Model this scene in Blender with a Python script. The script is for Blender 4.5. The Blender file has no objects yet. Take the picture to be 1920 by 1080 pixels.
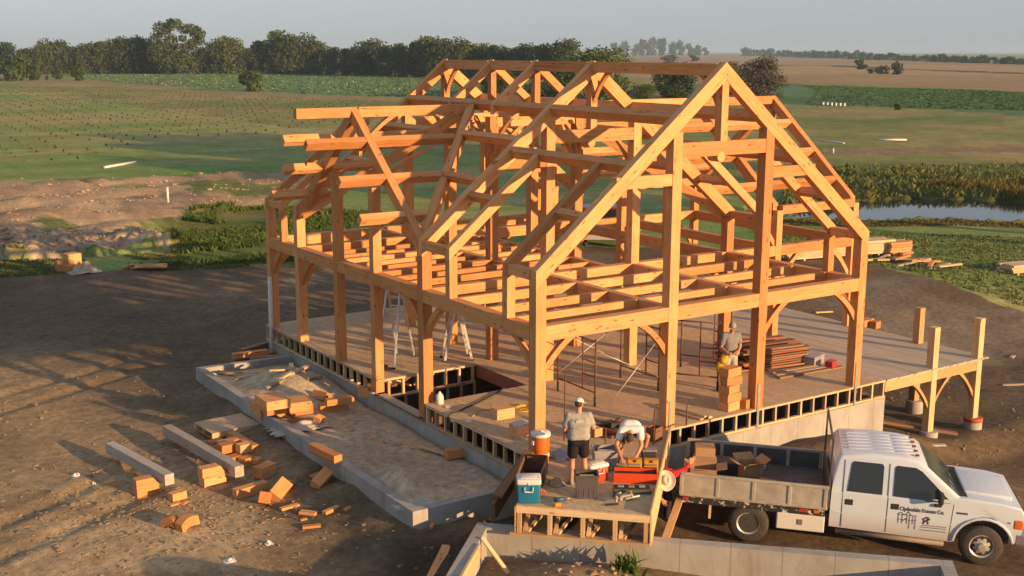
import bpy, bmesh, math, random
import numpy as np
from mathutils import Vector, Matrix, noise as mnoise
sc = bpy.context.scene
COL = sc.collection
rnd = random.Random(7)
V = Vector
# ---------------- camera ----------------
CAM = V((-13.027, -18.770, 8.169)); YAW, PITCH, ROLL, FPX = 0.5857, -0.1988, 0.0016, 2202.58
cd = bpy.data.cameras.new("camera"); cam = bpy.data.objects.new("camera", cd); COL.objects.link(cam)
_f = V((math.sin(YAW)*math.cos(PITCH), math.cos(YAW)*math.cos(PITCH), math.sin(PITCH)))
_r0 = V((math.cos(YAW), -math.sin(YAW), 0)); _u0 = _r0.cross(_f)
_r = _r0*math.cos(ROLL)+_u0*math.sin(ROLL); _u = -_r0*math.sin(ROLL)+_u0*math.cos(ROLL)
cam.matrix_world = Matrix(((_r.x, _u.x, -_f.x, CAM.x), (_r.y, _u.y, -_f.y, CAM.y), (_r.z, _u.z, -_f.z, CAM.z), (0, 0, 0, 1)))
cd.sensor_fit = 'HORIZONTAL'; cd.sensor_width = 36; cd.lens = 36*FPX/1920
cd.clip_start = 0.1; cd.clip_end = 20000
sc.camera = cam
# ---------------- world and sun ----------------
SUN_EL, SUN_AZ = math.radians(10.2), math.radians(159)   # azimuth clockwise from +y
w = bpy.data.worlds.new("World"); sc.world = w; w.use_nodes = True
nt = w.node_tree; bg = nt.nodes["Background"]
sky = nt.nodes.new("ShaderNodeTexSky"); sky.sky_type = 'NISHITA'; sky.sun_disc = False
sky.sun_elevation = SUN_EL; sky.sun_rotation = SUN_AZ
sky.altitude = 300; sky.air_density = 1.0; sky.dust_density = 1.0; sky.ozone_density = 2.0
hs = nt.nodes.new("ShaderNodeHueSaturation"); hs.inputs['Saturation'].default_value = 0.5; hs.inputs['Value'].default_value = 1.0
nt.links.new(sky.outputs[0], hs.inputs['Color']); tn = nt.nodes.new("ShaderNodeMix"); tn.data_type = 'RGBA'; tn.blend_type = 'MULTIPLY'; tn.inputs[0].default_value = 1; tn.inputs[7].default_value = (0.95, 0.99, 1.10, 1)
nt.links.new(hs.outputs[0], tn.inputs[6])
hzm = nt.nodes.new("ShaderNodeMix"); hzm.data_type = 'RGBA'; hzm.inputs[0].default_value = 0.6; hzm.inputs[7].default_value = (2.75, 3.0, 3.35, 1)   # even haze over the sky
nt.links.new(tn.outputs[2], hzm.inputs[6]); nt.links.new(hzm.outputs[2], bg.inputs[0]); bg.inputs[1].default_value = 0.08
sd = bpy.data.lights.new("sun", 'SUN'); sun = bpy.data.objects.new("sun", sd); COL.objects.link(sun)
sd.energy = 4.4; sd.angle = math.radians(0.5); sd.color = (1.0, 0.60, 0.28)
SDIR = V((math.sin(SUN_AZ)*math.cos(SUN_EL), math.cos(SUN_AZ)*math.cos(SUN_EL), math.sin(SUN_EL)))
sun.rotation_euler = SDIR.to_track_quat('Z', 'Y').to_euler(); sun.location = (20, -40, 30)
sc.view_settings.view_transform = 'Standard'; sc.view_settings.look = 'None'
sc.view_settings.exposure = 1.03; sc.view_settings.gamma = 1; sc.view_settings.use_curve_mapping = False
sc.cycles.volume_bounces = 0; sc.cycles.max_bounces = 6; sc.cycles.diffuse_bounces = 3; sc.cycles.transparent_max_bounces = 8

# ---------------- helpers ----------------
def ray(u, v):
    return (_r*((u-960)/FPX) + _u*((540-v)/FPX) + _f)
def at(u, v, z=-1.15):
    "point of the horizontal plane z seen at picture position (u, v) of the photograph"
    d = ray(u, v); t = (z-CAM.z)/d.z
    return CAM + d*t
def atx(u, v, x):
    d = ray(u, v); return CAM + d*((x-CAM.x)/d.x)
def aty(u, v, y):
    d = ray(u, v); return CAM + d*((y-CAM.y)/d.y)
def pxm(p):
    return FPX/((V(p)-CAM).dot(_f))

def tag(o, label=None, cat=None, group=None, kind=None):
    if label: o['label'] = label
    if cat: o['category'] = cat
    if group: o['group'] = group
    if kind: o['kind'] = kind
    return o
def empty(name, loc, rotz=0.0, label=None, cat=None, group=None):
    o = bpy.data.objects.new(name, None); COL.objects.link(o)
    o.matrix_world = Matrix.Translation(V(loc)) @ Matrix.Rotation(rotz, 4, 'Z')
    o.empty_display_size = 0.1
    return tag(o, label, cat, group)
def wmat(o):
    m = o.matrix_basis.copy(); p = o.parent
    while p: m = p.matrix_basis @ m; p = p.parent
    return m
def link(name, me, parent=None, M=None, local=False):
    o = bpy.data.objects.new(name, me); COL.objects.link(o)
    M = M if M is not None else Matrix.Identity(4)
    if parent:
        o.parent = parent
        o.matrix_basis = M if local else wmat(parent).inverted() @ M
    else: o.matrix_basis = M
    return o
def mesh(name, verts, faces, mat, smooth=False):
    me = bpy.data.meshes.new(name); me.from_pydata([tuple(v) for v in verts], [], faces); me.validate()
    if mat:
        for m in (mat if isinstance(mat, (list, tuple)) else [mat]): me.materials.append(m)
    if smooth: me.polygons.foreach_set('use_smooth', [True]*len(me.polygons))
    me.update(); return me
def bm_obj(name, bm, mat, parent=None, M=None, local=False, smooth=False, angle=None):
    me = bpy.data.meshes.new(name)
    bmesh.ops.recalc_face_normals(bm, faces=bm.faces[:])
    bm.to_mesh(me); bm.free()
    for m in (mat if isinstance(mat, (list, tuple)) else [mat]): me.materials.append(m)
    if smooth or angle:
        me.polygons.foreach_set('use_smooth', [True]*len(me.polygons))
        if angle: me.set_sharp_from_angle(angle=math.radians(angle))
    return link(name, me, parent, M, local)
def copy_tree(o, parent=None):
    c = o.copy(); COL.objects.link(c)
    if parent: c.parent = parent
    for ch in list(o.children): copy_tree(ch, c)
    return c
def frame(p0, p1, up=(0, 0, 1)):
    p0, p1 = V(p0), V(p1); x = (p1-p0).normalized(); up = V(up)
    if abs(x.dot(up.normalized())) > 0.999: up = V((0, 1, 0))
    y = up.cross(x).normalized(); z = x.cross(y)
    return Matrix(((x.x, y.x, z.x, 0), (x.y, y.y, z.y, 0), (x.z, y.z, z.z, 0), (0, 0, 0, 1)))
BOXF = [(0, 1, 3, 2), (4, 6, 7, 5), (0, 4, 5, 1), (2, 3, 7, 6), (0, 2, 6, 4), (1, 5, 7, 3)]
def beam(name, p0, p1, w, h, parent, mat, up=(0, 0, 1), plumb=(0, 0), local=False):
    """a timber from p0 to p1 (centre line), w across, h in the 'up' direction; plumb=(1,1) cuts its ends vertical"""
    p0, p1 = V(p0), V(p1); L = (p1-p0).length; M = frame(p0, p1, up)
    tn = 0.0
    hx = math.hypot(p1.x-p0.x, p1.y-p0.y)
    if hx > 1e-4: tn = (p1.z-p0.z)/hx
    vs = []
    for e, s in ((0, -1), (1, 1)):
        for y in (-w/2, w/2):
            for z in (-h/2, h/2):
                vs.append((s*L/2 + (z*tn if plumb[e] else 0), y, z))
    return link(name, mesh(name, vs, BOXF, mat), parent, Matrix.Translation((p0+p1)/2) @ M, local)
def box_bm(bm, lo, hi, M=None, mi=0):
    vs = [V((x, y, z)) for x in (lo[0], hi[0]) for y in (lo[1], hi[1]) for z in (lo[2], hi[2])]
    if M is not None: vs = [M @ v for v in vs]
    b = [bm.verts.new(v) for v in vs]; fs = []
    for f in BOXF:
        fc = bm.faces.new([b[i] for i in f]); fc.material_index = mi; fs.append(fc)
    return b, fs
def rbox_bm(bm, lo, hi, r=0.01, seg=2, M=None, mi=0):
    t = bmesh.new(); box_bm(t, lo, hi)
    bmesh.ops.recalc_face_normals(t, faces=t.faces[:])
    bmesh.ops.bevel(t, geom=t.edges[:], offset=r, segments=seg, profile=0.5, affect='EDGES')
    merge_bm(bm, t, M, mi)
def merge_bm(bm, t, M=None, mi=0):
    mp = {}
    for v in t.verts: mp[v] = bm.verts.new(M @ v.co if M is not None else v.co)
    for f in t.faces:
        try:
            nf = bm.faces.new([mp[v] for v in f.verts]); nf.material_index = mi; nf.smooth = f.smooth
        except ValueError: pass
    t.free()
def tube_bm(bm, pts, r, n=8, mi=0, cap=True, radii=None):
    pts = [V(p) for p in pts]; rings = []
    pd = None
    for i, p in enumerate(pts):
        d = ((pts[i+1] if i+1 < len(pts) else p) - (pts[i-1] if i else p)).normalized()
        a = V((0, 0, 1)) if abs(d.z) < 0.9 else V((1, 0, 0))
        if pd is not None: a = pd
        x = (a - d*a.dot(d)).normalized(); y = d.cross(x); pd = x
        rr = radii[i] if radii else r
        rings.append([bm.verts.new(p + (x*math.cos(2*math.pi*k/n)+y*math.sin(2*math.pi*k/n))*rr) for k in range(n)])
    for a, b in zip(rings, rings[1:]):
        for k in range(n):
            f = bm.faces.new((a[k], a[(k+1) % n], b[(k+1) % n], b[k])); f.material_index = mi; f.smooth = True
    if cap:
        for rg in (rings[0][::-1], rings[-1]):
            f = bm.faces.new(rg); f.material_index = mi
    return rings
def lathe_bm(bm, prof, n=20, M=None, mi=0):
    rings = []
    for r, z in prof:
        rings.append([bm.verts.new((M or Matrix.Identity(4)) @ V((max(r, 1e-4)*math.cos(2*math.pi*k/n), max(r, 1e-4)*math.sin(2*math.pi*k/n), z))) for k in range(n)])
    for a, b in zip(rings, rings[1:]):
        for k in range(n):
            f = bm.faces.new((a[k], a[(k+1) % n], b[(k+1) % n], b[k])); f.material_index = mi; f.smooth = True
    bm.faces.new(rings[0][::-1]).material_index = mi; bm.faces.new(rings[-1]).material_index = mi
def prism_bm(bm, poly, d0, d1, M=None, mi=0):
    "poly: list of (a,b); extruded from d0 to d1 along local z; M maps local to target"
    M = M or Matrix.Identity(4); n = len(poly)
    a = [bm.verts.new(M @ V((p[0], p[1], d0))) for p in poly]; b = [bm.verts.new(M @ V((p[0], p[1], d1))) for p in poly]
    fs = [bm.faces.new(a[::-1]), bm.faces.new(b)]
    for i in range(n): fs.append(bm.faces.new((a[i], a[(i+1) % n], b[(i+1) % n], b[i])))
    for f in fs: f.material_index = mi
    return fs
def axes(o, x, y, z):
    x, y, z, o = V(x), V(y), V(z), V(o)
    return Matrix(((x.x, y.x, z.x, o.x), (x.y, y.y, z.y, o.y), (x.z, y.z, z.z, o.z), (0, 0, 0, 1)))

# ---------------- materials ----------------
class NT:
    def __init__(s, name):
        s.m = bpy.data.materials.new(name); s.m.use_nodes = True; s.t = s.m.node_tree; s.p = s.t.nodes["Principled BSDF"]
    def n(s, typ, **kw):
        nd = s.t.nodes.new("ShaderNode"+typ)
        for k, v in kw.items():
            if k in nd.inputs.keys(): nd.inputs[k].default_value = v
            else: setattr(nd, k, v)
        return nd
    def l(s, a, b): s.t.links.new(a, b)
    def coord(s, kind='Object', scale=(1, 1, 1), rand=0.0):
        tc = s.n('TexCoord'); mp = s.n('Mapping'); mp.inputs['Scale'].default_value = scale
        if rand:
            oi = s.n('ObjectInfo'); cx = s.n('CombineXYZ'); ml = s.n('Math', operation='MULTIPLY'); ml.inputs[1].default_value = rand
            s.l(oi.outputs['Random'], ml.inputs[0])
            for k in range(3): s.l(ml.outputs[0], cx.inputs[k])
            s.l(cx.outputs[0], mp.inputs['Location'])
        s.l(tc.outputs[kind], mp.inputs['Vector']); return mp.outputs[0]
    def noise(s, vec, scale, detail=4, rough=0.6, dist=0.0):
        nd = s.n('TexNoise'); nd.inputs['Scale'].default_value = scale; nd.inputs['Detail'].default_value = detail
        nd.inputs['Roughness'].default_value = rough; nd.inputs['Distortion'].default_value = dist
        if vec is not None: s.l(vec, nd.inputs['Vector'])
        return nd.outputs['Fac']
    def ramp(s, fac, stops):
        r = s.n('ValToRGB'); e = r.color_ramp.elements
        while len(e) < len(stops): e.new(0.5)
        for el, (p, c) in zip(e, stops): el.position = p; el.color = tuple(c)+(1,) if len(c) == 3 else c
        s.l(fac, r.inputs[0]); return r.outputs[0]
    def mix(s, fac, a, b, mode='MIX'):
        m = s.n('Mix', data_type='RGBA', blend_type=mode)
        for sock, val in ((m.inputs[0], fac), (m.inputs[6], a), (m.inputs[7], b)):
            if hasattr(val, 'is_linked') or hasattr(val, 'links'): s.l(val, sock)
            elif isinstance(val, (int, float)): sock.default_value = val
            else: sock.default_value = tuple(val)+(1,)
        return m.outputs[2]
    def bump(s, fac, strength=0.3, dist=0.02):
        b = s.n('Bump'); b.inputs['Strength'].default_value = strength; b.inputs['Distance'].default_value = dist
        s.l(fac, b.inputs['Height']); s.l(b.outputs[0], s.p.inputs['Normal'])
    def out(s, col=None, rough=0.7, metal=0.0, spec=None):
        if col is not None:
            if hasattr(col, 'links'): s.l(col, s.p.inputs['Base Color'])
            else: s.p.inputs['Base Color'].default_value = tuple(col)+(1,)
        s.p.inputs['Roughness'].default_value = rough; s.p.inputs['Metallic'].default_value = metal
        if spec is not None: s.p.inputs['Specular IOR Level'].default_value = spec
        return s.m
def plain(name, c, rough=0.6, metal=0.0, var=0.15, scale=6, spec=None, bump=0.0):
    m = NT(name); v = m.coord('Object', rand=9)
    f = m.noise(v, scale, 5, 0.65)
    a = [x*(1-var) for x in c]; b = [min(1, x*(1+var)) for x in c]
    col = m.ramp(f, [(0.3, a), (0.7, b)])
    if bump: m.bump(f, bump, 0.01)
    return m.out(col, rough, metal, spec)
def timber(name, light, dark, knot, grey=0.0, rough=0.65):
    m = NT(name)
    v = m.coord('Object', (0.7, 9, 9), rand=37)
    g = m.noise(v, 2.2, 6, 0.62, 0.6)
    col = m.ramp(g, [(0.28, dark), (0.52, light), (0.75, [min(1, c*1.12) for c in light])])
    v2 = m.coord('Object', (0.9, 1.5, 1.5), rand=53)
    big = m.noise(v2, 1.3, 2)
    col = m.mix(m.ramp(big, [(0.35, (0, 0, 0)), (0.7, (0.55, 0.55, 0.55))]), col, dark)
    vk = m.coord('Object', (2.0, 6.0, 6.0), rand=71)
    vo = m.n('TexVoronoi'); vo.inputs['Scale'].default_value = 1.25; m.l(vk, vo.inputs['Vector'])
    kf = m.ramp(vo.outputs['Distance'], [(0.07, (1, 1, 1)), (0.19, (0, 0, 0))])
    col = m.mix(kf, col, knot)
    # long checks (drying cracks)
    vc = m.coord('Object', (0.35, 30, 30), rand=19)
    ck = m.noise(vc, 1.0, 2, 0.5)
    col = m.mix(m.ramp(ck, [(0.64, (0, 0, 0)), (0.72, (0.65, 0.65, 0.65))]), col, [c*0.45 for c in dark])
    oi = m.n('ObjectInfo')
    tint = m.ramp(oi.outputs['Random'], [(0.0, (0.76, 0.69, 0.62)), (0.35, (0.94, 0.91, 0.88)), (0.65, (1.02, 1.02, 1.02)), (1.0, (1.18, 1.26, 1.38))])
    col = m.mix(1.0, col, tint, 'MULTIPLY')
    m.bump(g, 0.12, 0.004)
    return m.out(col, rough, spec=0.3)
M_FIR = timber('fir_timber', (0.60, 0.295, 0.115), (0.46, 0.195, 0.068), (0.20, 0.08, 0.03))
M_PALE = timber('pale_timber', (0.58, 0.38, 0.19), (0.47, 0.29, 0.13), (0.28, 0.16, 0.08))
M_PINE = timber('pine_lumber', (0.58, 0.43, 0.25), (0.46, 0.31, 0.16), (0.26, 0.15, 0.07))
M_GREYW = timber('weathered_timber', (0.42, 0.36, 0.29), (0.31, 0.25, 0.19), (0.2, 0.15, 0.1))
M_OLDW = timber('dark_plank_wood', (0.24, 0.13, 0.065), (0.15, 0.08, 0.045), (0.08, 0.04, 0.03))
M_RED = timber('laminated_beam', (0.33, 0.12, 0.07), (0.24, 0.085, 0.05), (0.15, 0.06, 0.04))
def concrete(name, c):
    m = NT(name); v = m.coord('Object')
    a = m.noise(v, 0.9, 6, 0.6); b = m.noise(v, 14, 5, 0.7)
    col = m.ramp(a, [(0.3, [x*0.72 for x in c]), (0.7, [x*1.08 for x in c])])
    col = m.mix(m.ramp(b, [(0.45, (0, 0, 0)), (0.8, (0.4, 0.4, 0.4))]), col, [x*0.6 for x in c])
    m.bump(b, 0.25, 0.01)
    return m.out(col, 0.85, spec=0.2)
M_CONC = concrete('poured_concrete', (0.40, 0.385, 0.355))
def osb():
    m = NT('osb_sheathing'); v = m.coord('Object')
    vo = m.n('TexVoronoi'); vo.inputs['Scale'].default_value = 16; vo.inputs['Randomness'].default_value = 1
    v2 = m.coord('Object', (1, 0.45, 1)); m.l(v2, vo.inputs['Vector'])
    sp = m.n('SeparateColor'); m.l(vo.outputs['Color'], sp.inputs[0])
    col = m.ramp(sp.outputs[0], [(0.0, (0.44, 0.315, 0.19)), (1.0, (0.58, 0.43, 0.275))])
    a = m.noise(v, 0.6, 5, 0.65)
    col = m.mix(m.ramp(a, [(0.4, (0, 0, 0)), (0.75, (0.7, 0.7, 0.7))]), col, (0.38, 0.29, 0.20))
    # sheet joints
    br = m.n('TexBrick'); br.inputs['Scale'].default_value = 1.0; br.inputs['Mortar Size'].default_value = 0.006
    br.inputs['Brick Width'].default_value = 2.44; br.inputs['Row Height'].default_value = 1.22
    m.l(v, br.inputs['Vector'])
    col = m.mix(m.ramp(br.outputs['Fac'], [(0.4, (0, 0, 0)), (0.9, (0.6, 0.6, 0.6))]), col, (0.22, 0.16, 0.10))
    return m.out(col, 0.8, spec=0.15)
M_OSB = osb()
def plank_deck():
    m = NT('deck_plank_wood'); v = m.coord('Object')
    sx = m.n('SeparateXYZ'); m.l(v, sx.inputs[0])
    mu = m.n('Math', operation='MULTIPLY'); mu.inputs[1].default_value = 1/0.15; m.l(sx.outputs[0], mu.inputs[0])
    fl = m.n('Math', operation='FLOOR'); m.l(mu.outputs[0], fl.inputs[0])
    wn = m.n('TexWhiteNoise', noise_dimensions='1D'); m.l(fl.outputs[0], wn.inputs['W'])
    v2 = m.coord('Object', (8, 0.6, 1)); g = m.noise(v2, 2, 5, 0.6)
    col = m.ramp(wn.outputs[0], [(0, (0.40, 0.335, 0.26)), (1, (0.54, 0.455, 0.355))])
    col = m.mix(m.ramp(g, [(0.4, (0, 0, 0)), (0.75, (0.5, 0.5, 0.5))]), col, (0.24, 0.18, 0.13))
    return m.out(col, 0.75, spec=0.2)
M_DECK = plank_deck()
# ================= ground: one sheet, yard to horizon =================
_P = np.random.RandomState(3).rand(512, 512)
def vnoise(x, y):
    xi = np.floor(x).astype(int); yi = np.floor(y).astype(int); fx = x-xi; fy = y-yi
    fx = fx*fx*(3-2*fx); fy = fy*fy*(3-2*fy)
    g = lambda a, b: _P[a % 512, b % 512]
    return (g(xi, yi)*(1-fx)+g(xi+1, yi)*fx)*(1-fy) + (g(xi, yi+1)*(1-fx)+g(xi+1, yi+1)*fx)*fy
def fbm(x, y, sc, oct=4, seed=0):
    s = 0; a = 0.5; tot = 0
    for k in range(oct):
        s = s + a*vnoise(x/sc+seed*17.3+k*5.1, y/sc+seed*9.7+k*3.3); tot += a; a *= 0.55; sc *= 0.5
    return s/tot
def inpoly(x, y, poly):
    r = np.zeros(x.shape, bool); n = len(poly); j = n-1
    for i in range(n):
        xi, yi = poly[i]; xj, yj = poly[j]
        c = ((yi > y) != (yj > y)) & (x < (xj-xi)*(y-yi)/((yj-yi) if abs(yj-yi) > 1e-9 else 1e-9)+xi)
        r ^= c; j = i
    return r
def wp(pts, z=-1.2): return [tuple(at(u, v, z)[:2]) for u, v in pts]
def sstep(a, b, x):
    t = np.clip((x-a)/(b-a), 0, 1); return t*t*(3-2*t)
def segd(x, y, a, b):
    ax, ay = a; bx, by = b; dx, dy = bx-ax, by-ay
    t = np.clip(((x-ax)*dx+(y-ay)*dy)/(dx*dx+dy*dy), 0, 1)
    return np.hypot(x-ax-t*dx, y-ay-t*dy)
# garage (45 degrees to the house)
GA, GB = np.array((0.7071, -0.7071)), np.array((-0.7071, -0.7071))
G0 = np.array((-1.98, -0.95)); GLEN = 8.55
GTOP = -0.58
STEM = [(0.0, 12.35), (-2.72, 12.75), (-2.80, 0.10), (0.55, 0.10)]
POND = wp([(1400, 398), (1470, 408), (1560, 411), (1640, 414), (1720, 409), (1790, 409), (1850, 414), (2000, 418), (2200, 430), (2200, 396), (1990, 378), (1920, 374), (1800, 371), (1700, 372), (1620, 374), (1560, 384), (1480, 388), (1400, 388)], -1.5)
DIRT = wp([(-900, 600), (-250, 552), (0, 522), (90, 517), (180, 514), (280, 512), (400, 505), (500, 499), (700, 480), (1000, 468), (1300, 466), (1560, 480), (1640, 496), (1700, 507), (1780, 524), (1850, 540), (1930, 556), (2300, 640), (3200, 1100), (2200, 2400), (-3500, 2400)])
SPOIL = wp([(-300, 350), (0, 347), (90, 346), (180, 342), (300, 337), (420, 329), (540, 324), (620, 330), (640, 350), (560, 366), (420, 400), (330, 412), (250, 440), (120, 462), (0, 480), (-300, 490)])
SPOIL2 = wp([(-300, 500), (0, 478), (60, 468), (140, 452), (220, 448), (330, 452), (352, 466), (250, 478), (120, 484), (0, 494), (-300, 520)])
SOYL = wp([(100, 139), (300, 138), (600, 139), (780, 141), (1000, 150), (1000, 190), (780, 184), (640, 180), (480, 174), (400, 170), (250, 158), (165, 150)])
SOYR = wp([(1250, 158), (1480, 158), (1600, 162), (1760, 166), (1920, 173), (2300, 186), (2300, 245), (1920, 221), (1760, 208), (1640, 200), (1480, 193), (1250, 180)])
WHEAT = wp([(1060, 104), (1250, 101.5), (1400, 106), (1600, 112), (1920, 121), (2300, 131), (2300, 184), (1920, 171), (1600, 161), (1480, 157), (1250, 157), (1180, 140), (1060, 120)])
STRIP = wp([(1430, 121), (1540, 122.5), (1620, 125), (1700, 128), (1800, 132), (1920, 136), (2300, 147), (2300, 151), (1920, 139), (1800, 135), (1700, 131), (1600, 127), (1540, 125), (1430, 123.5)])
TANL = wp([(20, 147), (150, 149), (260, 155), (420, 168), (520, 174), (640, 180), (780, 186), (1000, 192), (1000, 200), (780, 194), (600, 186), (480, 180), (330, 170), (200, 158), (20, 154)])
RIDGER = wp([(1480, 286), (1560, 278), (1700, 274), (1920, 270), (2200, 268), (2200, 276), (1920, 280), (1700, 284), (1560, 288), (1480, 294)])
REED = wp([(1470, 318), (1560, 312), (1700, 310), (1920, 305), (2200, 300), (2200, 380), (1920, 376), (1700, 374), (1600, 376), (1540, 386), (1470, 390)], -1.4)
WEED = wp([(300, 430), (360, 405), (430, 395), (520, 392), (640, 400), (800, 410), (800, 470), (500, 498), (400, 503), (300, 508), (330, 470)])
def terrain(x, y, fine=True):
    h = np.full(x.shape, -1.12)
    h = h - 0.44*sstep(0.4, 3.0, x)*sstep(-0.2, -1.6, y) - 0.10*sstep(3.0, 8.0, x)*sstep(-2, -5, y)   # truck side
    h = h - 0.95*sstep(9.0, 14.0, x)*sstep(14, 4, y)*sstep(60, 22, x) + 0.25*sstep(9.0, 14.0, x)*sstep(1.5, -3.5, y)
    h = h - 0.25*sstep(18, 40, x)*sstep(70, 40, y)
    d = np.hypot(x-3, y-8)
    h = h + (fbm(x, y, 60, 3, 2)-0.5)*1.3*sstep(60, 160, d)
    # spoil banks left of the house
    m = inpoly(x+2*(fbm(x, y, 5, 3, 5)-0.5), y+3*(fbm(x, y, 5, 3, 6)-0.5), SPOIL).astype(float)
    m2 = inpoly(x+1*(fbm(x, y, 3, 3, 7)-0.5), y+1.5*(fbm(x, y, 3, 3, 8)-0.5), SPOIL2).astype(float)
    h = h + m*(0.9*np.minimum(0.4, np.maximum(0, fbm(x*0.6+y*0.3, y*1.6, 3.0, 5, 9)-0.42)*2)+0.25*(fbm(x, y, 0.9, 4, 35)-0.5)) + m2*(1.5*np.abs(fbm(x, y*1.4, 2.6, 5, 10)-0.5)*2+0.1)
    # pond
    pd = inpoly(x+1.2*(fbm(x, y, 3, 3, 11)-0.5), y+1.2*(fbm(x, y, 3, 3, 12)-0.5), POND)
    h = np.where(pd, -2.05, h)
    if fine:
        near = sstep(60, 25, d)
        h = h + near*((fbm(x, y, 1.1, 4, 13)-0.5)*0.075)
        # wheel ruts across the yard on the left
        for a, b in (((-14, 11.5), (-2.5, 17.2)), ((-14, 9.8), (-3, 15.6)), ((-16, 2), (-6, 7.2)), ((-16, 0.5), (-6, 5.6))):
            s = segd(x+0.5*(fbm(x, y, 3, 2, 14)-0.5), y+0.5*(fbm(x, y, 3, 2, 15)-0.5), a, b)
            h = h - 0.045*np.exp(-(s/0.22)**2) + 0.025*np.exp(-((s-0.42)/0.16)**2)
        # fill inside the low stem wall
        ins = inpoly(x, y, [(0.2, 12.5), (-2.6, 12.6), (-2.68, 0.22), (0.2, 0.22)])
        fill = -0.80 + 0.10*(fbm(x, y, 1.6, 3, 16)-0.4) + 0.5*np.exp(-(((x+1.0)/1.0)**2+((y-10.2)/1.5)**2)) + 0.48*np.exp(-(((x+2.15)/0.40)**2+((y-1.9)/0.80)**2))
        h = np.where(ins, fill, h)
        edge = segd(x, y, STEM[1], STEM[2])
        h = h + np.where(ins, 0, 0.24*np.exp(-(edge/0.8)**2)*(0.35+1.2*fbm(x, y, 1.3, 3, 17)))
        # garage fill with a stony mound; higher unseen bank added to shade the wall
        r = np.stack((x-G0[0], y-G0[1])); ga = r[0]*GA[0]+r[1]*GA[1]; gb = r[0]*GB[0]+r[1]*GB[1]
        gin = (ga > 0.1) & (ga < GLEN-0.1) & (gb > 0.1) & (gb < 8.5)
        gf = -1.18 + 0.14*(fbm(x, y, 0.7, 4, 18)-0.5) + 0.46*np.exp(-((ga-2.2)/1.25)**2-((gb-1.25)/0.75)**2) + 1.15*sstep(2.8, 4.2, gb)*(0.55+0.6*fbm(x, y, 2.6, 3, 34))
        h = np.where(gin, gf, h)
        gout = (ga > -1.6) & (ga < 0.1) & (gb > -1) & (gb < 8)
        h = np.where(gout, h+0.28*np.exp(-((ga+0.1)/0.6)**2), h)
        # earth heap beside the truck against the house wall
        h = h + 0.5*np.exp(-((x-8.0)/1.6)**2-((y+1.1)/0.7)**2)*(0.7+0.6*fbm(x, y, 0.8, 3, 19))
        # cellar
        cel = (x > 0.12) & (x < 10.73) & (y > 0.12) & (y < 14.3)
        h = np.where(cel, -2.75, h)
    return h
gx = np.arange(-13.0, 31.01, 0.16); gy = np.arange(-18.0, 41.01, 0.18)
NX, NY = len(gx), len(gy)
X, Y = np.meshgrid(gx, gy, indexing='ij')
vid = np.arange(NX*NY).reshape(NX, NY)
faces = np.stack((vid[:-1, :-1], vid[1:, :-1], vid[1:, 1:], vid[:-1, 1:]), -1).reshape(-1, 4)
px_, py_ = X.ravel(), Y.ravel()
loop = np.concatenate((vid[:-1, 0], vid[-1, :-1], vid[:0:-1, -1], vid[0, :0:-1]))
cx0, cy0 = 3.0, 8.0
lx, ly = px_[loop]-cx0, py_[loop]-cy0
allx, ally, allf = [px_], [py_], [faces]
prev = loop; base = NX*NY; k = 1.0
while k < 330:
    k *= 1.028 if k < 40 else 1.05
    allx.append(cx0+lx*k); ally.append(cy0+ly*k)
    cur = np.arange(base, base+len(loop)); base += len(loop)
    allf.append(np.stack((prev, cur, np.roll(cur, -1), np.roll(prev, -1)), -1)); prev = cur
GX, GY = np.concatenate(allx), np.concatenate(ally); GF = np.concatenate(allf)
GZ = terrain(GX, GY)
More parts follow.
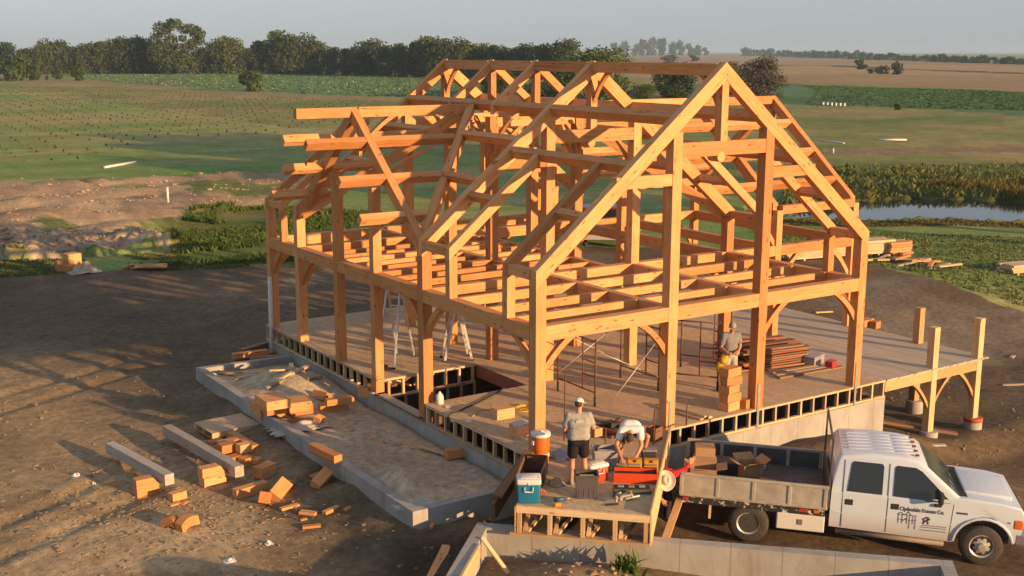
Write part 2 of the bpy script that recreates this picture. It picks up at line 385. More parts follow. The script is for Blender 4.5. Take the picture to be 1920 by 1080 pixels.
# surface kind of every spot (albedo), with ragged borders
def paint():
    n1 = fbm(GX, GY, 2.2, 4, 21)-0.5; n2 = fbm(GX, GY, 2.2, 4, 22)-0.5
    dist = np.hypot(GX-CAM.x, GY-CAM.y)
    wamp = np.clip(dist*0.035, 1.2, 12)
    wx, wy = GX+n1*wamp, GY+n2*wamp
    big = fbm(GX, GY, 30, 4, 23); mid = fbm(GX, GY, 6, 4, 24); fine = fbm(GX, GY, 0.8, 3, 25)
    def lerp(a, b, t): return np.array(a)[None]*(1-t[:, None]) + np.array(b)[None]*t[:, None]
    str_ = fbm(GX*0.25+GY*0.1, GY, 4, 4, 26)                         # mown streaks
    c = lerp((0.15, 0.26, 0.07), (0.38, 0.33, 0.155), sstep(0.30, 0.74, 0.45*str_+0.25*big+0.3*fbm(GX*0.35, GY, 9, 4, 36)))
    c = np.where((GX > 45)[:, None], lerp((0.13, 0.20, 0.06), (0.36, 0.29, 0.14), sstep(0.28, 0.74, 0.35*fbm(GX*0.3-GY*0.15, GY*0.8, 12, 4, 37)+0.35*mid+0.3*big)), c)
    def put(poly, col, warp=True):
        m = inpoly(wx if warp else GX, wy if warp else GY, poly); c[m] = col[m] if col.ndim == 2 else col
        return m
    rows = 0.5+0.5*np.sin(GX*1.05+0.0025*GY*GX*0.12)
    put(TANL, lerp((0.34, 0.26, 0.14), (0.24, 0.21, 0.10), mid))
    put(SOYL, lerp((0.09, 0.19, 0.095), (0.13, 0.225, 0.11), big), False)
    put(WHEAT, lerp((0.40, 0.29, 0.15), (0.30, 0.22, 0.125), sstep(0.3, 0.7, fbm(GX*0.4, GY*0.4, 70, 4, 27))))
    put(STRIP, lerp((0.075, 0.10, 0.055), (0.10, 0.12, 0.06), mid), False)
    put(SOYR, lerp((0.08, 0.17, 0.08), (0.12, 0.21, 0.095), sstep(0.3, 0.7, big)), False)
    put(RIDGER, lerp((0.33, 0.23, 0.14), (0.20, 0.17, 0.09), mid))
    put(REED, lerp((0.16, 0.17, 0.06), (0.10, 0.14, 0.045), mid))
    bt = sstep(0.3, 0.7, mid)
    put(SPOIL, lerp((0.30, 0.21, 0.135), (0.52, 0.37, 0.23), sstep(0.32, 0.68, 0.5*fbm(GX*0.5, GY, 3, 4, 38)+0.5*mid)))
    gpt = inpoly(wx, wy, SPOIL) & (fbm(GX, GY, 5, 4, 39) > 0.60); c[gpt] = (0.15, 0.18, 0.06)
    put(SPOIL2, lerp((0.38, 0.29, 0.21), (0.50, 0.38, 0.26), bt))
    put(WEED, lerp((0.085, 0.15, 0.035), (0.17, 0.17, 0.06), bt))
    damp = sstep(0.42, 0.62, 0.6*mid+0.4*big)
    dirt = lerp((0.14, 0.105, 0.070), (0.235, 0.168, 0.106), damp)
    left = sstep(-3.0, -6.5, GX)*sstep(24, 16, GY)
    dirt = dirt*(1-left[:, None]) + lerp((0.31, 0.225, 0.135), (0.43, 0.32, 0.20), damp)*left[:, None]
    # grey, packed clay streaks on the right of the yard
    cl = sstep(0.55, 0.75, fbm(GX*0.5, GY, 5, 4, 28))*sstep(10, 16, GX)
    dirt = dirt*(1-cl[:, None]*0.7) + np.array((0.22, 0.19, 0.155))[None]*cl[:, None]*0.7
    put(DIRT, dirt)
    # sawdust and shavings on the yard by the beams
    sw = sstep(0.45, 0.62, fine*0.6+mid*0.4)*np.exp(-((GX+6.9)/2.9)**2-((GY-3.4)/2.6)**2)
    c[:] = c*(1-0.85*sw[:, None]) + np.array((0.52, 0.40, 0.25))[None]*0.85*sw[:, None]
    ins = inpoly(GX, GY, [(0.3, 12.6), (-2.7, 12.7), (-2.72, 0.15), (0.3, 0.15)])
    c[ins] = lerp((0.45, 0.37, 0.27), (0.56, 0.46, 0.33), bt)[ins]
    gr = (GX-G0[0])*GA[0]+(GY-G0[1])*GA[1]; gq = (GX-G0[0])*GB[0]+(GY-G0[1])*GB[1]
    gi = (gr > 0) & (gr < GLEN) & (gq > 0) & (gq < 8.6)
    c[gi] = lerp((0.22, 0.16, 0.10), (0.33, 0.235, 0.14), fine)[gi]
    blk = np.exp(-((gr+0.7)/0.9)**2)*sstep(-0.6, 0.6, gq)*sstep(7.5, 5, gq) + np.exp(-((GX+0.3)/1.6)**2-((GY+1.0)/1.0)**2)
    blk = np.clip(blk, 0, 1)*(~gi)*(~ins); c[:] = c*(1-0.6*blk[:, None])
    pd = GZ < -1.95; pd &= GX > 30; c[pd] = (0.05, 0.045, 0.03)
    c *= (0.86+0.28*fine)[:, None]
    return c
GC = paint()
gme = bpy.data.meshes.new('ground')
gme.vertices.add(len(GX)); gme.vertices.foreach_set('co', np.stack((GX, GY, GZ), -1).astype(np.float32).ravel())
gme.loops.add(GF.size); gme.loops.foreach_set('vertex_index', GF.astype(np.int32).ravel())
gme.polygons.add(len(GF)); gme.polygons.foreach_set('loop_start', np.arange(0, GF.size, 4, dtype=np.int32)); gme.polygons.foreach_set('loop_total', np.full(len(GF), 4, np.int32))
gme.polygons.foreach_set('use_smooth', np.ones(len(GF), bool))
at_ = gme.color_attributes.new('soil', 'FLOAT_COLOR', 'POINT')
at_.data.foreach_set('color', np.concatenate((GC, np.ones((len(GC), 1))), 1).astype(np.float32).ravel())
gme.update(); gme.validate()
def ground_mat():
    m = NT('soil_and_grass'); a = m.n('Attribute', attribute_name='soil')
    v = m.coord('Object')
    n1 = m.noise(v, 5.0, 8, 0.68); n2 = m.noise(v, 0.45, 6, 0.6); n3 = m.noise(v, 26, 4, 0.7)
    col = m.mix(1.0, a.outputs['Color'], m.ramp(n1, [(0.28, (0.55, 0.55, 0.55)), (0.72, (1.38, 1.36, 1.32))]), 'MULTIPLY')
    col = m.mix(1.0, col, m.ramp(n2, [(0.3, (0.78, 0.78, 0.80)), (0.7, (1.16, 1.15, 1.12))]), 'MULTIPLY')
    col = m.mix(1.0, col, m.ramp(n3, [(0.3, (0.8, 0.8, 0.8)), (0.7, (1.2, 1.2, 1.2))]), 'MULTIPLY')
    ad = m.n('Math', operation='ADD'); m.l(n1, ad.inputs[0]); m.l(n3, ad.inputs[1])
    m.bump(ad.outputs[0], 0.55, 0.05)
    return m.out(col, 0.95, spec=0.08)
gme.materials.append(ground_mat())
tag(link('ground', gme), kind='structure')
def hz(x, y):
    return float(terrain(np.array([float(x)]), np.array([float(y)]))[0])
def pond_mat():
    m = NT('pond_water'); v = m.coord('Object'); n = m.noise(v, 2.5, 3, 0.5)
    m.bump(n, 0.06, 0.02); m.p.inputs['IOR'].default_value = 1.33
    return m.out((0.03, 0.035, 0.03), 0.06, spec=0.5)
pc = [V((x, y, -1.62)) for x, y in [(34, 24), (44, 14), (92, -20), (110, 5), (66, 36), (44, 44), (36, 36)]]
tag(link('pond_water', mesh('pond_water', pc, [tuple(range(len(pc)))], pond_mat())), kind='structure')
# ================= the timber frame =================
W, PW, ZB, HE, HR = 9.85, 0.25, 2.75, 3.90, 7.95
SL = (HR-HE)/(W/2); TB = 0.31                     # roof slope, tie beam depth
YB = [0.0, 4.62, 7.10, 9.25, 11.80, 13.90]        # near faces of the bents
X2, X3 = 3.50, 6.22
YD, ZD, SD = 8.21, 6.80, 0.84
YN_, YF_ = YD-3.38, YD+3.38                      # cross-gable ridge
house = empty('timber_frame', (W/2, 7, 0), 0, 'orange fir timber frame of a house, skeleton only, posts, rafters and joists bare', 'house frame')
def fb(name, p0, p1, w=PW, h=TB, up=(0, 0, 1), plumb=(0, 0)): return beam(name, p0, p1, w, h, house, M_FIR, up, plumb)
def post(x, y, z0, z1, w=PW, d=PW): return beam('post', (x+w/2, y+d/2, z0), (x+w/2, y+d/2, z1), w, d, house, M_FIR, (0, 1, 0))
def rz(x): return HE + SL*min(x, W-x)              # roof plane height
RD = 0.29                                          # rafter depth
RV = RD*math.sqrt(1+SL*SL)                         # vertical depth of a rafter
def rafter(xa, xb, y, w=0.2, name='rafter', depth=RD, lift=0.0):
    "principal rafter along x in the main roof, top on the roof plane, y = near face"
    vd = depth*math.sqrt(1+SL*SL)
    xa += -0.004 if xa < W/2 else 0.004
    y -= 0.004
    return fb(name, (xa, y+w/2, rz(xa)-vd/2+lift), (xb, y+w/2, rz(xb)-vd/2+lift), w, depth, plumb=(1, 1))
def brace(corner, dirx, size=0.82, rise=0.80, th=0.10, wid=0.25, parent=None, mat=None, drop=-1):
    "curved knee brace: corner = where post face and beam underside meet, dirx = horizontal unit away from the post"
    dx = V(dirx); n = 10
    lo, hi = [], []
    for i in range(n+1):
        t = i/n
        def q(a, c, b): return a*(1-t)**2 + c*2*t*(1-t) + b*t*t
        A, B = V((0, drop*rise)), V((size, 0)); Cc = (A+B)/2*0.72
        A2, B2 = V((0, drop*(rise-wid))), V((size-wid, 0)); C2 = (A2+B2)/2*0.86
        lo.append(q(A, Cc, B)); hi.append(q(A2, C2, B2))
    poly = [(p.x, p.y) for p in lo] + [(p.x, p.y) for p in hi[::-1]]
    bm = bmesh.new(); prism_bm(bm, poly, -th/2, th/2)
    return bm_obj('knee_brace', bm, mat or M_FIR, parent or house, axes(corner, dx, (0, 0, 1), dx.cross(V((0, 0, 1)))))
UB = ZB-TB                                         # underside of the tie beams
def bent(y, full, base=0.0, roof=True, bases=None):
    b = bases or (base,)*4
    yc = y+PW/2
    post(0, y, b[0], HE-0.2); post(W-PW, y, b[3], HE-0.2)
    t2 = rz(X2+PW/2)-RV if roof else ZB-TB
    t2 = t2 if full else UB
    post(X2, y, b[1], t2); post(X3, y, b[2], t2)
    for xa, xb in ((PW, X2), (X2+PW, X3), (X3+PW, W-PW)):
        fb('tie_beam', (xa, yc, ZB-TB/2), (xb, yc, ZB-TB/2), PW-0.012, TB)
    for c, dx in (((PW, yc, UB), (1, 0, 0)), ((X2, yc, UB), (-1, 0, 0)), ((X3+PW, yc, UB), (1, 0, 0)), ((W-PW, yc, UB), (-1, 0, 0))):
        brace(c, dx, th=0.11)
    if roof:
        rafter(-0.0, W/2, y); rafter(W, W/2, y)
        ym = y+0.1
        # collar, struts, king post
        fb('collar_beam', (X2+PW, ym, 6.12), (X3, ym, 6.12), 0.18, 0.31)
        fb('king_post', (W/2, ym, 6.275), (W/2, ym, HR-0.34), 0.19, 0.2, (0, 1, 0))
        for s in (1, -1):
            xo, xi = (2.0, X2) if s > 0 else (W-2.0, X3+PW)
            fb('strut', (xo, ym, 5.51), (xi, ym, 5.51), 0.17, 0.25)
bent(0, True); bent(YB[1], True, bases=(-0.36, 0, 0, 0))
bent(YB[4], True); bent(YB[5], False, roof=False)
for y in YB[2:4]:                                  # middle bents under the cross gable
    post(0, y, -0.36 if y == YB[2] else 0, 4.9 if y == YB[2] else 5.0, 0.23, 0.23)
    post(X2-0.05, y, 0, 6.5); post(X3, y, 0, 6.5); post(W-PW, y, 0, 5.0)
    yc = y+PW/2
    for xa, xb in ((0.23, X2-0.05), (X2+0.2, 5.47)):
        fb('tie_beam', (xa, yc, ZB-TB/2), (xb, yc, ZB-TB/2), PW-0.012, TB)
    rafter(3.55, W/2, y, 0.15, 'upper_rafter', 0.2); rafter(W-3.55, W/2, y, 0.15, 'upper_rafter', 0.2)
    fb('king_post', (W/2, yc-0.05, 6.5), (W/2, yc-0.05, HR-0.33), 0.17, 0.18, (0, 1, 0))
    fb('collar_beam', (X2+0.2, yc, 6.36), (X3, yc, 6.36), 0.16, 0.24)
    for x, s in ((X2+0.2, 1), (X3, -1)): brace((x, yc, 6.24), (s, 0, 0), 0.9, 0.95, 0.1, 0.2)
# wall girts along y and the second-floor framing
def girts(x, w=PW, cut=None):
    for a, b in zip(YB[:-1], YB[1:]):
        fb('girt', (x, a+PW, ZB-TB/2-0.002), (x, b, ZB-TB/2-0.002), w-0.012, TB-0.004)
girts(PW/2); girts(W-PW/2)
girts(X2+0.1, 0.2)
fb('girt', (X3+PW/2, PW, ZB-TB/2-0.002), (X3+PW/2, YB[1], ZB-TB/2-0.002), 0.188, TB-0.004)
fb('girt', (5.56, YB[1]+PW, ZB-TB/2-0.002), (5.56, 10.92, ZB-TB/2-0.002), 0.18, TB-0.004)
fb('tie_beam', (X2+0.2, 10.85, ZB-0.15), (5.47, 10.85, ZB-0.15), 0.16, 0.28)
for y, d in ((PW, 1), (YB[1], -1), (YB[1]+PW, 1), (YB[4], -1), (YB[5], -1)):
    brace((PW/2, y, UB), (0, d, 0), th=0.11)
for y, d in ((PW, 1), (YB[1], -1), (YB[4], -1), (YB[4]+PW, 1), (YB[5], -1)):
    brace((W-PW/2, y, UB), (0, d, 0), th=0.11)
def joist(y, xa, xb, h=0.23, w=0.12):
    fb('floor_joist', (xa, y, ZB-h/2-0.004), (xb, y, ZB-h/2-0.004), w, h)
XS = [(PW-0.006, X2), (X2+0.2, X3+0.025), (X3+0.225, W-PW+0.006)]
for y in (1.12, 2.2, 3.42):
    for xa, xb in XS: joist(y, xa, xb)
for y in (5.5, 6.35, 7.95, 8.6, 9.9): joist(y, X2+0.2, 5.47)
for y in (5.72, 6.42): joist(y, *XS[0])
for y in (7.95, 8.62, 9.95, 10.65): joist(y, *XS[0])
fb('tie_beam', (11.62, YN_-0.02, ZB-0.15), (11.62, YF_+0.0, ZB-0.15), 0.18, 0.27)
# ridge and purlins
RB = 0.26
for a, b in zip([0.2, YB[1]+0.2, YB[2]+0.15, YB[3]+0.15], [YB[1], YB[2], YB[3], YB[4]]):
    fb('ridge_beam', (W/2, a, HR-RB/2-0.03), (W/2, b, HR-RB/2-0.03), 0.2, RB)
for y, s in ((0.2, 1), (YB[1], -1), (YB[1]+0.2, 1), (YB[4], -1)):
    brace((W/2, y, HR-RB-0.03), (0, s, 0), 0.62, 0.75, 0.1, 0.16)
def purlin(x, a, b, w=0.17, h=0.24, name='purlin'):
    "along y, lying in the roof plane at horizontal position x (left slope, mirrored by x > W/2)"
    left = x < W/2
    n = V((-SL, 0, 1)) if left else V((SL, 0, 1)); n.normalize()
    c = V((x, 0, rz(x))) - n*(h/2+0.012)
    return fb(name, (c.x, a, c.z), (c.x, b, c.z), w, h, tuple(n))
XU = 3.62
for s in (0, 1):
    mx = lambda x: W-x if s else x
    purlin(mx(XU), 0.2, YB[1]); purlin(mx(XU), YB[1]+0.2, YB[4]); 
    purlin(mx(2.45), 0.2, YB[1], name='header')
    ya, yb = 1.05, 3.38
    # jack rafters, plates, knee-wall posts and blocks of the near bay
    for y in (ya, yb):
        rafter(mx(0), mx(2.37), y, 0.17, 'jack_rafter', 0.21)
        post(mx(0) if not s else W-0.2, y, ZB, HE-0.2, 0.2, 0.19)
    for a, b in ((0.2, ya), (yb+0.17, YB[1])):
        purlin(mx(1.25), a, b, 0.15, 0.18, 'block')
        fb('eave_plate', (mx(0.105), a+(0.05 if a == 0.2 else 0.02), HE-0.115), (mx(0.105), b+0.004, HE-0.115), 0.19, 0.2)
    # far bay
    rafter(mx(0), mx(2.9), YB[5]+0.0, 0.19, 'jack_rafter', 0.24)
    rafter(mx(0), mx(2.9), YB[5]-0.98, 0.17, 'jack_rafter', 0.21)
    post(mx(0) if not s else W-0.2, YB[5]-0.98, ZB, HE-0.2, 0.19, 0.19)
    fb('eave_plate', (mx(0.105), YB[5]-0.80, HE-0.115), (mx(0.105), YB[5]-0.01, HE-0.115), 0.19, 0.2)
    purlin(mx(1.0), YB[5]-0.8, YB[5]-0.01, 0.15, 0.18, 'block')
    # main roof purlins between the valley and the near bent
    for x, yv in ((2.73, 7.36), (1.62, 6.34)):
        purlin(mx(x), YB[1]+0.2, yv, 0.16, 0.22)
        purlin(mx(x), 2*YD-yv, YB[4], 0.16, 0.22)
# cross gables (left: small gable over the wall; right: deep wing)
def gz(y): return ZD - SD*abs(y-YD)                 # cross-gable roof plane
XE = 14.95                                          # wing end
def crafter(x, ya, yb, w=0.2, d=0.27, name='gable_rafter'):
    vd = d*math.sqrt(1+SD*SD)
    return fb(name, (x, ya, gz(ya)-vd/2), (x, yb, gz(yb)-vd/2), w, d, plumb=(1, 1))
YN, YF = YD-3.42, YD+3.42
crafter(0.095, YN, YD); crafter(0.095, YF, YD)
for x in (11.6, XE-0.1): crafter(x, YN, YD); crafter(x, YF, YD)
def cpurlin(y, xa, xb, w=0.17, h=0.22, name='gable_purlin'):
    s = 1 if y < YD else -1
    n = V((0, -SD*s, 1)).normalized(); c = V((0, y, gz(y))) - n*(h/2+0.01)
    return fb(name, (xa, c.y, c.z), (xb, c.y, c.z), w, h, tuple(n))
fb('gable_ridge', (-1.48, YD, ZD-0.13), (0.0, YD, ZD-0.13), 0.19, 0.25)
fb('gable_ridge', (0.2, YD, ZD-0.13), (XU-0.06, YD, ZD-0.13), 0.19, 0.25)
fb('gable_ridge', (W-XU+0.06, YD, ZD-0.13), (11.5, YD, ZD-0.13), 0.19, 0.25)
fb('gable_ridge', (11.7, YD, ZD-0.13), (XE-0.2, YD, ZD-0.13), 0.19, 0.25)
for dy, ov in ((0.88, 1.58), (1.86, 1.2), (2.80, 1.15)):
    xv = (gz(YD-dy)-HE)/SL                          # where the valley is at this height
    for s in (-1, 1):
        o = ov if s < 0 else ov-0.1
        cpurlin(YD+s*dy, -o, 0.0); cpurlin(YD+s*dy, 0.2, max(0.3, xv-0.1))
        cpurlin(YD+s*dy, W-xv+0.1, 11.5); cpurlin(YD+s*dy, 11.7, XE-0.2)
xr = (ZD-HE)/SL
def valley(x0, y0, x1, y1):
    fb('valley_rafter', (x0, y0, HE-0.17), (x1, y1, ZD-0.17), 0.2, 0.27, plumb=(1, 1))
for s in (0, 1):
    mx = lambda x: W-x if s else x
    valley(mx(0.12), YN+0.1, mx(xr-0.05), YD-0.1); valley(mx(0.12), YF-0.1, mx(xr-0.05), YD+0.1)
for x in (0.7,):
    brace((0.2, YD, ZD-0.255), (1, 0, 0), 1.1, 1.0, 0.1, 0.22)
    brace((0.2, YD-0.88, gz(YD-0.88)-0.3), (1, 0, 0), 1.7, 1.0, 0.1, 0.25)
# struts under the long curved dragon braces of the crossing
for y in YB[2:4]:
    for x, s in ((X2+PW/2-0.05, 1), (X2+PW/2-0.05, -1), (X3+PW/2, 1), (X3+PW/2, -1)):
        brace((x, y+(PW if s > 0 else 0), 6.5), (0, s, 0), 0.85, 0.95, 0.1, 0.18)
for y in (YB[1]+PW, YB[4]):
    s = 1 if y < 8 else -1
    for x in (X2+PW/2, X3+PW/2): brace((x, y, 6.0), (0, s, 0), 0.8, 0.9, 0.1, 0.18)
for y in (-0.004, YB[1]-0.004):
    bm = bmesh.new(); lathe_bm(bm, [(0.105, 0), (0.115, 0.015), (0.115, 0.33)], 20)
    bm_obj('drop_pendant', bm, M_FIR, house, axes((W/2-0.06, y, 5.935), (1, 0, 0), (0, 0, -1), (0, 1, 0)))
# gable wall posts under the left gable rafters, wing walls
for x, y, z0 in ((11.5, YN-0.19, -0.05), (XE-0.25, YN-0.19, -0.05), (XE-0.25, YF-0.06, -0.05), (11.5, YF-0.06, -0.05)):
    post(x, y, z0, HE-0.15, 0.22, 0.22)
yw = YN-0.08
for a, b in ((W, 11.5), (11.72, XE-0.25)):
    fb('girt', (a, yw, ZB-0.15), (b, yw, ZB-0.15), 0.2, 0.29); fb('girt', (a, YF+0.05, ZB-0.15), (b, YF+0.05, ZB-0.15), 0.2, 0.29)
fb('eave_plate', (11.72, yw, HE-0.14), (XE-0.2, yw, HE-0.14), 0.2, 0.24); fb('eave_plate', (11.72, YF+0.05, HE-0.14), (XE-0.2, YF+0.05, HE-0.14), 0.2, 0.24)
fb('tie_beam', (XE-0.14, YN+0.03, ZB-0.15), (XE-0.14, YF-0.06, ZB-0.15), 0.2, 0.29)
fb('tie_beam', (XE-0.12, YD-1.75, 5.05), (XE-0.12, YD+1.75, 5.05), 0.14, 0.2)
post(XE-0.25, YD-0.1, ZB, ZD-0.4, 0.2, 0.2)
for c, d in (((11.5, yw, ZB-0.295), (-1, 0, 0)), ((11.72, yw, ZB-0.295), (1, 0, 0)), ((XE-0.25, yw, ZB-0.295), (-1, 0, 0)), ((W, yw, ZB-0.295), (1, 0, 0)), ((XE-0.25, YF+0.05, ZB-0.295), (-1, 0, 0)), ((11.72, YF+0.05, ZB-0.295), (1, 0, 0)), ((XE-0.14, YN+0.03, ZB-0.295), (0, 1, 0)), ((11.5, yw, HE-0.27), (-1, 0, 0))):
    brace(c, d, 0.95, 1.0, 0.11, 0.24)
# ================= foundations, decks, platform =================
def formed_concrete():
    m = NT('formed_concrete'); v = m.coord('Object')
    c = (0.38, 0.37, 0.35)
    a = m.noise(v, 1.1, 6, 0.6); b = m.noise(v, 18, 5, 0.7)
    col = m.ramp(a, [(0.3, [x*0.75 for x in c]), (0.7, [x*1.06 for x in c])])
    col = m.mix(m.ramp(b, [(0.5, (0, 0, 0)), (0.85, (0.35, 0.35, 0.35))]), col, [x*0.6 for x in c])
    sx = m.n('SeparateXYZ'); m.l(v, sx.inputs[0])
    d = m.n('Math', operation='MULTIPLY'); d.inputs[1].default_value = 1/0.91; m.l(sx.outputs[0], d.inputs[0])
    f = m.n('Math', operation='FRACT'); m.l(d.outputs[0], f.inputs[0])
    s = m.n('Math', operation='SUBTRACT'); s.inputs[1].default_value = 0.5; m.l(f.outputs[0], s.inputs[0])
    ab = m.n('Math', operation='ABSOLUTE'); m.l(s.outputs[0], ab.inputs[0])
    col = m.mix(m.ramp(ab.outputs[0], [(0.006, (0.6, 0.6, 0.6)), (0.016, (0, 0, 0))]), col, (0.16, 0.14, 0.12))
    # form-tie holes
    vo = m.n('TexVoronoi'); vo.inputs['Scale'].default_value = 1.6; vo.inputs['Randomness'].default_value = 0.2; m.l(v, vo.inputs['Vector'])
    col = m.mix(m.ramp(vo.outputs['Distance'], [(0.02, (0.7, 0.7, 0.7)), (0.045, (0, 0, 0))]), col, (0.12, 0.10, 0.09))
    st_ = m.noise(m.coord('Object', (1.0, 1.0, 0.35)), 1.7, 6, 0.7, 0.8)
    col = m.mix(m.ramp(st_, [(0.50, (0, 0, 0)), (0.72, (0.55, 0.55, 0.55))]), col, (0.20, 0.165, 0.125))
    m.bump(b, 0.3, 0.01)
    return m.out(col, 0.85, spec=0.2)
M_FORM = formed_concrete()
M_CELLARSHADE = plain('cellar_shadow_wood', (0.16, 0.10, 0.06), 0.9)  # gloom of the cellar put into the wall's dark wood colour
DX1, DY1 = 10.85, 14.45
found = empty('house_foundation', (DX1/2, 7.2, -1.2), 0, 'poured concrete foundation wall under the timber frame house', 'foundation')
def wall(p0, p1, ztop, zbot, th, parent, mat=M_FORM, name='concrete_wall'):
    a, b = V((*p0, (ztop+zbot)/2)), V((*p1, (ztop+zbot)/2))
    return beam(name, a, b, th, ztop-zbot, parent, mat)
FT = -0.50
wall((0.0, 0.11), (DX1, 0.11), FT, -3.0, 0.22, found)
wall((DX1-0.11, 0.22), (DX1-0.11, DY1-0.22), FT, -3.0, 0.22, found)
wall((0.0, DY1-0.11), (DX1, DY1-0.11), FT, -3.0, 0.22, found)
wall((0.11, 0.22), (0.11, DY1-0.22), FT, -3.0, 0.22, found)
for a, b in (((-0.01, 0.07), (DX1, 0.07)), ((0.07, 0.15), (0.07, DY1))):
    beam('sill_plate', (*a, FT+0.02), (*b, FT+0.02), 0.16, 0.038, found, M_GREYW)
deck = empty('floor_deck', (DX1/2, 7.2, -0.25), 0, 'strand board floor deck on open web floor trusses under the timber frame', 'floor deck')
HX, HY0, HY1 = 2.93, 4.60, 7.02
bm = bmesh.new()
prism_bm(bm, [(0, 0), (DX1, 0), (DX1, DY1), (0, DY1), (0, HY1), (HX, HY1), (HX, HY0), (0, HY0)], -0.022, 0.0)
bm_obj('sheathing', bm, M_OSB, deck)
def db(name, p0, p1, w, h, mat=M_PINE, up=(0, 0, 1)): return beam(name, p0, p1, w, h, deck, mat, up)
RT, RBm = -0.022, -0.46
def rim(p0, p1, inward, first=0.0, skip=None):
    p0, p1 = V((*p0, 0)), V((*p1, 0)); d = (p1-p0); L = d.length; d.normalize(); inw = V((*inward, 0))
    c = inw*0.045
    db('top_chord', p0+c+V((0, 0, RT-0.0195)), p1+c+V((0, 0, RT-0.0195)), 0.088, 0.038)
    db('bottom_chord', p0+c+V((0, 0, RBm+0.019)), p1+c+V((0, 0, RBm+0.019)), 0.088, 0.038)
    n = int((L-0.1)/0.41)
    for i in range(n+1):
        p = p0 + d*(0.06+first+i*(L-0.12-first)/max(1, n)) + inw*0.047
        db('web_stud', p+V((0, 0, RBm+0.039)), p+V((0, 0, RT-0.04)), 0.086, 0.05, up=tuple(d))
        if i < n:
            q = p + inw*1.1
            db('web_diagonal', p+inw*0.1+V((0, 0, RT-0.07)), q+V((0, 0, RBm+0.06)), 0.07, 0.04)
            if i % 2 == 0: db('web_diagonal', q+inw*0.08+V((0, 0, RBm+0.06)), q+inw*1.0+V((0, 0, RT-0.07)), 0.07, 0.04)
rim((3.45, 0.004), (DX1, 0.004), (0, 1))
rim((0.004, 0.3), (0.004, HY0-0.02), (1, 0))
rim((0.004, HY1+0.32), (0.004, DY1), (1, 0))
# opening of the cellar stair: truss ends at the back, red laminated beam on the right
for i in range(7):
    x = 0.33+i*0.42
    if x < HX-0.05:
        db('web_stud', (x, HY1+0.045, RBm), (x, HY1+0.045, RT-0.04), 0.08, 0.06, up=(1, 0, 0))
        db('wall_stud', (x+0.1, HY1+0.1, -2.7), (x+0.1, HY1+0.1, RBm-0.08), 0.09, 0.04, up=(1, 0, 0))
db('top_chord', (0.26, HY1+0.045, RT-0.0195), (HX, HY1+0.045, RT-0.0195), 0.088, 0.038)
db('bottom_chord', (0.26, HY1+0.045, RBm-0.02), (HX, HY1+0.045, RBm-0.02), 0.088, 0.038)
db('bottom_chord', (0.26, HY1+0.10, RBm-0.061), (HX, HY1+0.10, RBm-0.061), 0.12, 0.038)
beam('laminated_beam', (HX+0.045, HY0, -0.19), (HX+0.045, HY1, -0.19), 0.088, 0.33, deck, M_RED)
db('cellar_wall', (0.25, HY1+1.6, -1.6), (HX+3, HY1+1.6, -1.6), 0.1, 2.2, M_CELLARSHADE)
db('sill_board', (0.12, HY0+0.3, -0.40), (0.12, HY1, -0.40), 0.2, 0.05, M_GREYW)
# steel hold-down straps on the front posts
M_STEEL = plain('galvanised_steel', (0.30, 0.31, 0.32), 0.45, 0.6, 0.15, 10)
for x in (X2+0.07, X3+0.06, W-PW+0.05):
    beam('steel_strap', (x+0.035, -0.012, -0.50), (x+0.035, -0.012, 0.62), 0.07, 0.012, house, M_STEEL, (0, 1, 0))
# ---- low stem wall on the left
stem = empty('stem_wall', (-1.4, 6.4, -1.0), 0, 'low concrete stem wall around a sand filled bay at the left side of the house', 'concrete wall')
ST = -0.55
wall((0.0, 12.52), (-2.80, 12.62), ST, -1.6, 0.2, stem)
wall((-2.80+0.1, 12.52), (-2.80+0.1, 0.10), ST, -1.6, 0.2, stem)
wall((-2.60, 0.20), (0.45, 0.20), ST-0.004, -1.6, 0.2, stem)
# ---- garage walls
gar = empty('garage_foundation', (float(G0[0]), float(G0[1]), -1.3), 0, 'concrete foundation wall of the garage in the foreground with rubble inside', 'concrete wall')
def gp(a, b, z=0.0): return V((G0[0]+GA[0]*a+GB[0]*b, G0[1]+GA[1]*a+GB[1]*b, z))
wall(gp(0, 0.115)[:2], gp(GLEN, 0.115)[:2], GTOP, -2.6, 0.23, gar)
wall(gp(0.115, 0.23)[:2], gp(0.115, 9)[:2], GTOP, -2.6, 0.23, gar)
wall(gp(GLEN-0.115, 0.23)[:2], gp(GLEN-0.115, 9)[:2], GTOP-0.003, -2.6, 0.23, gar)
# ---- entry platform (45 degrees)
plat = empty('entry_platform', (0.3, -1.4, -0.3), 0, 'angled entry platform of strand board on open trusses, crowded with tools and coolers', 'platform')
PC0, PC1 = V((-1.70, -1.85, 0)), V((0.03, -3.58, 0)); PA = (PC1-PC0).normalized(); PB = V((0.7071, 0.7071, 0))
bm = bmesh.new(); prism_bm(bm, [(PC0.x, PC0.y), (PC1.x, PC1.y), (3.60, -0.008), (0.14, -0.008)], -0.022, 0.0); bm_obj('sheathing', bm, M_OSB, plat)
def pbm(name, p0, p1, w, h, mat=M_PINE, up=(0, 0, 1)): return beam(name, p0, p1, w, h, plat, mat, up)
PL = (PC1-PC0).length
pbm('top_chord', PC0+PB*0.045+V((0, 0, -0.085)), PC1+PB*0.045+V((0, 0, -0.085)), 0.088, 0.125)
pbm('bottom_chord', PC0-PA*0.12+PB*0.05+V((0, 0, GTOP+0.022)), PC1+PB*0.05+V((0, 0, GTOP+0.022)), 0.16, 0.042)
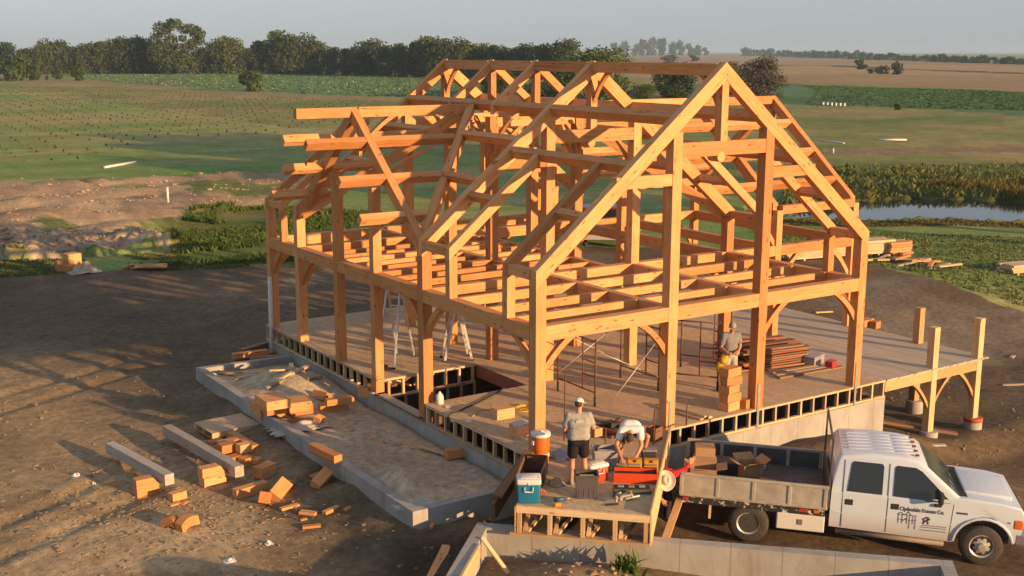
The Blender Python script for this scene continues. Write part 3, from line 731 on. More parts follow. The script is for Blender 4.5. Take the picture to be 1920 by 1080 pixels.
for i, t in enumerate((0.05, 0.62, 1.23, 1.82, 2.38)):
    p = PC0+PA*t+PB*0.045
    pbm('web_stud', p+V((0, 0, GTOP+0.044)), p+V((0, 0, -0.148)), 0.085, 0.075, up=tuple(PA))
    if i < 4:
        q = p+PA*0.10
        pbm('web_diagonal', q+V((0, 0, GTOP+0.07)), q+PB*0.75+V((0, 0, -0.10)), 0.07, 0.04)
        pbm('web_diagonal', q+PA*0.05+V((0, 0, GTOP+0.07)), q+PA*0.32+PB*1.1+V((0, 0, -0.36)), 0.07, 0.04)
        pbm('web_stud', q+PA*0.25+PB*1.15+V((0, 0, GTOP+0.05)), q+PA*0.25+PB*1.15+V((0, 0, -0.06)), 0.07, 0.05, up=tuple(PA))
pbm('rim_board', PC1+PA*0.022+V((0, 0, -0.24)), PC1+PA*0.022+PB*4.9+V((0, 0, -0.24)), 0.03, 0.68, M_PALE)
pbm('rim_board', PC0-PA*0.02+V((0, 0, -0.28)), PC0-PA*0.02+PB*2.6+V((0, 0, -0.28)), 0.03, 0.5, M_PINE)
# ---- porch
porch = empty('porch_deck', (12.9, 3.6, -1.0), 0, 'plank porch deck with pale posts beyond the right corner of the house', 'porch')
bm = bmesh.new()
x = DX1+0.004; i = 0
while x < 14.95:
    l = rnd.uniform(-0.02, 0.02); box_bm(bm, (x, -0.03+l, -0.045), (x+0.144, 12.0, -0.003+rnd.uniform(-0.002, 0.002))); x += 0.15
bm_obj('deck_boards', bm, M_DECK, porch)
XPa, XPb = 12.70, 14.62
def rb(name, p0, p1, w, h, mat=M_PALE, up=(0, 0, 1)): return beam(name, p0, p1, w, h, porch, mat, up)
PWp = 0.21
for (x, y, zt, zb) in ((XPa, 0.0, 1.10, -1.74), (XPb, 0.0, 1.10, -1.70), (XPb+0.02, 1.95, 1.03, -1.70)):
    rb('post', (x+PWp/2, y+PWp/2, zb), (x+PWp/2, y+PWp/2, zt), PWp, PWp, M_PALE, (0, 1, 0))
yb_ = PWp/2
for a, b in ((DX1, XPa), (XPa+PWp, XPb)): rb('porch_beam', (a, yb_, -0.19), (b, yb_, -0.19), 0.19, 0.28)
rb('porch_beam', (XPb+PWp/2, PWp, -0.19), (XPb+PWp/2, 1.95, -0.19), 0.19, 0.28); rb('porch_beam', (XPb+PWp/2, 2.17, -0.19), (XPb+PWp/2, 12, -0.19), 0.19, 0.28)
for c, d in (((XPa, yb_, -0.33), (-1, 0, 0)), ((XPa+PWp, yb_, -0.33), (1, 0, 0)), ((XPb, yb_, -0.33), (-1, 0, 0)), ((XPb+PWp/2, PWp, -0.33), (0, 1, 0)), ((XPb+PWp/2, 1.95, -0.33), (0, -1, 0))):
    brace(c, d, 0.72, 0.80, 0.1, 0.17, porch, M_PALE)
M_TUBE = plain('orange_form_tube', (0.42, 0.10, 0.045), 0.8)
for (x, y, z1, ring) in ((XPa, 0.0, -1.74, False), (XPb, 0.0, -1.70, True), (XPb+0.02, 1.95, -1.70, False)):
    bm = bmesh.new(); lathe_bm(bm, [(0.24, -2.7), (0.245, z1-0.03), (0.235, z1)], 22, Matrix.Translation((x+PWp/2+0.03, y+PWp/2-0.02, 0)))
    ft = bm_obj('footing', bm, M_CONC, porch)
    if ring:
        bm = bmesh.new(); lathe_bm(bm, [(0.255, z1-0.10), (0.26, z1-0.01), (0.25, z1+0.004)], 22, Matrix.Translation((x+PWp/2+0.03, y+PWp/2-0.02, 0)))
        bm_obj('tube_rim', bm, M_TUBE, ft)
# ================= trees, shrubs, reeds =================
def leaf_mat(name, dark, light, yellow=None):
    m = NT(name)
    ge = m.n('NewGeometry'); oi = m.n('ObjectInfo')
    v = m.coord('Object'); n = m.noise(v, 0.55, 3, 0.6); n2 = m.noise(v, 3.0, 2, 0.5)
    col = m.ramp(n, [(0.3, dark), (0.7, light)])
    col = m.mix(m.ramp(n2, [(0.35, (0, 0, 0)), (0.75, (0.45, 0.45, 0.45))]), col, yellow or [c*1.35 for c in light])
    tint = m.ramp(oi.outputs['Random'], [(0.0, (0.72, 0.80, 0.85)), (0.5, (1, 1, 1)), (1.0, (1.25, 1.15, 0.95))])
    col = m.mix(1.0, col, tint, 'MULTIPLY')
    m.p.inputs['Subsurface Weight'].default_value = 0.0
    tr = m.n('BsdfTranslucent'); m.l(col, tr.inputs[0]); mx = m.n('MixShader'); mx.inputs[0].default_value = 0.25
    m.out(col, 0.75, spec=0.15)
    o = [x for x in m.t.nodes if x.type == 'OUTPUT_MATERIAL'][0]
    m.l(m.p.outputs[0], mx.inputs[1]); m.l(tr.outputs[0], mx.inputs[2]); m.l(mx.outputs[0], o.inputs[0])
    return m.m
M_LEAF = leaf_mat('cottonwood_leaves', (0.030, 0.050, 0.020), (0.070, 0.095, 0.030))
M_LEAFY = leaf_mat('yellow_green_leaves', (0.07, 0.11, 0.025), (0.14, 0.17, 0.04))
M_LEAFG = leaf_mat('grey_brown_leaves', (0.075, 0.066, 0.050), (0.12, 0.105, 0.075))
M_BUSH = leaf_mat('shrub_leaves', (0.04, 0.07, 0.02), (0.095, 0.13, 0.035))
M_BARK = plain('tree_bark', (0.20, 0.155, 0.11), 0.9, var=0.3)
def crown_mesh(name, blobs, n, leaf, seed, mat):
    "blobs: (cx,cy,cz,rx,ry,rz); leaf-clump quads over and through their volume"
    rs = np.random.RandomState(seed); vol = np.array([b[3]*b[4]*b[5] for b in blobs])**0.67; pick = rs.choice(len(blobs), n, p=vol/vol.sum())
    B = np.array(blobs)[pick]
    d = rs.normal(size=(n, 3)); d /= np.linalg.norm(d, axis=1)[:, None]
    rad = rs.uniform(0.35, 1.2, n)**0.62
    ctr = B[:, :3] + d*B[:, 3:]*rad[:, None] + rs.normal(size=(n, 3))*0.06*B[:, 3:]
    nn = d*0.7 + rs.normal(size=(n, 3))*0.6; nn /= np.linalg.norm(nn, axis=1)[:, None]
    t = np.cross(nn, rs.normal(size=(n, 3))); t /= np.linalg.norm(t, axis=1)[:, None]; b = np.cross(nn, t)
    s = leaf*rs.uniform(0.5, 1.25, n)[:, None]
    k = 5; vs = []
    for i in range(k):
        a = 2*math.pi*i/k + 0.3; rr = s*(0.75+0.5*rs.rand(n))[:, None]
        vs.append(ctr + t*math.cos(a)*rr + b*math.sin(a)*rr*0.75 + nn*(rs.rand(n)[:, None]-0.5)*s*0.5)
    vv = np.stack(vs, 1).reshape(-1, 3)
    me = bpy.data.meshes.new(name); me.vertices.add(len(vv)); me.vertices.foreach_set('co', vv.astype(np.float32).ravel())
    me.loops.add(n*k); me.loops.foreach_set('vertex_index', np.arange(n*k, dtype=np.int32))
    me.polygons.add(n); me.polygons.foreach_set('loop_start', np.arange(0, n*k, k, dtype=np.int32)); me.polygons.foreach_set('loop_total', np.full(n, k, np.int32))
    me.materials.append(mat); me.update(); return me
def trunk_mesh(name, h, r, limbs, seed):
    rr = random.Random(seed); bm = bmesh.new()
    tube_bm(bm, [(0, 0, -0.4), (rr.uniform(-.1, .1)*h*.1, 0, h*0.3), (rr.uniform(-.3, .3)*h*.1, rr.uniform(-.2, .2)*h*.1, h*0.62), (0, 0, h*0.9)], r, 7, radii=[r*1.25, r, r*0.6, r*0.2])
    for p in limbs:
        z0 = h*rr.uniform(0.22, 0.5); m = V(p)*0.5+V((0, 0, z0*0.3))
        tube_bm(bm, [(0, 0, z0), m, p], r*.4, 5, radii=[r*.5, r*.35, r*.12])
    me = bpy.data.meshes.new(name); bmesh.ops.recalc_face_normals(bm, faces=bm.faces[:]); bm.to_mesh(me); bm.free(); me.materials.append(M_BARK); return me
def rand_blobs(h, w, seed, base=0.12, n=11):
    rr = random.Random(seed); out = []; n += 8
    for i in range(n):
        z = h*(base+(0.93-base)*((i+0.5)/n)); env = math.sin(math.pi*min(1, max(0.05, (z/h-base*0.5)/(1-base*0.4))))**0.55
        a = rr.uniform(0, 6.28); q = w*0.5*env*rr.uniform(0.2, 0.75)
        s = w*rr.uniform(0.13, 0.24)
        out.append((q*math.cos(a), q*math.sin(a), min(z, h-s*0.8), s, s, s*rr.uniform(0.7, 0.95)))
    return out
def make_tree(name, h, w, seed, n, leaf, mat, base=0.12, nb=11):
    bl = rand_blobs(h, w, seed, base, nb)
    return crown_mesh('crown', bl, n, leaf, seed, mat), trunk_mesh('trunk', h, h*0.022, [b[:3] for b in bl[2::2]], seed)
def place_tree(name, proto, loc, s, rz, label, cat, group, sz=None):
    t = empty(name, loc, rz, label, cat, group)
    M = Matrix.Diagonal((s, s, sz or s, 1))
    link('crown', proto[0], t, M, True); link('trunk', proto[1], t, M, True); return t
# --- the tree belt beyond the left fields
M_LEAF2 = leaf_mat('lighter_tree_leaves', (0.045, 0.072, 0.022), (0.10, 0.125, 0.038))
belt = [make_tree('tree', 16, w, s, 3800, 0.5, (M_LEAF, M_LEAF2, M_LEAF)[s % 3], 0.0, nb+4) for w, s, nb in ((15, 1, 12), (18, 2, 14), (13, 3, 11), (16, 4, 12), (20, 5, 15))]
TG = 'trees of the belt beyond the green fields'
# (u of the middle, v of the foot, v of the top, width factor)
BELT = [(-40, 140, 88, 1), (12, 140, 82, 1), (48, 140, 92, 1), (78, 140, 88, 1), (104, 139, 76, 1.1), (134, 139, 90, 1), (160, 139, 84, 1), (188, 139, 80, 1), (216, 138.5, 76, 1), (246, 138.5, 70, 1.1), (270, 138.5, 74, 1), (296, 138.5, 96, 1), (322, 138.5, 88, .9), (380, 138.5, 92, .9), (408, 139, 78, 1), (432, 139, 72, 1.1), (462, 139, 92, 1), (486, 139, 78, 1), (520, 139, 62, 1.1), (560, 139.5, 66, 1.1), (592, 139.5, 80, 1), (622, 140, 90, 1), (650, 140.5, 92, 1), (676, 141, 88, 1), (698, 141, 76, 1), (726, 142, 88, 1), (752, 143, 84, 1), (782, 144, 78, 1), (812, 145, 72, 1.15), (846, 146, 74, 1.1), (872, 146, 82, 1), (900, 146, 84, 1), (930, 147, 86, 1), (958, 147, 92, 1), (990, 148, 84, 1.05), (1024, 149, 86, 1), (1056, 150, 76, 1.0)]
adj = ['rounded dark', 'tall leafy', 'low spreading', 'dense full', 'broad ragged']
for i, (u, vb, vt, wf) in enumerate(BELT):
    p = at(u, vb, -1.2); h = (vb-vt)/pxm(p)
    t = place_tree('belt_tree', belt[i % 5], (p.x, p.y, -1.3), h/16*wf, rnd.uniform(0, 6), '%s green tree of the far tree belt beyond the left fields' % adj[i % 5], 'tree', TG, h/16*1.03)
# the tall cottonwood standing above the belt
p = at(342, 138, -1.2)-V((6, 14, 0)); S = 1/pxm(p)
bl = [(dx*S, rnd.uniform(-3, 3), dz*S, rx*S, rx*S*0.9, rz_*S) for dx, dz, rx, rz_ in ((-24, 82, 17, 14), (-8, 93, 15, 9), (20, 84, 20, 9), (38, 76, 15, 10), (-38, 62, 13, 14), (44, 62, 12, 8), (-45, 38, 14, 17), (-20, 30, 20, 17), (10, 26, 20, 16), (34, 30, 18, 17), (0, 14, 42, 13), (-12, 62, 12, 13), (24, 55, 12, 9), (6, 66, 8, 6), (4, 48, 16, 10), (-26, 52, 12, 12))]
t = empty('cottonwood_tree', (p.x, p.y, -1.3), 0, 'tallest cottonwood of the far belt, open crown with sky showing through its pale limbs', 'tree')
link('crown', crown_mesh('crown', bl, 6500, 0.52, 31, M_LEAF), t, None, True); link('trunk', trunk_mesh('trunk', 17, 0.75, [b[:3] for b in bl[:6]], 4), t, None, True)
# --- nearer trees behind the roof
midp = [make_tree('tree', 10, w, s, 8000, 0.19, m, 0.0, nb+4) for w, s, nb, m in ((11, 11, 14, M_LEAFY), (9, 12, 12, M_LEAF), (11, 13, 16, M_LEAFG))]
def midtree(name, pi, u, vb, vt, wpx, label, back=0):
    p = at(u, vb, -1.3); h = (vb-vt)/pxm(p); w0 = 10
    place_tree(name, midp[pi], (p.x, p.y, -1.35), wpx/pxm(p)/w0, rnd.uniform(0, 6), label, 'tree', 'trees standing behind the roof ridge', h/10*1.02)
midtree('leafy_tree', 0, 1120, 192, 92, 165, 'large yellow green tree right behind the middle of the roof ridge')
midtree('leafy_tree', 0, 1040, 186, 120, 130, 'yellow green tree showing between the left rafters under the ridge')
midtree('leafy_tree', 0, 1205, 192, 158, 60, 'small bright green tree low between the rafters near the front gable')
midtree('dark_tree', 1, 1262, 184, 116, 110, 'dark green tree between the ridge and the front gable rafter')
midtree('dark_tree', 1, 930, 178, 130, 110, 'dark green tree seen through the rafters at the far end of the ridge')
midtree('brown_tree', 2, 1425, 186, 108, 112, 'hazy grey brown tree to the right of the gable peak')
midtree('brown_tree', 2, 1372, 180, 118, 80, 'grey brown tree hidden behind the gable peak')
# --- shrubs at the field edges
shr = [crown_mesh('foliage', rand_blobs(3.2, w, s, -0.05, 10), 2600, 0.17, s, M_BUSH) for w, s in ((4.2, 41), (3.4, 42))]
def shrub(i, u, vb, vt, wpx, label):
    p = at(u, vb, -1.2); o = link('shrub', shr[i], None, Matrix.Translation((p.x, p.y, -1.3)) @ Matrix.Diagonal((wpx/pxm(p)/4, wpx/pxm(p)/4, (vb-vt)/pxm(p)/3.1, 1)))
    tag(o, label, 'shrub', 'shrubs along the edge of the field')
shrub(0, 472, 174, 134, 48, 'round green shrub alone at the corner of the bean field')
shrub(0, 24, 152, 104, 70, 'big rounded shrub at the left edge of the photo')
shrub(1, 63, 151, 122, 40, 'medium shrub just right of the big rounded shrub')
shrub(1, 109, 149, 131, 26, 'small round shrub between the two shrubs at the field corner')
shrub(0, 147, 152, 132, 27, 'small dark shrub at the tan tip of the bean field')
shrub(1, 1682, 207, 194, 16, 'tiny dark bush at the lower edge of the right bean field')
shrub(1, 88, 150, 141, 9, 'tiny low bush in the grass beside the small shrubs')
# --- unseen tall trees added on the right to shade the left field
tallp = [make_tree('tree', 20, w, s, 1500, 0.9, M_LEAF, 0.56, 10) for w, s in ((12, 61), (13, 62))]
for i, (x, y, h) in enumerate(((49, -4, 16), (54, -7, 18), (60, -4, 20.5), (68, -4, 23.5), (72, -8, 22), (78, -4, 22))):
    place_tree('added_shade_tree', tallp[i % 2], (x, y, -1.4), h/20, i*1.3, 'tall tree added out of the picture on the right to cast shade on the left field', 'tree', 'trees added right of the picture for their shade')
# --- far trees on the right horizon
far = [make_tree('tree', 8, w, s, 420, 0.75, M_LEAF, 0.0, 8) for w, s in ((10, 51), (8, 52), (12, 53))]
def fartree(u, vb, vt, wpx, label, grp):
    p = at(u, vb, -1.2); s = wpx/pxm(p)/9
    place_tree('distant_tree', far[rnd.randrange(3)], (p.x, p.y, -1.3), s, rnd.uniform(0, 6), label, 'tree', grp, (vb-vt)/pxm(p)/8*1.05)
u = 1398; k = 0
while u < 1990:
    vb = 104.5+(u-1400)*0.0325; hgt = 9+5*float(vnoise(np.array([u/26.0]), np.array([0.5]))[0])+rnd.uniform(-1.5, 3)
    fartree(u, vb+rnd.uniform(-.3, .3), vb-hgt, rnd.uniform(15, 24), 'distant bluish tree of the low tree line on the right horizon', 'tree line on the right horizon'); u += rnd.uniform(9, 15)
for u, vt, w in ((1152, 82, 22), (1170, 80, 20), (1192, 84, 18), (1204, 76, 22), (1222, 73, 26), (1240, 74, 26), (1262, 80, 20), (1276, 78, 18), (1292, 83, 24), (1308, 86, 22), (1322, 90, 16)):
    fartree(u, 104, vt, w, 'distant tree in the hazy clump on the horizon above the roof ridge', 'hazy clump of trees on the horizon')
for u, vb, vt, w, l in ((1612, 131, 113, 30, 'roundish grey green tree alone in the wheat field'), (1682, 140, 117, 24, 'upright grey green tree in the wheat field'), (1655, 139, 124, 26, 'low grey tree left of the upright tree in the wheat field'), (1632, 138, 129, 20, 'low bush between the trees of the wheat field'), (1256, 114, 104, 30, 'dark tree at the edge of the wheat field, just left of the gable peak'), (1300, 115, 103, 26, 'dark tree above the ridge end by the gable peak')):
    p = at(u, vb, -1.2); place_tree('field_tree', far[rnd.randrange(3)], (p.x, p.y, -1.3), w/pxm(p)/9, rnd.uniform(0, 6), l, 'tree', 'trees in the wheat field', (vb-vt)/pxm(p)/8*1.05)
# --- reeds, weeds and field crops nobody could count
def blades(name, pts, hmin, hmax, wd, mat, seed, lean=0.35, per=1):
    rs = np.random.RandomState(seed); pts = np.repeat(np.array(pts), per, 0); n = len(pts)
    a = rs.uniform(0, 6.283, n); hh = rs.uniform(hmin, hmax, n); w_ = wd*rs.uniform(0.6, 1.4, n)
    dx, dy = np.cos(a), np.sin(a); lx_, ly_ = rs.normal(size=n)*lean*hh, rs.normal(size=n)*lean*hh
    b = pts; V0 = np.stack((b[:, 0]-dx*w_, b[:, 1]-dy*w_, b[:, 2]-0.03), 1); V1 = np.stack((b[:, 0]+dx*w_, b[:, 1]+dy*w_, b[:, 2]-0.03), 1)
    V2 = np.stack((b[:, 0]+dx*w_*.7+lx_*.45, b[:, 1]+dy*w_*.7+ly_*.45, b[:, 2]+hh*.6), 1); V3 = np.stack((b[:, 0]-dx*w_*.7+lx_*.45, b[:, 1]-dy*w_*.7+ly_*.45, b[:, 2]+hh*.6), 1)
    V4 = np.stack((b[:, 0]+lx_, b[:, 1]+ly_, b[:, 2]+hh), 1)
    vv = np.stack((V0, V1, V2, V3, V4), 1).reshape(-1, 3); i = np.arange(n)*5
    lp = np.stack((i, i+1, i+2, i+3, i+3, i+2, i+4), 1).ravel()
    me = bpy.data.meshes.new(name); me.vertices.add(len(vv)); me.vertices.foreach_set('co', vv.astype(np.float32).ravel())
    me.loops.add(len(lp)); me.loops.foreach_set('vertex_index', lp.astype(np.int32))
    st = np.stack((np.arange(n)*7, np.arange(n)*7+4), 1).ravel(); tt = np.tile([4, 3], n)
    me.polygons.add(2*n); me.polygons.foreach_set('loop_start', st.astype(np.int32)); me.polygons.foreach_set('loop_total', tt.astype(np.int32))
    me.materials.append(mat); me.update()
    return me
def scatter(poly, n, seed, zoff=0.0, dens=None):
    rs = np.random.RandomState(seed); P = np.array(poly); lo, hi = P.min(0), P.max(0); out = np.zeros((0, 3))
    while len(out) < n:
        x = rs.uniform(lo[0], hi[0], n); y = rs.uniform(lo[1], hi[1], n); m = inpoly(x, y, poly)
        if dens: m &= fbm(x, y, dens, 3, seed) > 0.47
        x, y = x[m], y[m]; out = np.concatenate((out, np.stack((x, y, terrain(x, y)), 1)))
    return out[:n]
M_REED = leaf_mat('marsh_reeds', (0.060, 0.075, 0.025), (0.15, 0.13, 0.05), (0.24, 0.17, 0.07))
M_BEAN2 = leaf_mat('blue_green_bean_leaves', (0.055, 0.115, 0.055), (0.10, 0.165, 0.08))
M_BEAN = leaf_mat('bean_leaves', (0.06, 0.13, 0.04), (0.11, 0.18, 0.06))
M_MARSH = leaf_mat('marsh_grass', (0.08, 0.12, 0.03), (0.16, 0.185, 0.055), (0.26, 0.21, 0.085))
M_WEED = leaf_mat('tall_weeds', (0.055, 0.10, 0.020), (0.12, 0.16, 0.04))
M_GRASS = leaf_mat('rough_grass', (0.09, 0.13, 0.035), (0.19, 0.20, 0.075))
P_ = scatter(REED, 30000, 5); P_ = P_[P_[:, 2] > -1.9]
RIM = wp([(1400, 352), (1560, 352), (1700, 350), (1920, 348), (2200, 346), (2200, 400), (1400, 400)], -1.4)
q_ = inpoly(P_[:, 0], P_[:, 1], RIM) & (fbm(P_[:, 0], P_[:, 1], 4, 3, 40) > 0.53)
tag(link('marsh_reeds', blades('marsh_reeds', P_[q_], 0.15, 0.7, 0.055, M_REED, 6, per=2)), kind='stuff')
Q_ = P_[~q_]; dl = np.hypot(Q_[:, 0]-CAM.x, Q_[:, 1]-CAM.y); thin = np.random.RandomState(5).rand(len(Q_)) < np.clip((108-dl)/34, 0.05, 0.85)*(0.35+fbm(Q_[:, 0], Q_[:, 1], 6, 3, 43))
tag(link('marsh_grass', blades('marsh_grass', Q_[thin], 0.05, 0.42, 0.11, M_MARSH, 6, 0.6)), kind='stuff')
P_ = scatter(WEED, 9000, 7, dens=3.0)
tag(link('tall_weeds', blades('tall_weeds', P_, 0.06, 0.34, 0.05, M_WEED, 8, 0.6, per=2)), kind='stuff')
fr = wp([(-60, 482), (0, 487), (120, 486), (230, 482), (330, 482), (420, 500), (500, 486), (500, 499), (400, 508), (280, 513), (180, 515), (90, 518), (0, 524), (-60, 530)])
rt = wp([(1400, 420), (1500, 425), (1640, 430), (1920, 440), (2050, 450), (2050, 560), (1900, 545), (1800, 527), (1700, 506), (1640, 494), (1560, 478), (1450, 470)])
P_ = np.concatenate((scatter(fr, 7000, 9, dens=2.0), scatter(rt, 6000, 10)))
tag(link('rough_grass', blades('rough_grass', P_, 0.03, 0.13, 0.045, M_GRASS, 11, 0.6, per=2)), kind='stuff')
bk = wp([(1440, 412), (1560, 414), (1640, 417), (1720, 413), (1800, 413), (1860, 418), (2000, 422), (2000, 432), (1800, 424), (1640, 427), (1440, 424)], -1.4)
P_ = scatter(bk, 5000, 15); P_ = P_[P_[:, 2] > -1.9]
tag(link('bank_grass', blades('bank_grass', P_, 0.04, 0.14, 0.05, M_REED, 16)), kind='stuff')
M_SEED = leaf_mat('dry_seedlings', (0.055, 0.06, 0.02), (0.11, 0.10, 0.035))
# seedling rows of the left field, tufts of the bean fields
rows = []
A0, A1 = at(-200, 330, -1.2), at(-40, 172, -1.2)
for i in range(64):
    for j in range(60):
        x = -18+i*2.3+j*0.35+rnd.uniform(-.12, .12); y = 84+j*4.2+rnd.uniform(-.25, .25)
        if rnd.random() < 0.8: rows.append((x, y))
rows = np.array(rows); FIELD = wp([(-100, 318), (160, 300), (330, 262), (560, 250), (740, 215), (700, 192), (480, 182), (200, 166), (-100, 166)])
m = inpoly(rows[:, 0], rows[:, 1], FIELD); rows = rows[m]
rp = np.stack((rows[:, 0], rows[:, 1], terrain(rows[:, 0], rows[:, 1])), 1)
tag(link('crop_seedlings', blades('crop_seedlings', rp, 0.12, 0.34, 0.13, M_SEED, 12, 0.25, per=4)), kind='stuff')
rows = []
for i in range(150):
    q0, q1 = V(wp([(1490+i*4.2, 161+i*0.12)])[0]), V(wp([(1470+i*4.2+(i*0.9), 199+i*0.17)])[0])
    for j in range(46):
        t = j/46; q = q0*(1-t)+q1*t; rows.append((q.x+8*math.sin(t*2.2+0.4), q.y))
rows = np.array(rows); rows = rows[inpoly(rows[:, 0], rows[:, 1], SOYR)]
rp = np.stack((rows[:, 0], rows[:, 1], terrain(rows[:, 0], rows[:, 1])), 1)
keep = np.random.RandomState(4).rand(len(rp)) < 0.75
tag(link('bean_rows', blades('bean_rows', rp[keep], 0.06, 0.16, 0.34, M_BEAN, 13, 0.9, per=3)), kind='stuff')
P_ = scatter(SOYL, 14000, 17); tag(link('bean_plants', blades('bean_plants', P_, 0.08, 0.3, 0.4, M_BEAN2, 18, 0.8)), kind='stuff')
P_ = scatter(SOYL, 230, 14)
M_STRAW = plain('pale_weeds', (0.34, 0.30, 0.18), 0.9)
tag(link('pale_weeds', blades('pale_weeds', P_, 0.2, 0.55, 0.13, M_STRAW, 14, 0.3, per=3)), kind='stuff')
# ================= the white flatbed truck =================
def paint_mat(name, c, rough=0.28, dirt=True):
    m = NT(name); v = m.coord('Object'); n = m.noise(v, 3, 5, 0.6)
    sx = m.n('SeparateXYZ'); m.l(v, sx.inputs[0])
    col = m.mix(m.ramp(n, [(0.35, (0, 0, 0)), (0.8, (0.18, 0.18, 0.18))]), c, [x*0.75 for x in c])
    if dirt:
        rp = m.ramp(sx.outputs[2], [(0.42, (0.6, 0.6, 0.6)), (0.85, (0, 0, 0))])
        col = m.mix(rp, col, (0.30, 0.22, 0.15))
    m.p.inputs['Coat Weight'].default_value = 0.25
    return m.out(col, rough, spec=0.4)
M_WHITE = paint_mat('white_truck_paint', (0.53, 0.60, 0.67))
M_GLASS = plain('dark_window_glass', (0.012, 0.014, 0.014), 0.04, 0, 0.1, spec=0.8)
M_BLACK = plain('black_rubber', (0.02, 0.019, 0.018), 0.7, var=0.3)
M_TYRE = plain('dusty_tyre', (0.045, 0.040, 0.035), 0.85, var=0.35, scale=14)
M_CHROME = plain('steel_wheel', (0.50, 0.48, 0.44), 0.4, 0.5, 0.25, 12)
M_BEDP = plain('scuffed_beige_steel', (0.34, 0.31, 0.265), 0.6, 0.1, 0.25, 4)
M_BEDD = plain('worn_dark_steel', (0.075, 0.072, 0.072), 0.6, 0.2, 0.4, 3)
M_AMBER = plain('amber_lens', (0.55, 0.12, 0.02), 0.3)
M_MARK = plain('dark_amber_lens', (0.16, 0.03, 0.015), 0.3)
M_REDL = plain('red_lens', (0.45, 0.03, 0.02), 0.3)
M_SIGN = plain('black_lettering', (0.06, 0.055, 0.06), 0.6)
def flaky():
    m = NT('flaking_black_paint'); v = m.coord('Object', (1, 1, 1.6)); n = m.noise(v, 6.5, 5, 0.75)
    col = m.ramp(n, [(0.55, (0.018, 0.017, 0.017)), (0.585, (0.5, 0.5, 0.48))])
    return m.out(col, 0.75)
M_FLAKE = flaky()
TA = math.atan2(-0.71493, 0.69919)
TM = Matrix.Translation((3.96, -2.145, -1.525)) @ Matrix.Rotation(TA, 4, 'Z')
truck = empty('pickup_truck', (3.96, -2.145, -1.525), TA, 'white crew cab flatbed truck loaded with cartons, parked behind the garage wall', 'truck')
TT = TM @ Matrix.Rotation(0.026, 4, 'Y')
def tob(name, bm, mat, parent=None, angle=None): return bm_obj(name, bm, mat, parent or truck, TT, False, False, angle)
CW = 0.985                                            # half width of the cab
def side(z): return CW if z < 1.22 else CW - (z-1.22)*0.215
bm = bmesh.new()
def arch(cx, cz, r, a0, a1, n=10): return [(cx+r*math.cos(math.radians(a0+(a1-a0)*i/n)), cz+r*math.sin(math.radians(a0+(a1-a0)*i/n))) for i in range(n+1)]
low = [(1.56, 0.50), (3.80, 0.44)] + arch(4.45, 0.42, 0.56, 178, 10) + [(5.10, 0.62), (5.15, 0.80), (5.165, 1.14), (5.10, 1.245), (4.75, 1.305), (4.30, 1.335), (4.02, 1.345), (3.6, 1.30), (1.56, 1.25)]
RX = axes((0, 0, 0), (1, 0, 0), (0, 0, 1), (0, -1, 0))
t = bmesh.new(); prism_bm(t, low, -CW, CW, RX); bmesh.ops.recalc_face_normals(t, faces=t.faces[:])
es = [e for e in t.edges if len(e.link_faces) == 2 and e.calc_face_angle() > 1.0 and all(abs(abs(v.co.y)-CW) < 1e-4 for v in e.verts) and min(v.co.z for v in e.verts) > 0.9]
bmesh.ops.bevel(t, geom=es, offset=0.07, segments=3, profile=0.6, affect='EDGES'); merge_bm(bm, t)
green = [(1.56, 1.20), (1.585, 1.55), (1.63, 1.88), (1.72, 1.985), (2.3, 2.02), (2.9, 2.005), (3.16, 1.96), (3.30, 1.88), (3.98, 1.34), (3.9, 1.20)]
t = bmesh.new(); prism_bm(t, green, -CW, CW, RX)
for v in t.verts:
    s = 1 if v.co.y > 0 else -1; v.co.y = s*(side(v.co.z)-0.004)
bmesh.ops.recalc_face_normals(t, faces=t.faces[:])
es = [e for e in t.edges if len(e.link_faces) == 2 and e.calc_face_angle() > 0.7 and min(v.co.z for v in e.verts) > 1.3 and abs(e.verts[0].co.y-e.verts[1].co.y) < 0.25]
bmesh.ops.bevel(t, geom=es, offset=0.075, segments=4, profile=0.5, affect='EDGES'); merge_bm(bm, t)
# roof ribs, hood centre bulge
for k in range(6):
    y = -0.5+k*0.2
    for xa, xb in ((1.85, 2.3), (2.36, 2.72), (2.78, 3.1)): rbox_bm(bm, (xa, y-0.035, 1.985), (xb, y+0.035, 2.022), 0.012, 2)
rbox_bm(bm, (4.08, -0.62, 1.27), (4.98, 0.62, 1.365), 0.03, 3, Matrix.Translation((4.5, 0, 1.28)) @ Matrix.Rotation(0.055, 4, 'Y') @ Matrix.Translation((-4.5, 0, -1.28)))
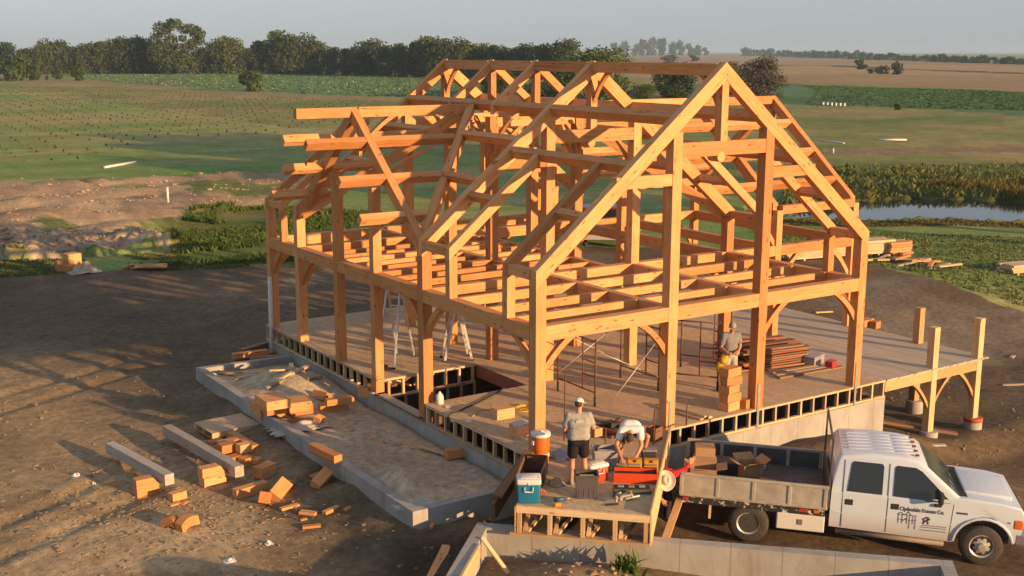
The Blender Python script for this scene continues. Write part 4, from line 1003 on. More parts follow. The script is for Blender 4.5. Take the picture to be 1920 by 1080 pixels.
# wheel-arch lips
for sy in (-1, 1):
    pts = [(x, sy*(CW+0.012), z) for x, z in arch(4.45, 0.42, 0.555, 175, 12, 12)]
    tube_bm(bm, pts, 0.028, 6)
body = tob('body', bm, M_WHITE, angle=35)
def sidepoly(name, pts, mat, off, sy=-1, th=0.004, parent=None):
    bm = bmesh.new(); f0 = [bm.verts.new((x, sy*(side(z)+off), z)) for x, z in pts]; f1 = [bm.verts.new((x, sy*(side(z)+off-th-0.004), z)) for x, z in pts]
    n = len(pts); bm.faces.new(f0); bm.faces.new(f1[::-1])
    for i in range(n): bm.faces.new((f0[i], f1[i], f1[(i+1) % n], f0[(i+1) % n]))
    return tob(name, bm, mat, parent)
for sy in (-1, 1):
    rd = sidepoly('door', [(1.80, 0.52), (2.62, 0.50), (2.62, 1.215), (1.78, 1.215)], M_WHITE, 0.006, sy)
    fd = sidepoly('door', [(2.645, 0.50), (3.80, 0.47), (3.84, 1.215), (2.645, 1.215)], M_WHITE, 0.006, sy)
    sidepoly('side_window', [(1.86, 1.265), (2.52, 1.255), (2.525, 1.80), (2.49, 1.845), (1.96, 1.85), (1.915, 1.81)], M_GLASS, 0.006, sy, parent=rd)
    sidepoly('side_window', [(2.73, 1.25), (3.30, 1.235), (3.40, 1.16+0.03), (3.80, 1.19), (3.78, 1.27), (3.24, 1.77), (3.12, 1.83), (2.78, 1.84), (2.735, 1.80)], M_GLASS, 0.006, sy, parent=fd)
    for x, p in ((1.83, rd), (2.70, fd)):
        bm = bmesh.new(); rbox_bm(bm, (x, sy*(CW+0.004)-0.012, 0.985), (x+0.155, sy*(CW+0.004)+0.014, 1.105), 0.012, 2); tob('handle', bm, M_BLACK, p)
    for pts in ([(2.629, 0.5), (2.638, 0.5), (2.638, 1.21), (2.629, 1.21)], [(2.629, 1.23), (2.638, 1.23), (2.638, 1.86), (2.629, 1.86)], [(1.772, 0.52), (1.781, 0.52), (1.785, 1.21), (1.776, 1.21)], [(1.776, 1.23), (1.785, 1.23), (1.79, 1.86), (1.781, 1.86)], [(3.815, 0.47), (3.824, 0.47), (3.866, 1.21), (3.857, 1.21)]):
        sidepoly('door_gap', pts, M_BLACK, 0.0045, sy)
    sidepoly('body_crease', [(1.62, 0.80), (3.85, 0.79), (3.85, 0.805), (1.62, 0.815)], M_WHITE, 0.009, sy)
    sidepoly('side_vent', [(3.92, 1.02), (4.13, 1.02), (4.13, 1.06), (3.92, 1.06)], M_SIGN, 0.003, sy)
    sidepoly('side_badge', [(4.86, 0.93), (4.92, 0.93), (4.92, 0.955), (4.86, 0.955)], M_SIGN, 0.003, sy)
    bm = bmesh.new(); rbox_bm(bm, (3.50, sy*1.02-0.02 if sy < 0 else 1.0, 1.13), (3.64, sy*1.02+0.03 if sy < 0 else 1.05, 1.20), 0.02, 2)
    rbox_bm(bm, (3.54, min(sy*1.04, sy*1.22), 1.24), (3.64, max(sy*1.04, sy*1.22), 1.47), 0.035, 3); tob('side_mirror', bm, M_BLACK)
    bm = bmesh.new(); rbox_bm(bm, (4.97, min(sy*0.62, sy*0.96), 0.82), (5.18, max(sy*0.62, sy*0.96), 1.0), 0.03, 2); hl = tob('headlight', bm, M_CHROME)
    bm = bmesh.new(); rbox_bm(bm, (4.97, min(sy*0.80, sy*0.996), 0.82), (5.16, max(sy*0.80, sy*0.996), 1.02), 0.03, 2); tob('turn_signal', bm, M_AMBER, hl)
# windscreen
def wsp(x, z, y): return (x, y, z)
bm = bmesh.new(); n = V((0.54, 0, 0.68)).normalized()*0.008
q = [V((3.36, -0.77, 1.835)), V((3.36, 0.77, 1.835)), V((3.97, 0.90, 1.35)), V((3.97, -0.90, 1.35))]
q = [Matrix.Identity(4) @ (p+n) for p in q]; a = [bm.verts.new(p) for p in q]; b = [bm.verts.new(p-n*1.5) for p in q]; bm.faces.new(a); bm.faces.new(b[::-1])
for i in range(4): bm.faces.new((a[i], b[i], b[(i+1) % 4], a[(i+1) % 4]))
ws = tob('windscreen', bm, plain('windscreen_glass', (0.05, 0.065, 0.065), 0.05, spec=0.9))
bm = bmesh.new(); rbox_bm(bm, (3.92, -0.86, 1.325), (4.12, 0.86, 1.352), 0.012, 2); tob('cowl', bm, M_BLACK)
for y in (-0.55, 0.15):
    bm = bmesh.new(); tube_bm(bm, [(4.02, y, 1.37), (3.86, y+0.25, 1.475), (3.80, y+0.5, 1.53)], 0.009, 5); tob('wiper', bm, M_BLACK)
for k in range(5):
    bm = bmesh.new(); y = -0.56+k*0.28; rbox_bm(bm, (3.12, y-0.035, 1.975), (3.20, y+0.035, 2.008), 0.012, 2); tob('marker_light', bm, M_MARK)
bm = bmesh.new(); rbox_bm(bm, (5.02, -0.99, 0.50), (5.24, 0.99, 0.74), 0.035, 2); tob('bumper', bm, plain('grey_bumper', (0.30, 0.30, 0.31), 0.35, 0.6))
bm = bmesh.new(); rbox_bm(bm, (5.10, -0.6, 0.80), (5.19, 0.6, 1.14), 0.02, 2); tob('grille', bm, M_BLACK)
bm = bmesh.new()
for sy in (-1, 1): tube_bm(bm, [(1.7, sy*0.92, 0.40), (3.75, sy*0.92, 0.36)], 0.055, 10)
tob('running_board', bm, plain('dusty_grey_step', (0.17, 0.145, 0.12), 0.6))
# chassis and wheels
bm = bmesh.new()
for y in (-0.42, 0.42): box_bm(bm, (-1.2, y-0.05, 0.55), (4.9, y+0.05, 0.75))
box_bm(bm, (-0.06, -0.85, 0.36), (0.06, 0.85, 0.48)); box_bm(bm, (4.39, -0.8, 0.36), (4.51, 0.8, 0.46)); box_bm(bm, (1.7, -0.8, 0.5), (3.7, 0.8, 0.6)); box_bm(bm, (3.95, -0.82, 0.45), (4.95, 0.82, 1.2))
tob('chassis', bm, M_BEDD)
def wheel(x, y, sy, dual, dish):
    r = 0.405
    bm = bmesh.new(); w_ = 0.25
    A = axes((x, y, 0.405), (1, 0, 0), (0, 0, 1), (0, sy, 0))
    lathe_bm(bm, [(0.23, -w_/2), (0.35, -w_/2), (0.39, -w_/2+0.03), (r, -w_/2+0.06), (r, w_/2-0.06), (0.392, w_/2-0.03), (0.35, w_/2), (0.235, w_/2-0.005), (0.225, w_/2-0.03)], 32, A)
    for k in range(36):
        a = 2*math.pi*k/36; box_bm(bm, (-0.018, -0.012, -w_/2+0.05), (0.018, 0.008, w_/2-0.05), A @ Matrix.Rotation(a, 4, 'Z') @ Matrix.Translation((0, r, 0)))
    t = tob('wheel', bm, M_TYRE, angle=40)
    bm = bmesh.new()
    if dish: pf = [(0.232, w_/2-0.01), (0.222, w_/2-0.02), (0.205, w_/2-0.03), (0.195, w_/2-0.12), (0.11, w_/2-0.16), (0.085, w_/2-0.08), (0.0, w_/2-0.075)]
    else: pf = [(0.232, w_/2-0.01), (0.222, w_/2-0.015), (0.205, w_/2-0.03), (0.19, w_/2-0.04), (0.12, w_/2-0.015), (0.075, w_/2-0.01), (0.07, w_/2+0.05), (0.0, w_/2+0.055)]
    lathe_bm(bm, [(0.2, w_/2-0.2)]+pf, 28, A); rim_ = tob('rim', bm, M_CHROME, t, angle=40)
    bm = bmesh.new()
    for k in range(8):
        a = 2*math.pi*k/8; M = A @ Matrix.Translation((0.155*math.cos(a), 0.155*math.sin(a), (w_/2-0.135 if dish else w_/2-0.028)))
        lathe_bm(bm, [(0.026, 0), (0.026, 0.012)], 10, M)
    tob('rim_hole', bm, M_BLACK, rim_)
for sy in (-1, 1):
    wheel(4.45, sy*0.86, sy, False, False); wheel(0, sy*0.95, sy, True, True)
# flatbed
BW = 1.10
bm = bmesh.new(); box_bm(bm, (-1.37, -BW+0.02, 0.90), (1.48, BW-0.02, 0.955)); tob('bed_floor', bm, plain('bed_floor_planks', (0.085, 0.078, 0.075), 0.7, 0, 0.35, 5))
for sy in (-1, 1):
    bm = bmesh.new(); y0, y1 = (-BW, -BW+0.03) if sy < 0 else (BW-0.03, BW)
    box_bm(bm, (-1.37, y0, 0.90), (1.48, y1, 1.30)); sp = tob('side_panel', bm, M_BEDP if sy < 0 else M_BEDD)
    bm = bmesh.new(); rbox_bm(bm, (-1.40, min(y0, y0-0.02), 1.30), (1.50, max(y1, y1+0.02), 1.36), 0.012, 2); tob('top_rail', bm, M_BEDP, sp)
    bm = bmesh.new(); rbox_bm(bm, (-1.40, y0-0.012, 0.865), (1.50, y1+0.012, 0.925), 0.01, 2); tob('bottom_rail', bm, M_BEDP, sp)
    for x in (-1.38, -0.66, 0.05, 0.75, 1.44):
        bm = bmesh.new(); rbox_bm(bm, (x-0.03, y0-0.018, 0.9), (x+0.045, y1+0.018, 1.31), 0.01, 2); tob('stake', bm, M_BEDP, sp)
    bm = bmesh.new(); box_bm(bm, (-1.36, sy*1.05-0.03, 0.72), (1.46, sy*1.05+0.03, 0.862)); tob('side_skirt', bm, M_FLAKE)
    bm = bmesh.new(); rbox_bm(bm, (0.54, sy*0.93-0.16, 0.38), (1.47, sy*0.93+0.16, 0.715), 0.02, 2); tb = tob('toolbox', bm, paint_mat('white_box_paint', (0.62, 0.61, 0.58), 0.4, False))
    bm = bmesh.new(); rbox_bm(bm, (0.94, sy*1.09-0.012, 0.50), (1.05, sy*1.09+0.012, 0.62), 0.01, 2); tob('latch', bm, M_STEEL, tb)
    for x, mt, nm in ((-1.27, M_REDL, 'tail_lamp'), (1.02, M_REDL, 'side_reflector'), (1.30, M_AMBER, 'side_lamp')):
        bm = bmesh.new(); rbox_bm(bm, (x-0.06, sy*1.085-0.014, 0.775), (x+(0.10 if x == 1.02 else 0.05), sy*1.085+0.014, 0.84), 0.008, 2); tob(nm, bm, mt)
    bm = bmesh.new(); box_bm(bm, (-0.80, sy*1.0-0.02, 0.40), (-0.75, sy*1.0+0.02, 0.72)); tob('mud_flap_bar', bm, M_PINE)
bm = bmesh.new(); rbox_bm(bm, (1.49, -1.05, 0.9), (1.53, 1.05, 1.42), 0.008, 2)
for y in (-1.03, 1.03): rbox_bm(bm, (1.49, y-0.025, 1.4), (1.53, y+0.025, 2.30), 0.006, 1)
rbox_bm(bm, (1.49, -1.05, 2.26), (1.53, 1.05, 2.30), 0.006, 1); tob('headboard', bm, M_BEDD)
# door sign
def text_bm(s, size, origin, ux, uy, parent, mat, name='lettering', squash=1.0, bold=0.0):
    cu = bpy.data.curves.new('t', 'FONT'); cu.body = s; cu.size = size; cu.extrude = 0.0015; cu.offset = bold
    o = bpy.data.objects.new('t', cu); COL.objects.link(o); dg = bpy.context.evaluated_depsgraph_get(); dg.update()
    me = bpy.data.meshes.new_from_object(o.evaluated_get(dg)); bpy.data.objects.remove(o)
    me.materials.clear(); me.materials.append(mat); me.name = name
    ux, uy = V(ux)*squash, V(uy); uz = V(ux).normalized().cross(uy.normalized())
    return link(name, me, parent, TT @ axes(origin, ux, uy, uz))
ys = -(CW+0.0125)
text_bm('Clydesdale Frames Co.', 0.114, (2.875, ys, 0.985), (1, 0, 0), (0, 0, 1), truck, M_SIGN, 'door_lettering', 0.78, 0.0018)
bm = bmesh.new()
def bar(x0, z0, x1, z1, w_=0.006):
    d = V((x1-x0, 0, z1-z0)); n = V((-d.z, 0, d.x)).normalized()*w_
    vs = [bm.verts.new((V((x, ys, z))+s*n)) for x, z, s in ((x0, z0, -1), (x1, z1, -1), (x1, z1, 1), (x0, z0, 1))]; bm.faces.new(vs)
for x in (2.86, 2.93, 3.02, 3.07, 3.13): bar(x, 0.72, x, 0.90)
for z in (0.80, 0.90): bar(2.84, z, 3.20, z)
bar(2.84, 0.90, 2.90, 0.95); bar(2.90, 0.95, 2.97, 0.90); bar(2.99, 0.90, 3.04, 0.97); bar(3.04, 0.97, 3.10, 0.90); bar(2.93, 0.76, 3.02, 0.84); bar(3.07, 0.72, 3.07, 0.62); bar(3.18, 0.62, 3.18, 0.90)
for a, b in (((3.31, 0.84), (3.40, 0.90)), ((3.40, 0.90), (3.45, 0.84)), ((3.34, 0.78), (3.42, 0.86)), ((3.33, 0.75), (3.34, 0.84)), ((3.42, 0.75), (3.40, 0.86))): bar(*a, *b, 0.014)
for z, xa, xb in ((0.725, 3.31, 3.76), (0.685, 3.29, 3.76), (0.625, 3.28, 3.77)):
    x = xa
    while x < xb: l = rnd.uniform(0.025, 0.07); bar(x, z, min(x+l, xb), z, 0.007); x += l+0.014
tob('door_emblem', bm, M_SIGN)
# ---- cartons and gear lying on the bed (own things)
M_CARD = plain('brown_cardboard', (0.36, 0.21, 0.10), 0.85, var=0.15)
M_CARDL = plain('light_cardboard', (0.42, 0.28, 0.15), 0.85, var=0.15)
def tworld(x, y, z): return TT @ V((x, y, z))
def carton(x, y, z, l, w_, h, rz_, label, flaps=0.0, mat=M_CARD, group='cartons on the truck bed'):
    M = TT @ Matrix.Translation((x, y, z)) @ Matrix.Rotation(rz_, 4, 'Z')
    o = empty('carton', M @ V((0, 0, 0)), TA+rz_, label, 'carton', group)
    th = 0.008; bm = bmesh.new()
    for lo, hi in (((-l/2, -w_/2, 0.002), (l/2, w_/2, 0.012)), ((-l/2, -w_/2, 0.012), (-l/2+th, w_/2, h)), ((l/2-th, -w_/2, 0.012), (l/2, w_/2, h)), ((-l/2+th, -w_/2, 0.012), (l/2-th, -w_/2+th, h)), ((-l/2+th, w_/2-th, 0.012), (l/2-th, w_/2, h))): box_bm(bm, lo, hi)
    if not flaps: box_bm(bm, (-l/2+th, -w_/2+th, h-0.008), (l/2-th, w_/2-th, h-0.002))
    bm_obj('box', bm, mat, o, M)
    if flaps:
        for (p, ax, L, dd) in (((-l/2, 0, h), 'Y', w_, -1), ((l/2, 0, h), 'Y', w_, 1), ((0, -w_/2, h), 'X', l, -1), ((0, w_/2, h), 'X', l, 1)):
            bm = bmesh.new(); a = flaps*rnd.uniform(0.7, 1.2)
            fl_ = min(l, w_)*0.5
            if ax == 'Y': box_bm(bm, (0 if dd > 0 else -fl_, -L/2, 0), (fl_ if dd > 0 else 0, L/2, 0.006)); R_ = Matrix.Rotation(-dd*a, 4, 'Y')
            else: box_bm(bm, (-L/2, 0 if dd > 0 else -fl_, 0), (L/2, fl_ if dd > 0 else 0, 0.006)); R_ = Matrix.Rotation(dd*a, 4, 'X')
            bm_obj('flap', bm, mat, o, M @ Matrix.Translation(p) @ R_)
    return o
carton(-0.93, -0.66, 0.958, 0.46, 0.42, 0.42, 0.05, 'open brown carton at the tail of the truck bed, near side', 0.3)
carton(-1.0, 0.02, 0.958, 0.46, 0.40, 0.36, -0.1, 'lower carton of the stack at the tail of the bed', 0, M_CARDL)
carton(-0.98, 0.03, 1.322, 0.40, 0.36, 0.26, 0.12, 'upper carton with orange side on top of the bed stack', 0)
carton(-0.05, 0.15, 0.958, 0.44, 0.40, 0.30, 0.5, 'wide open carton with spread flaps in the middle of the bed', 0.5)
carton(0.30, -0.25, 0.958, 0.34, 0.26, 0.10, -0.3, 'flattened low carton lying on the bed in front of the open one', 0)
bm = bmesh.new(); rbox_bm(bm, (-0.3, -0.22, 0), (0.3, 0.22, 0.24), 0.02, 2); rbox_bm(bm, (-0.31, -0.23, 0.18), (0.31, 0.23, 0.26), 0.015, 2)
tag(bm_obj('storage_tote', bm, plain('navy_tote', (0.03, 0.035, 0.06), 0.5), None, TT @ Matrix.Translation((-0.52, 0.32, 0.958))), 'dark blue storage tote among the cartons on the truck bed', 'tote')
bm = bmesh.new(); rbox_bm(bm, (-0.28, -0.2, 0), (0.28, 0.2, 0.12), 0.04, 2); rbox_bm(bm, (-0.05, -0.3, 0.0), (0.45, 0.05, 0.16), 0.05, 2)
tag(bm_obj('tarp_bundle', bm, plain('black_tarp', (0.02, 0.02, 0.025), 0.5), None, TT @ Matrix.Translation((-0.25, -0.42, 0.958)) @ Matrix.Rotation(0.3, 4, 'Z')), 'crumpled black tarp bundle on the bed beside the near rail', 'tarp')
bm = bmesh.new(); rbox_bm(bm, (-0.45, -0.06, 0), (0.45, 0.06, 0.09), 0.01, 2)
tag(bm_obj('level_case', bm, plain('pale_blue_case', (0.45, 0.52, 0.55), 0.5), None, TT @ Matrix.Translation((-0.15, 0.72, 0.958))), 'long pale blue level case lying on the bed along the far rail', 'case')
# ================= people =================
def capsule(bm, p0, r0, p1, r1, n=12):
    p0, p1 = V(p0), V(p1); d = p1-p0; L = max(d.length, 1e-4)
    F = frame(p0, p0+d if d.length > 1e-4 else p0+V((0, 0, 1)))
    A = Matrix.Translation(p0) @ F @ axes((0, 0, 0), (0, 1, 0), (0, 0, 1), (1, 0, 0))
    pf = [(r0*math.sin(a), -r0*math.cos(a)) for a in (0.05, 0.5, 1.0, 1.4)] + [(r0+(r1-r0)*0.5, L*0.5)] + [(r1*math.sin(a), L-r1*math.cos(a)) for a in (1.7, 2.1, 2.6, 3.09)]
    lathe_bm(bm, pf, n, A)
def ellipsoid(bm, c, r, R=None):
    t = bmesh.new(); bmesh.ops.create_icosphere(t, subdivisions=3, radius=1)
    merge_bm(bm, t, Matrix.Translation(c) @ (R.to_4x4() if R else Matrix.Identity(4)) @ Matrix.Diagonal((*r, 1)))
def skinned(name, bm, mat, parent, M, voxel=0.011, smooth=4, sub=0.0):
    bmesh.ops.recalc_face_normals(bm, faces=bm.faces[:])
    me = bpy.data.meshes.new('tmp'); bm.to_mesh(me); bm.free()
    o = bpy.data.objects.new('tmp', me); COL.objects.link(o)
    r = o.modifiers.new('r', 'REMESH'); r.mode = 'VOXEL'; r.voxel_size = voxel; r.use_smooth_shade = True
    s = o.modifiers.new('s', 'SMOOTH'); s.iterations = smooth; s.factor = 0.5
    dg = bpy.context.evaluated_depsgraph_get(); dg.update()
    m2 = bpy.data.meshes.new_from_object(o.evaluated_get(dg)); bpy.data.objects.remove(o); bpy.data.meshes.remove(me)
    m2.materials.clear(); m2.materials.append(mat); m2.name = name
    m2.polygons.foreach_set('use_smooth', [True]*len(m2.polygons))
    return link(name, m2, parent, M)
M_SKIN = plain('sunburnt_skin', (0.48, 0.22, 0.125), 0.55, var=0.12, scale=9)
M_HAIR = plain('brown_hair', (0.055, 0.032, 0.018), 0.8, var=0.3, scale=40)
def cloth(name, c, var=0.16):
    m = NT(name); v = m.coord('Object'); n = m.noise(v, 7, 4, 0.6, 1.2); n2 = m.noise(v, 220, 2)
    col = m.ramp(n, [(0.3, [x*(1-var) for x in c]), (0.7, [min(1, x*(1+var)) for x in c])])
    m.bump(n, 0.5, 0.03); return m.out(col, 0.85, spec=0.15)
def hand(bm, w, d, side_, curl=0.6, k=1.0):
    "w wrist, d direction of the forearm, side_ unit vector pointing to the thumb side; five separate fingers"
    w, d, s = V(w), V(d).normalized(), V(side_); s = (s-d*s.dot(d)).normalized(); nrm = d.cross(s)
    palm = w+d*0.05*k
    capsule(bm, w+s*0.014, 0.024*k, palm+d*0.035*k+s*0.022*k, 0.023*k, 8); capsule(bm, w-s*0.014, 0.022*k, palm+d*0.03*k-s*0.022*k, 0.021*k, 8)
    for i, (o, l) in enumerate(((0.033, 0.075), (0.011, 0.085), (-0.011, 0.078), (-0.032, 0.06))):
        a = palm+d*0.045*k+s*o*k; l *= k
        b = a+(d*math.cos(curl*.5)+nrm*math.sin(curl*.5))*l*0.5; c = b+(d*math.cos(curl*1.3)+nrm*math.sin(curl*1.3))*l*0.5
        capsule(bm, a, 0.0098*k, b, 0.0092*k, 7); capsule(bm, b, 0.0092*k, c, 0.0078*k, 7)
    a = w+d*0.03*k+s*0.03*k; b = a+(d*0.7+s*0.7)*0.04*k; c = b+(d*0.95+s*0.2+nrm*0.3)*0.035*k
    capsule(bm, a, 0.013*k, b, 0.011*k, 7); capsule(bm, b, 0.011*k, c, 0.009*k, 7)
def head(bm, c, fwd, up=(0, 0, 1), k=1.0):
    "skull, jaw, nose, ears, brow; c = centre of the head"
    f = V(fwd).normalized(); u = V(up); u = (u-f*u.dot(f)).normalized(); r = f.cross(u)
    R = Matrix(((r.x, f.x, u.x), (r.y, f.y, u.y), (r.z, f.z, u.z)))
    P = lambda x, y, z: V(c)+(r*x+f*y+u*z)*k
    ellipsoid(bm, P(0, -0.008, 0.025), (0.076*k, 0.094*k, 0.088*k), R); ellipsoid(bm, P(0, 0.022, -0.045), (0.056*k, 0.066*k, 0.068*k), R)
    capsule(bm, P(0, 0.084, 0.012), 0.010*k, P(0, 0.106, -0.022), 0.014*k, 7)
    capsule(bm, P(-0.026, 0.076, -0.058), 0.008*k, P(0.026, 0.076, -0.058), 0.008*k, 7); capsule(bm, P(-0.02, 0.062, -0.092), 0.016*k, P(0.02, 0.062, -0.092), 0.016*k, 7)
    capsule(bm, P(-0.045, 0.072, 0.035), 0.011*k, P(0.045, 0.072, 0.035), 0.011*k, 7)
    for s in (-1, 1): ellipsoid(bm, P(s*0.079, -0.008, -0.005), (0.012*k, 0.020*k, 0.032*k), R)
    return P, R
def eyes(P, parent, M):
    bm = bmesh.new()
    for s in (-1, 1): ellipsoid(bm, P(s*0.030, 0.079, 0.012), (0.012, 0.006, 0.007))
    bm_obj('eyes', bm, plain('dark_eyes', (0.03, 0.02, 0.015), 0.3), parent, M, smooth=True)
def cap_obj(P, R, mat, parent, M, bill=1):
    bm = bmesh.new(); ellipsoid(bm, P(0, -0.008, 0.045), (0.087, 0.104, 0.082), R)
    bmesh.ops.bisect_plane(bm, geom=bm.verts[:]+bm.edges[:]+bm.faces[:], plane_co=P(0, 0, 0.035), plane_no=P(0, 0, -1)-P(0, 0, 0), clear_outer=True)
    if bill:
        q = [P(x, y, 0.046-abs(x)*0.15) for x, y in ((-0.075, 0.07), (-0.07, 0.14), (-0.035, 0.172), (0.035, 0.172), (0.07, 0.14), (0.075, 0.07))]
        up = (P(0, 0, 0.008)-P(0, 0, 0)); a = [bm.verts.new(p) for p in q]; b = [bm.verts.new(p+up) for p in q]
        bm.faces.new(a[::-1]); bm.faces.new(b)
        for i in range(6): bm.faces.new((a[i], a[(i+1) % 6], b[(i+1) % 6], b[i]))
    return bm_obj('cap', bm, mat, parent, M, smooth=True, angle=40)
def shoe(bm, ankle, fwd, k=1.0):
    a = V(ankle); f = V(fwd); f.z = 0; f.normalize()
    capsule(bm, a+V((0, 0, -0.035)), 0.05*k, a+f*0.02+V((0, 0, -0.05)), 0.048*k, 9); capsule(bm, a-f*0.03+V((0, 0, -0.062)), 0.040*k, a+f*0.15+V((0, 0, -0.070)), 0.038*k, 9)
    s = V((f.y, -f.x, 0)); capsule(bm, a+f*0.10-s*0.015+V((0, 0, -0.07)), 0.036*k, a+f*0.12+s*0.015+V((0, 0, -0.07)), 0.036*k, 9)

# --- man in the grey shirt, seen from behind, on the platform
def man_back():
    yaw = -0.50
    root = empty('person', (-0.12, -1.62, 0.0), yaw, 'person seen from behind in grey T-shirt, black shorts and white cap, standing on the platform', 'person', 'workers')
    M = Matrix.Translation((-0.12, -1.62, 0.0)) @ Matrix.Rotation(yaw, 4, 'Z') @ Matrix.Diagonal((0.97, 0.97, 0.95, 1))
    hipL, hipR = V((-0.095, 0, 0.92)), V((0.095, 0, 0.92)); kL, kR = V((-0.12, 0.03, 0.50)), V((0.125, 0.05, 0.50)); aL, aR = V((-0.135, -0.02, 0.105)), V((0.15, 0.0, 0.105))
    shL, shR = V((-0.195, 0.03, 1.44)), V((0.195, 0.03, 1.44)); eL, eR = V((-0.27, 0.02, 1.15)), V((0.30, 0.06, 1.17)); wL, wR = V((-0.20, 0.20, 1.00)), V((0.34, 0.27, 1.10))
    b = bmesh.new()
    for h, k_, a in ((hipL, kL, aL), (hipR, kR, aR)):
        capsule(b, h, 0.085, k_, 0.056); cf = k_*0.65+a*0.35+V((0, -0.022, 0)); capsule(b, k_, 0.054, cf, 0.056); capsule(b, cf, 0.054, a, 0.036); capsule(b, a, 0.036, a+V((0, 0, -0.03)), 0.037)
        capsule(b, a+V((0, -0.03, -0.06)), 0.034, a+V((0, 0.14, -0.068)), 0.030)
    capsule(b, (-0.05, 0, 0.95), 0.12, (0.05, 0, 0.95), 0.12); capsule(b, (0, 0, 1.0), 0.13, (0, 0.01, 1.15), 0.125); capsule(b, (-0.07, 0.02, 1.32), 0.125, (0.07, 0.02, 1.32), 0.125); capsule(b, (-0.14, 0.03, 1.44), 0.07, (0.14, 0.03, 1.44), 0.07)
    capsule(b, (0, 0.025, 1.46), 0.06, (0.01, 0.05, 1.58), 0.055)
    for s, e, w_, sd in ((shL, eL, wL, (1, 0, 0.3)), (shR, eR, wR, (-0.3, 0, 1))):
        capsule(b, s, 0.055, e, 0.043); capsule(b, e, 0.043, e*0.7+w_*0.3, 0.042); capsule(b, e*0.7+w_*0.3, 0.042, w_, 0.027); hand(b, w_, w_-e, sd, 0.9)
    P, R = head(b, (0.015, 0.07, 1.675), (0.55, 0.75, -0.35))
    skinned('body', b, M_SKIN, root, M, 0.0085, 3); eyes(P, root, M)
    c = bmesh.new(); G = 0.018
    capsule(c, (-0.095, 0, 1.03), 0.142, (0.095, 0, 1.03), 0.142); capsule(c, (-0.085, 0, 1.10), 0.145, (0.085, 0.01, 1.15), 0.15); capsule(c, (-0.10, 0.02, 1.30), 0.15, (0.10, 0.02, 1.30), 0.15); capsule(c, (-0.15, 0.03, 1.43), 0.088, (0.15, 0.03, 1.43), 0.088)
    for s, e in ((shL, eL), (shR, eR)): capsule(c, s, 0.085, s*0.35+e*0.65, 0.078)
    sh = skinned('shirt', c, cloth('grey_cotton_shirt', (0.30, 0.285, 0.265)), root, M, 0.012, 4)
    d = bmesh.new()
    for k, (x0, x1, z) in enumerate(((-0.075, 0.075, 1.385), (-0.07, 0.07, 1.355), (-0.012, 0.012, 1.405))):
        for xx in ([x0] if k == 2 else np.arange(x0, x1, 0.03)): rbox_bm(d, (xx, -0.142, z-0.010), (xx+0.022, -0.13, z+0.010), 0.003, 1)
    bm_obj('shirt_print', d, plain('white_print', (0.6, 0.58, 0.54), 0.8), sh, M)
    c = bmesh.new(); capsule(c, (-0.08, 0, 0.93), 0.142, (0.08, 0, 0.93), 0.142)
    for h, k_ in ((hipL, kL), (hipR, kR)): capsule(c, h, 0.12, h*0.36+k_*0.64, 0.112)
    skinned('shorts', c, cloth('black_shorts', (0.018, 0.017, 0.018)), root, M, 0.012, 3)
    c = bmesh.new(); shoe(c, aL, (-0.15, 1, 0)); shoe(c, aR, (0.2, 1, 0)); skinned('shoes', c, plain('grey_trainers', (0.25, 0.25, 0.27), 0.7), root, M, 0.01, 2)
    bm = bmesh.new(); ellipsoid(bm, P(0, -0.03, 0.0), (0.082, 0.078, 0.075), R); bm_obj('hair', bm, M_HAIR, root, M, smooth=True)
    cap_obj(P, R, plain('white_cap', (0.62, 0.60, 0.55), 0.8), root, M)
    o = bmesh.new(); rbox_bm(o, (-0.10, -0.09, -0.085), (0.10, 0.09, 0.085), 0.006, 1)
    tag(bm_obj('wood_block', o, M_PALE, None, M @ Matrix.Translation((0.40, 0.34, 0.99)) @ Matrix.Rotation(0.5, 4, 'Z')), 'pale wood block held in the right hand of the person in the white cap', 'wood block')
man_back()
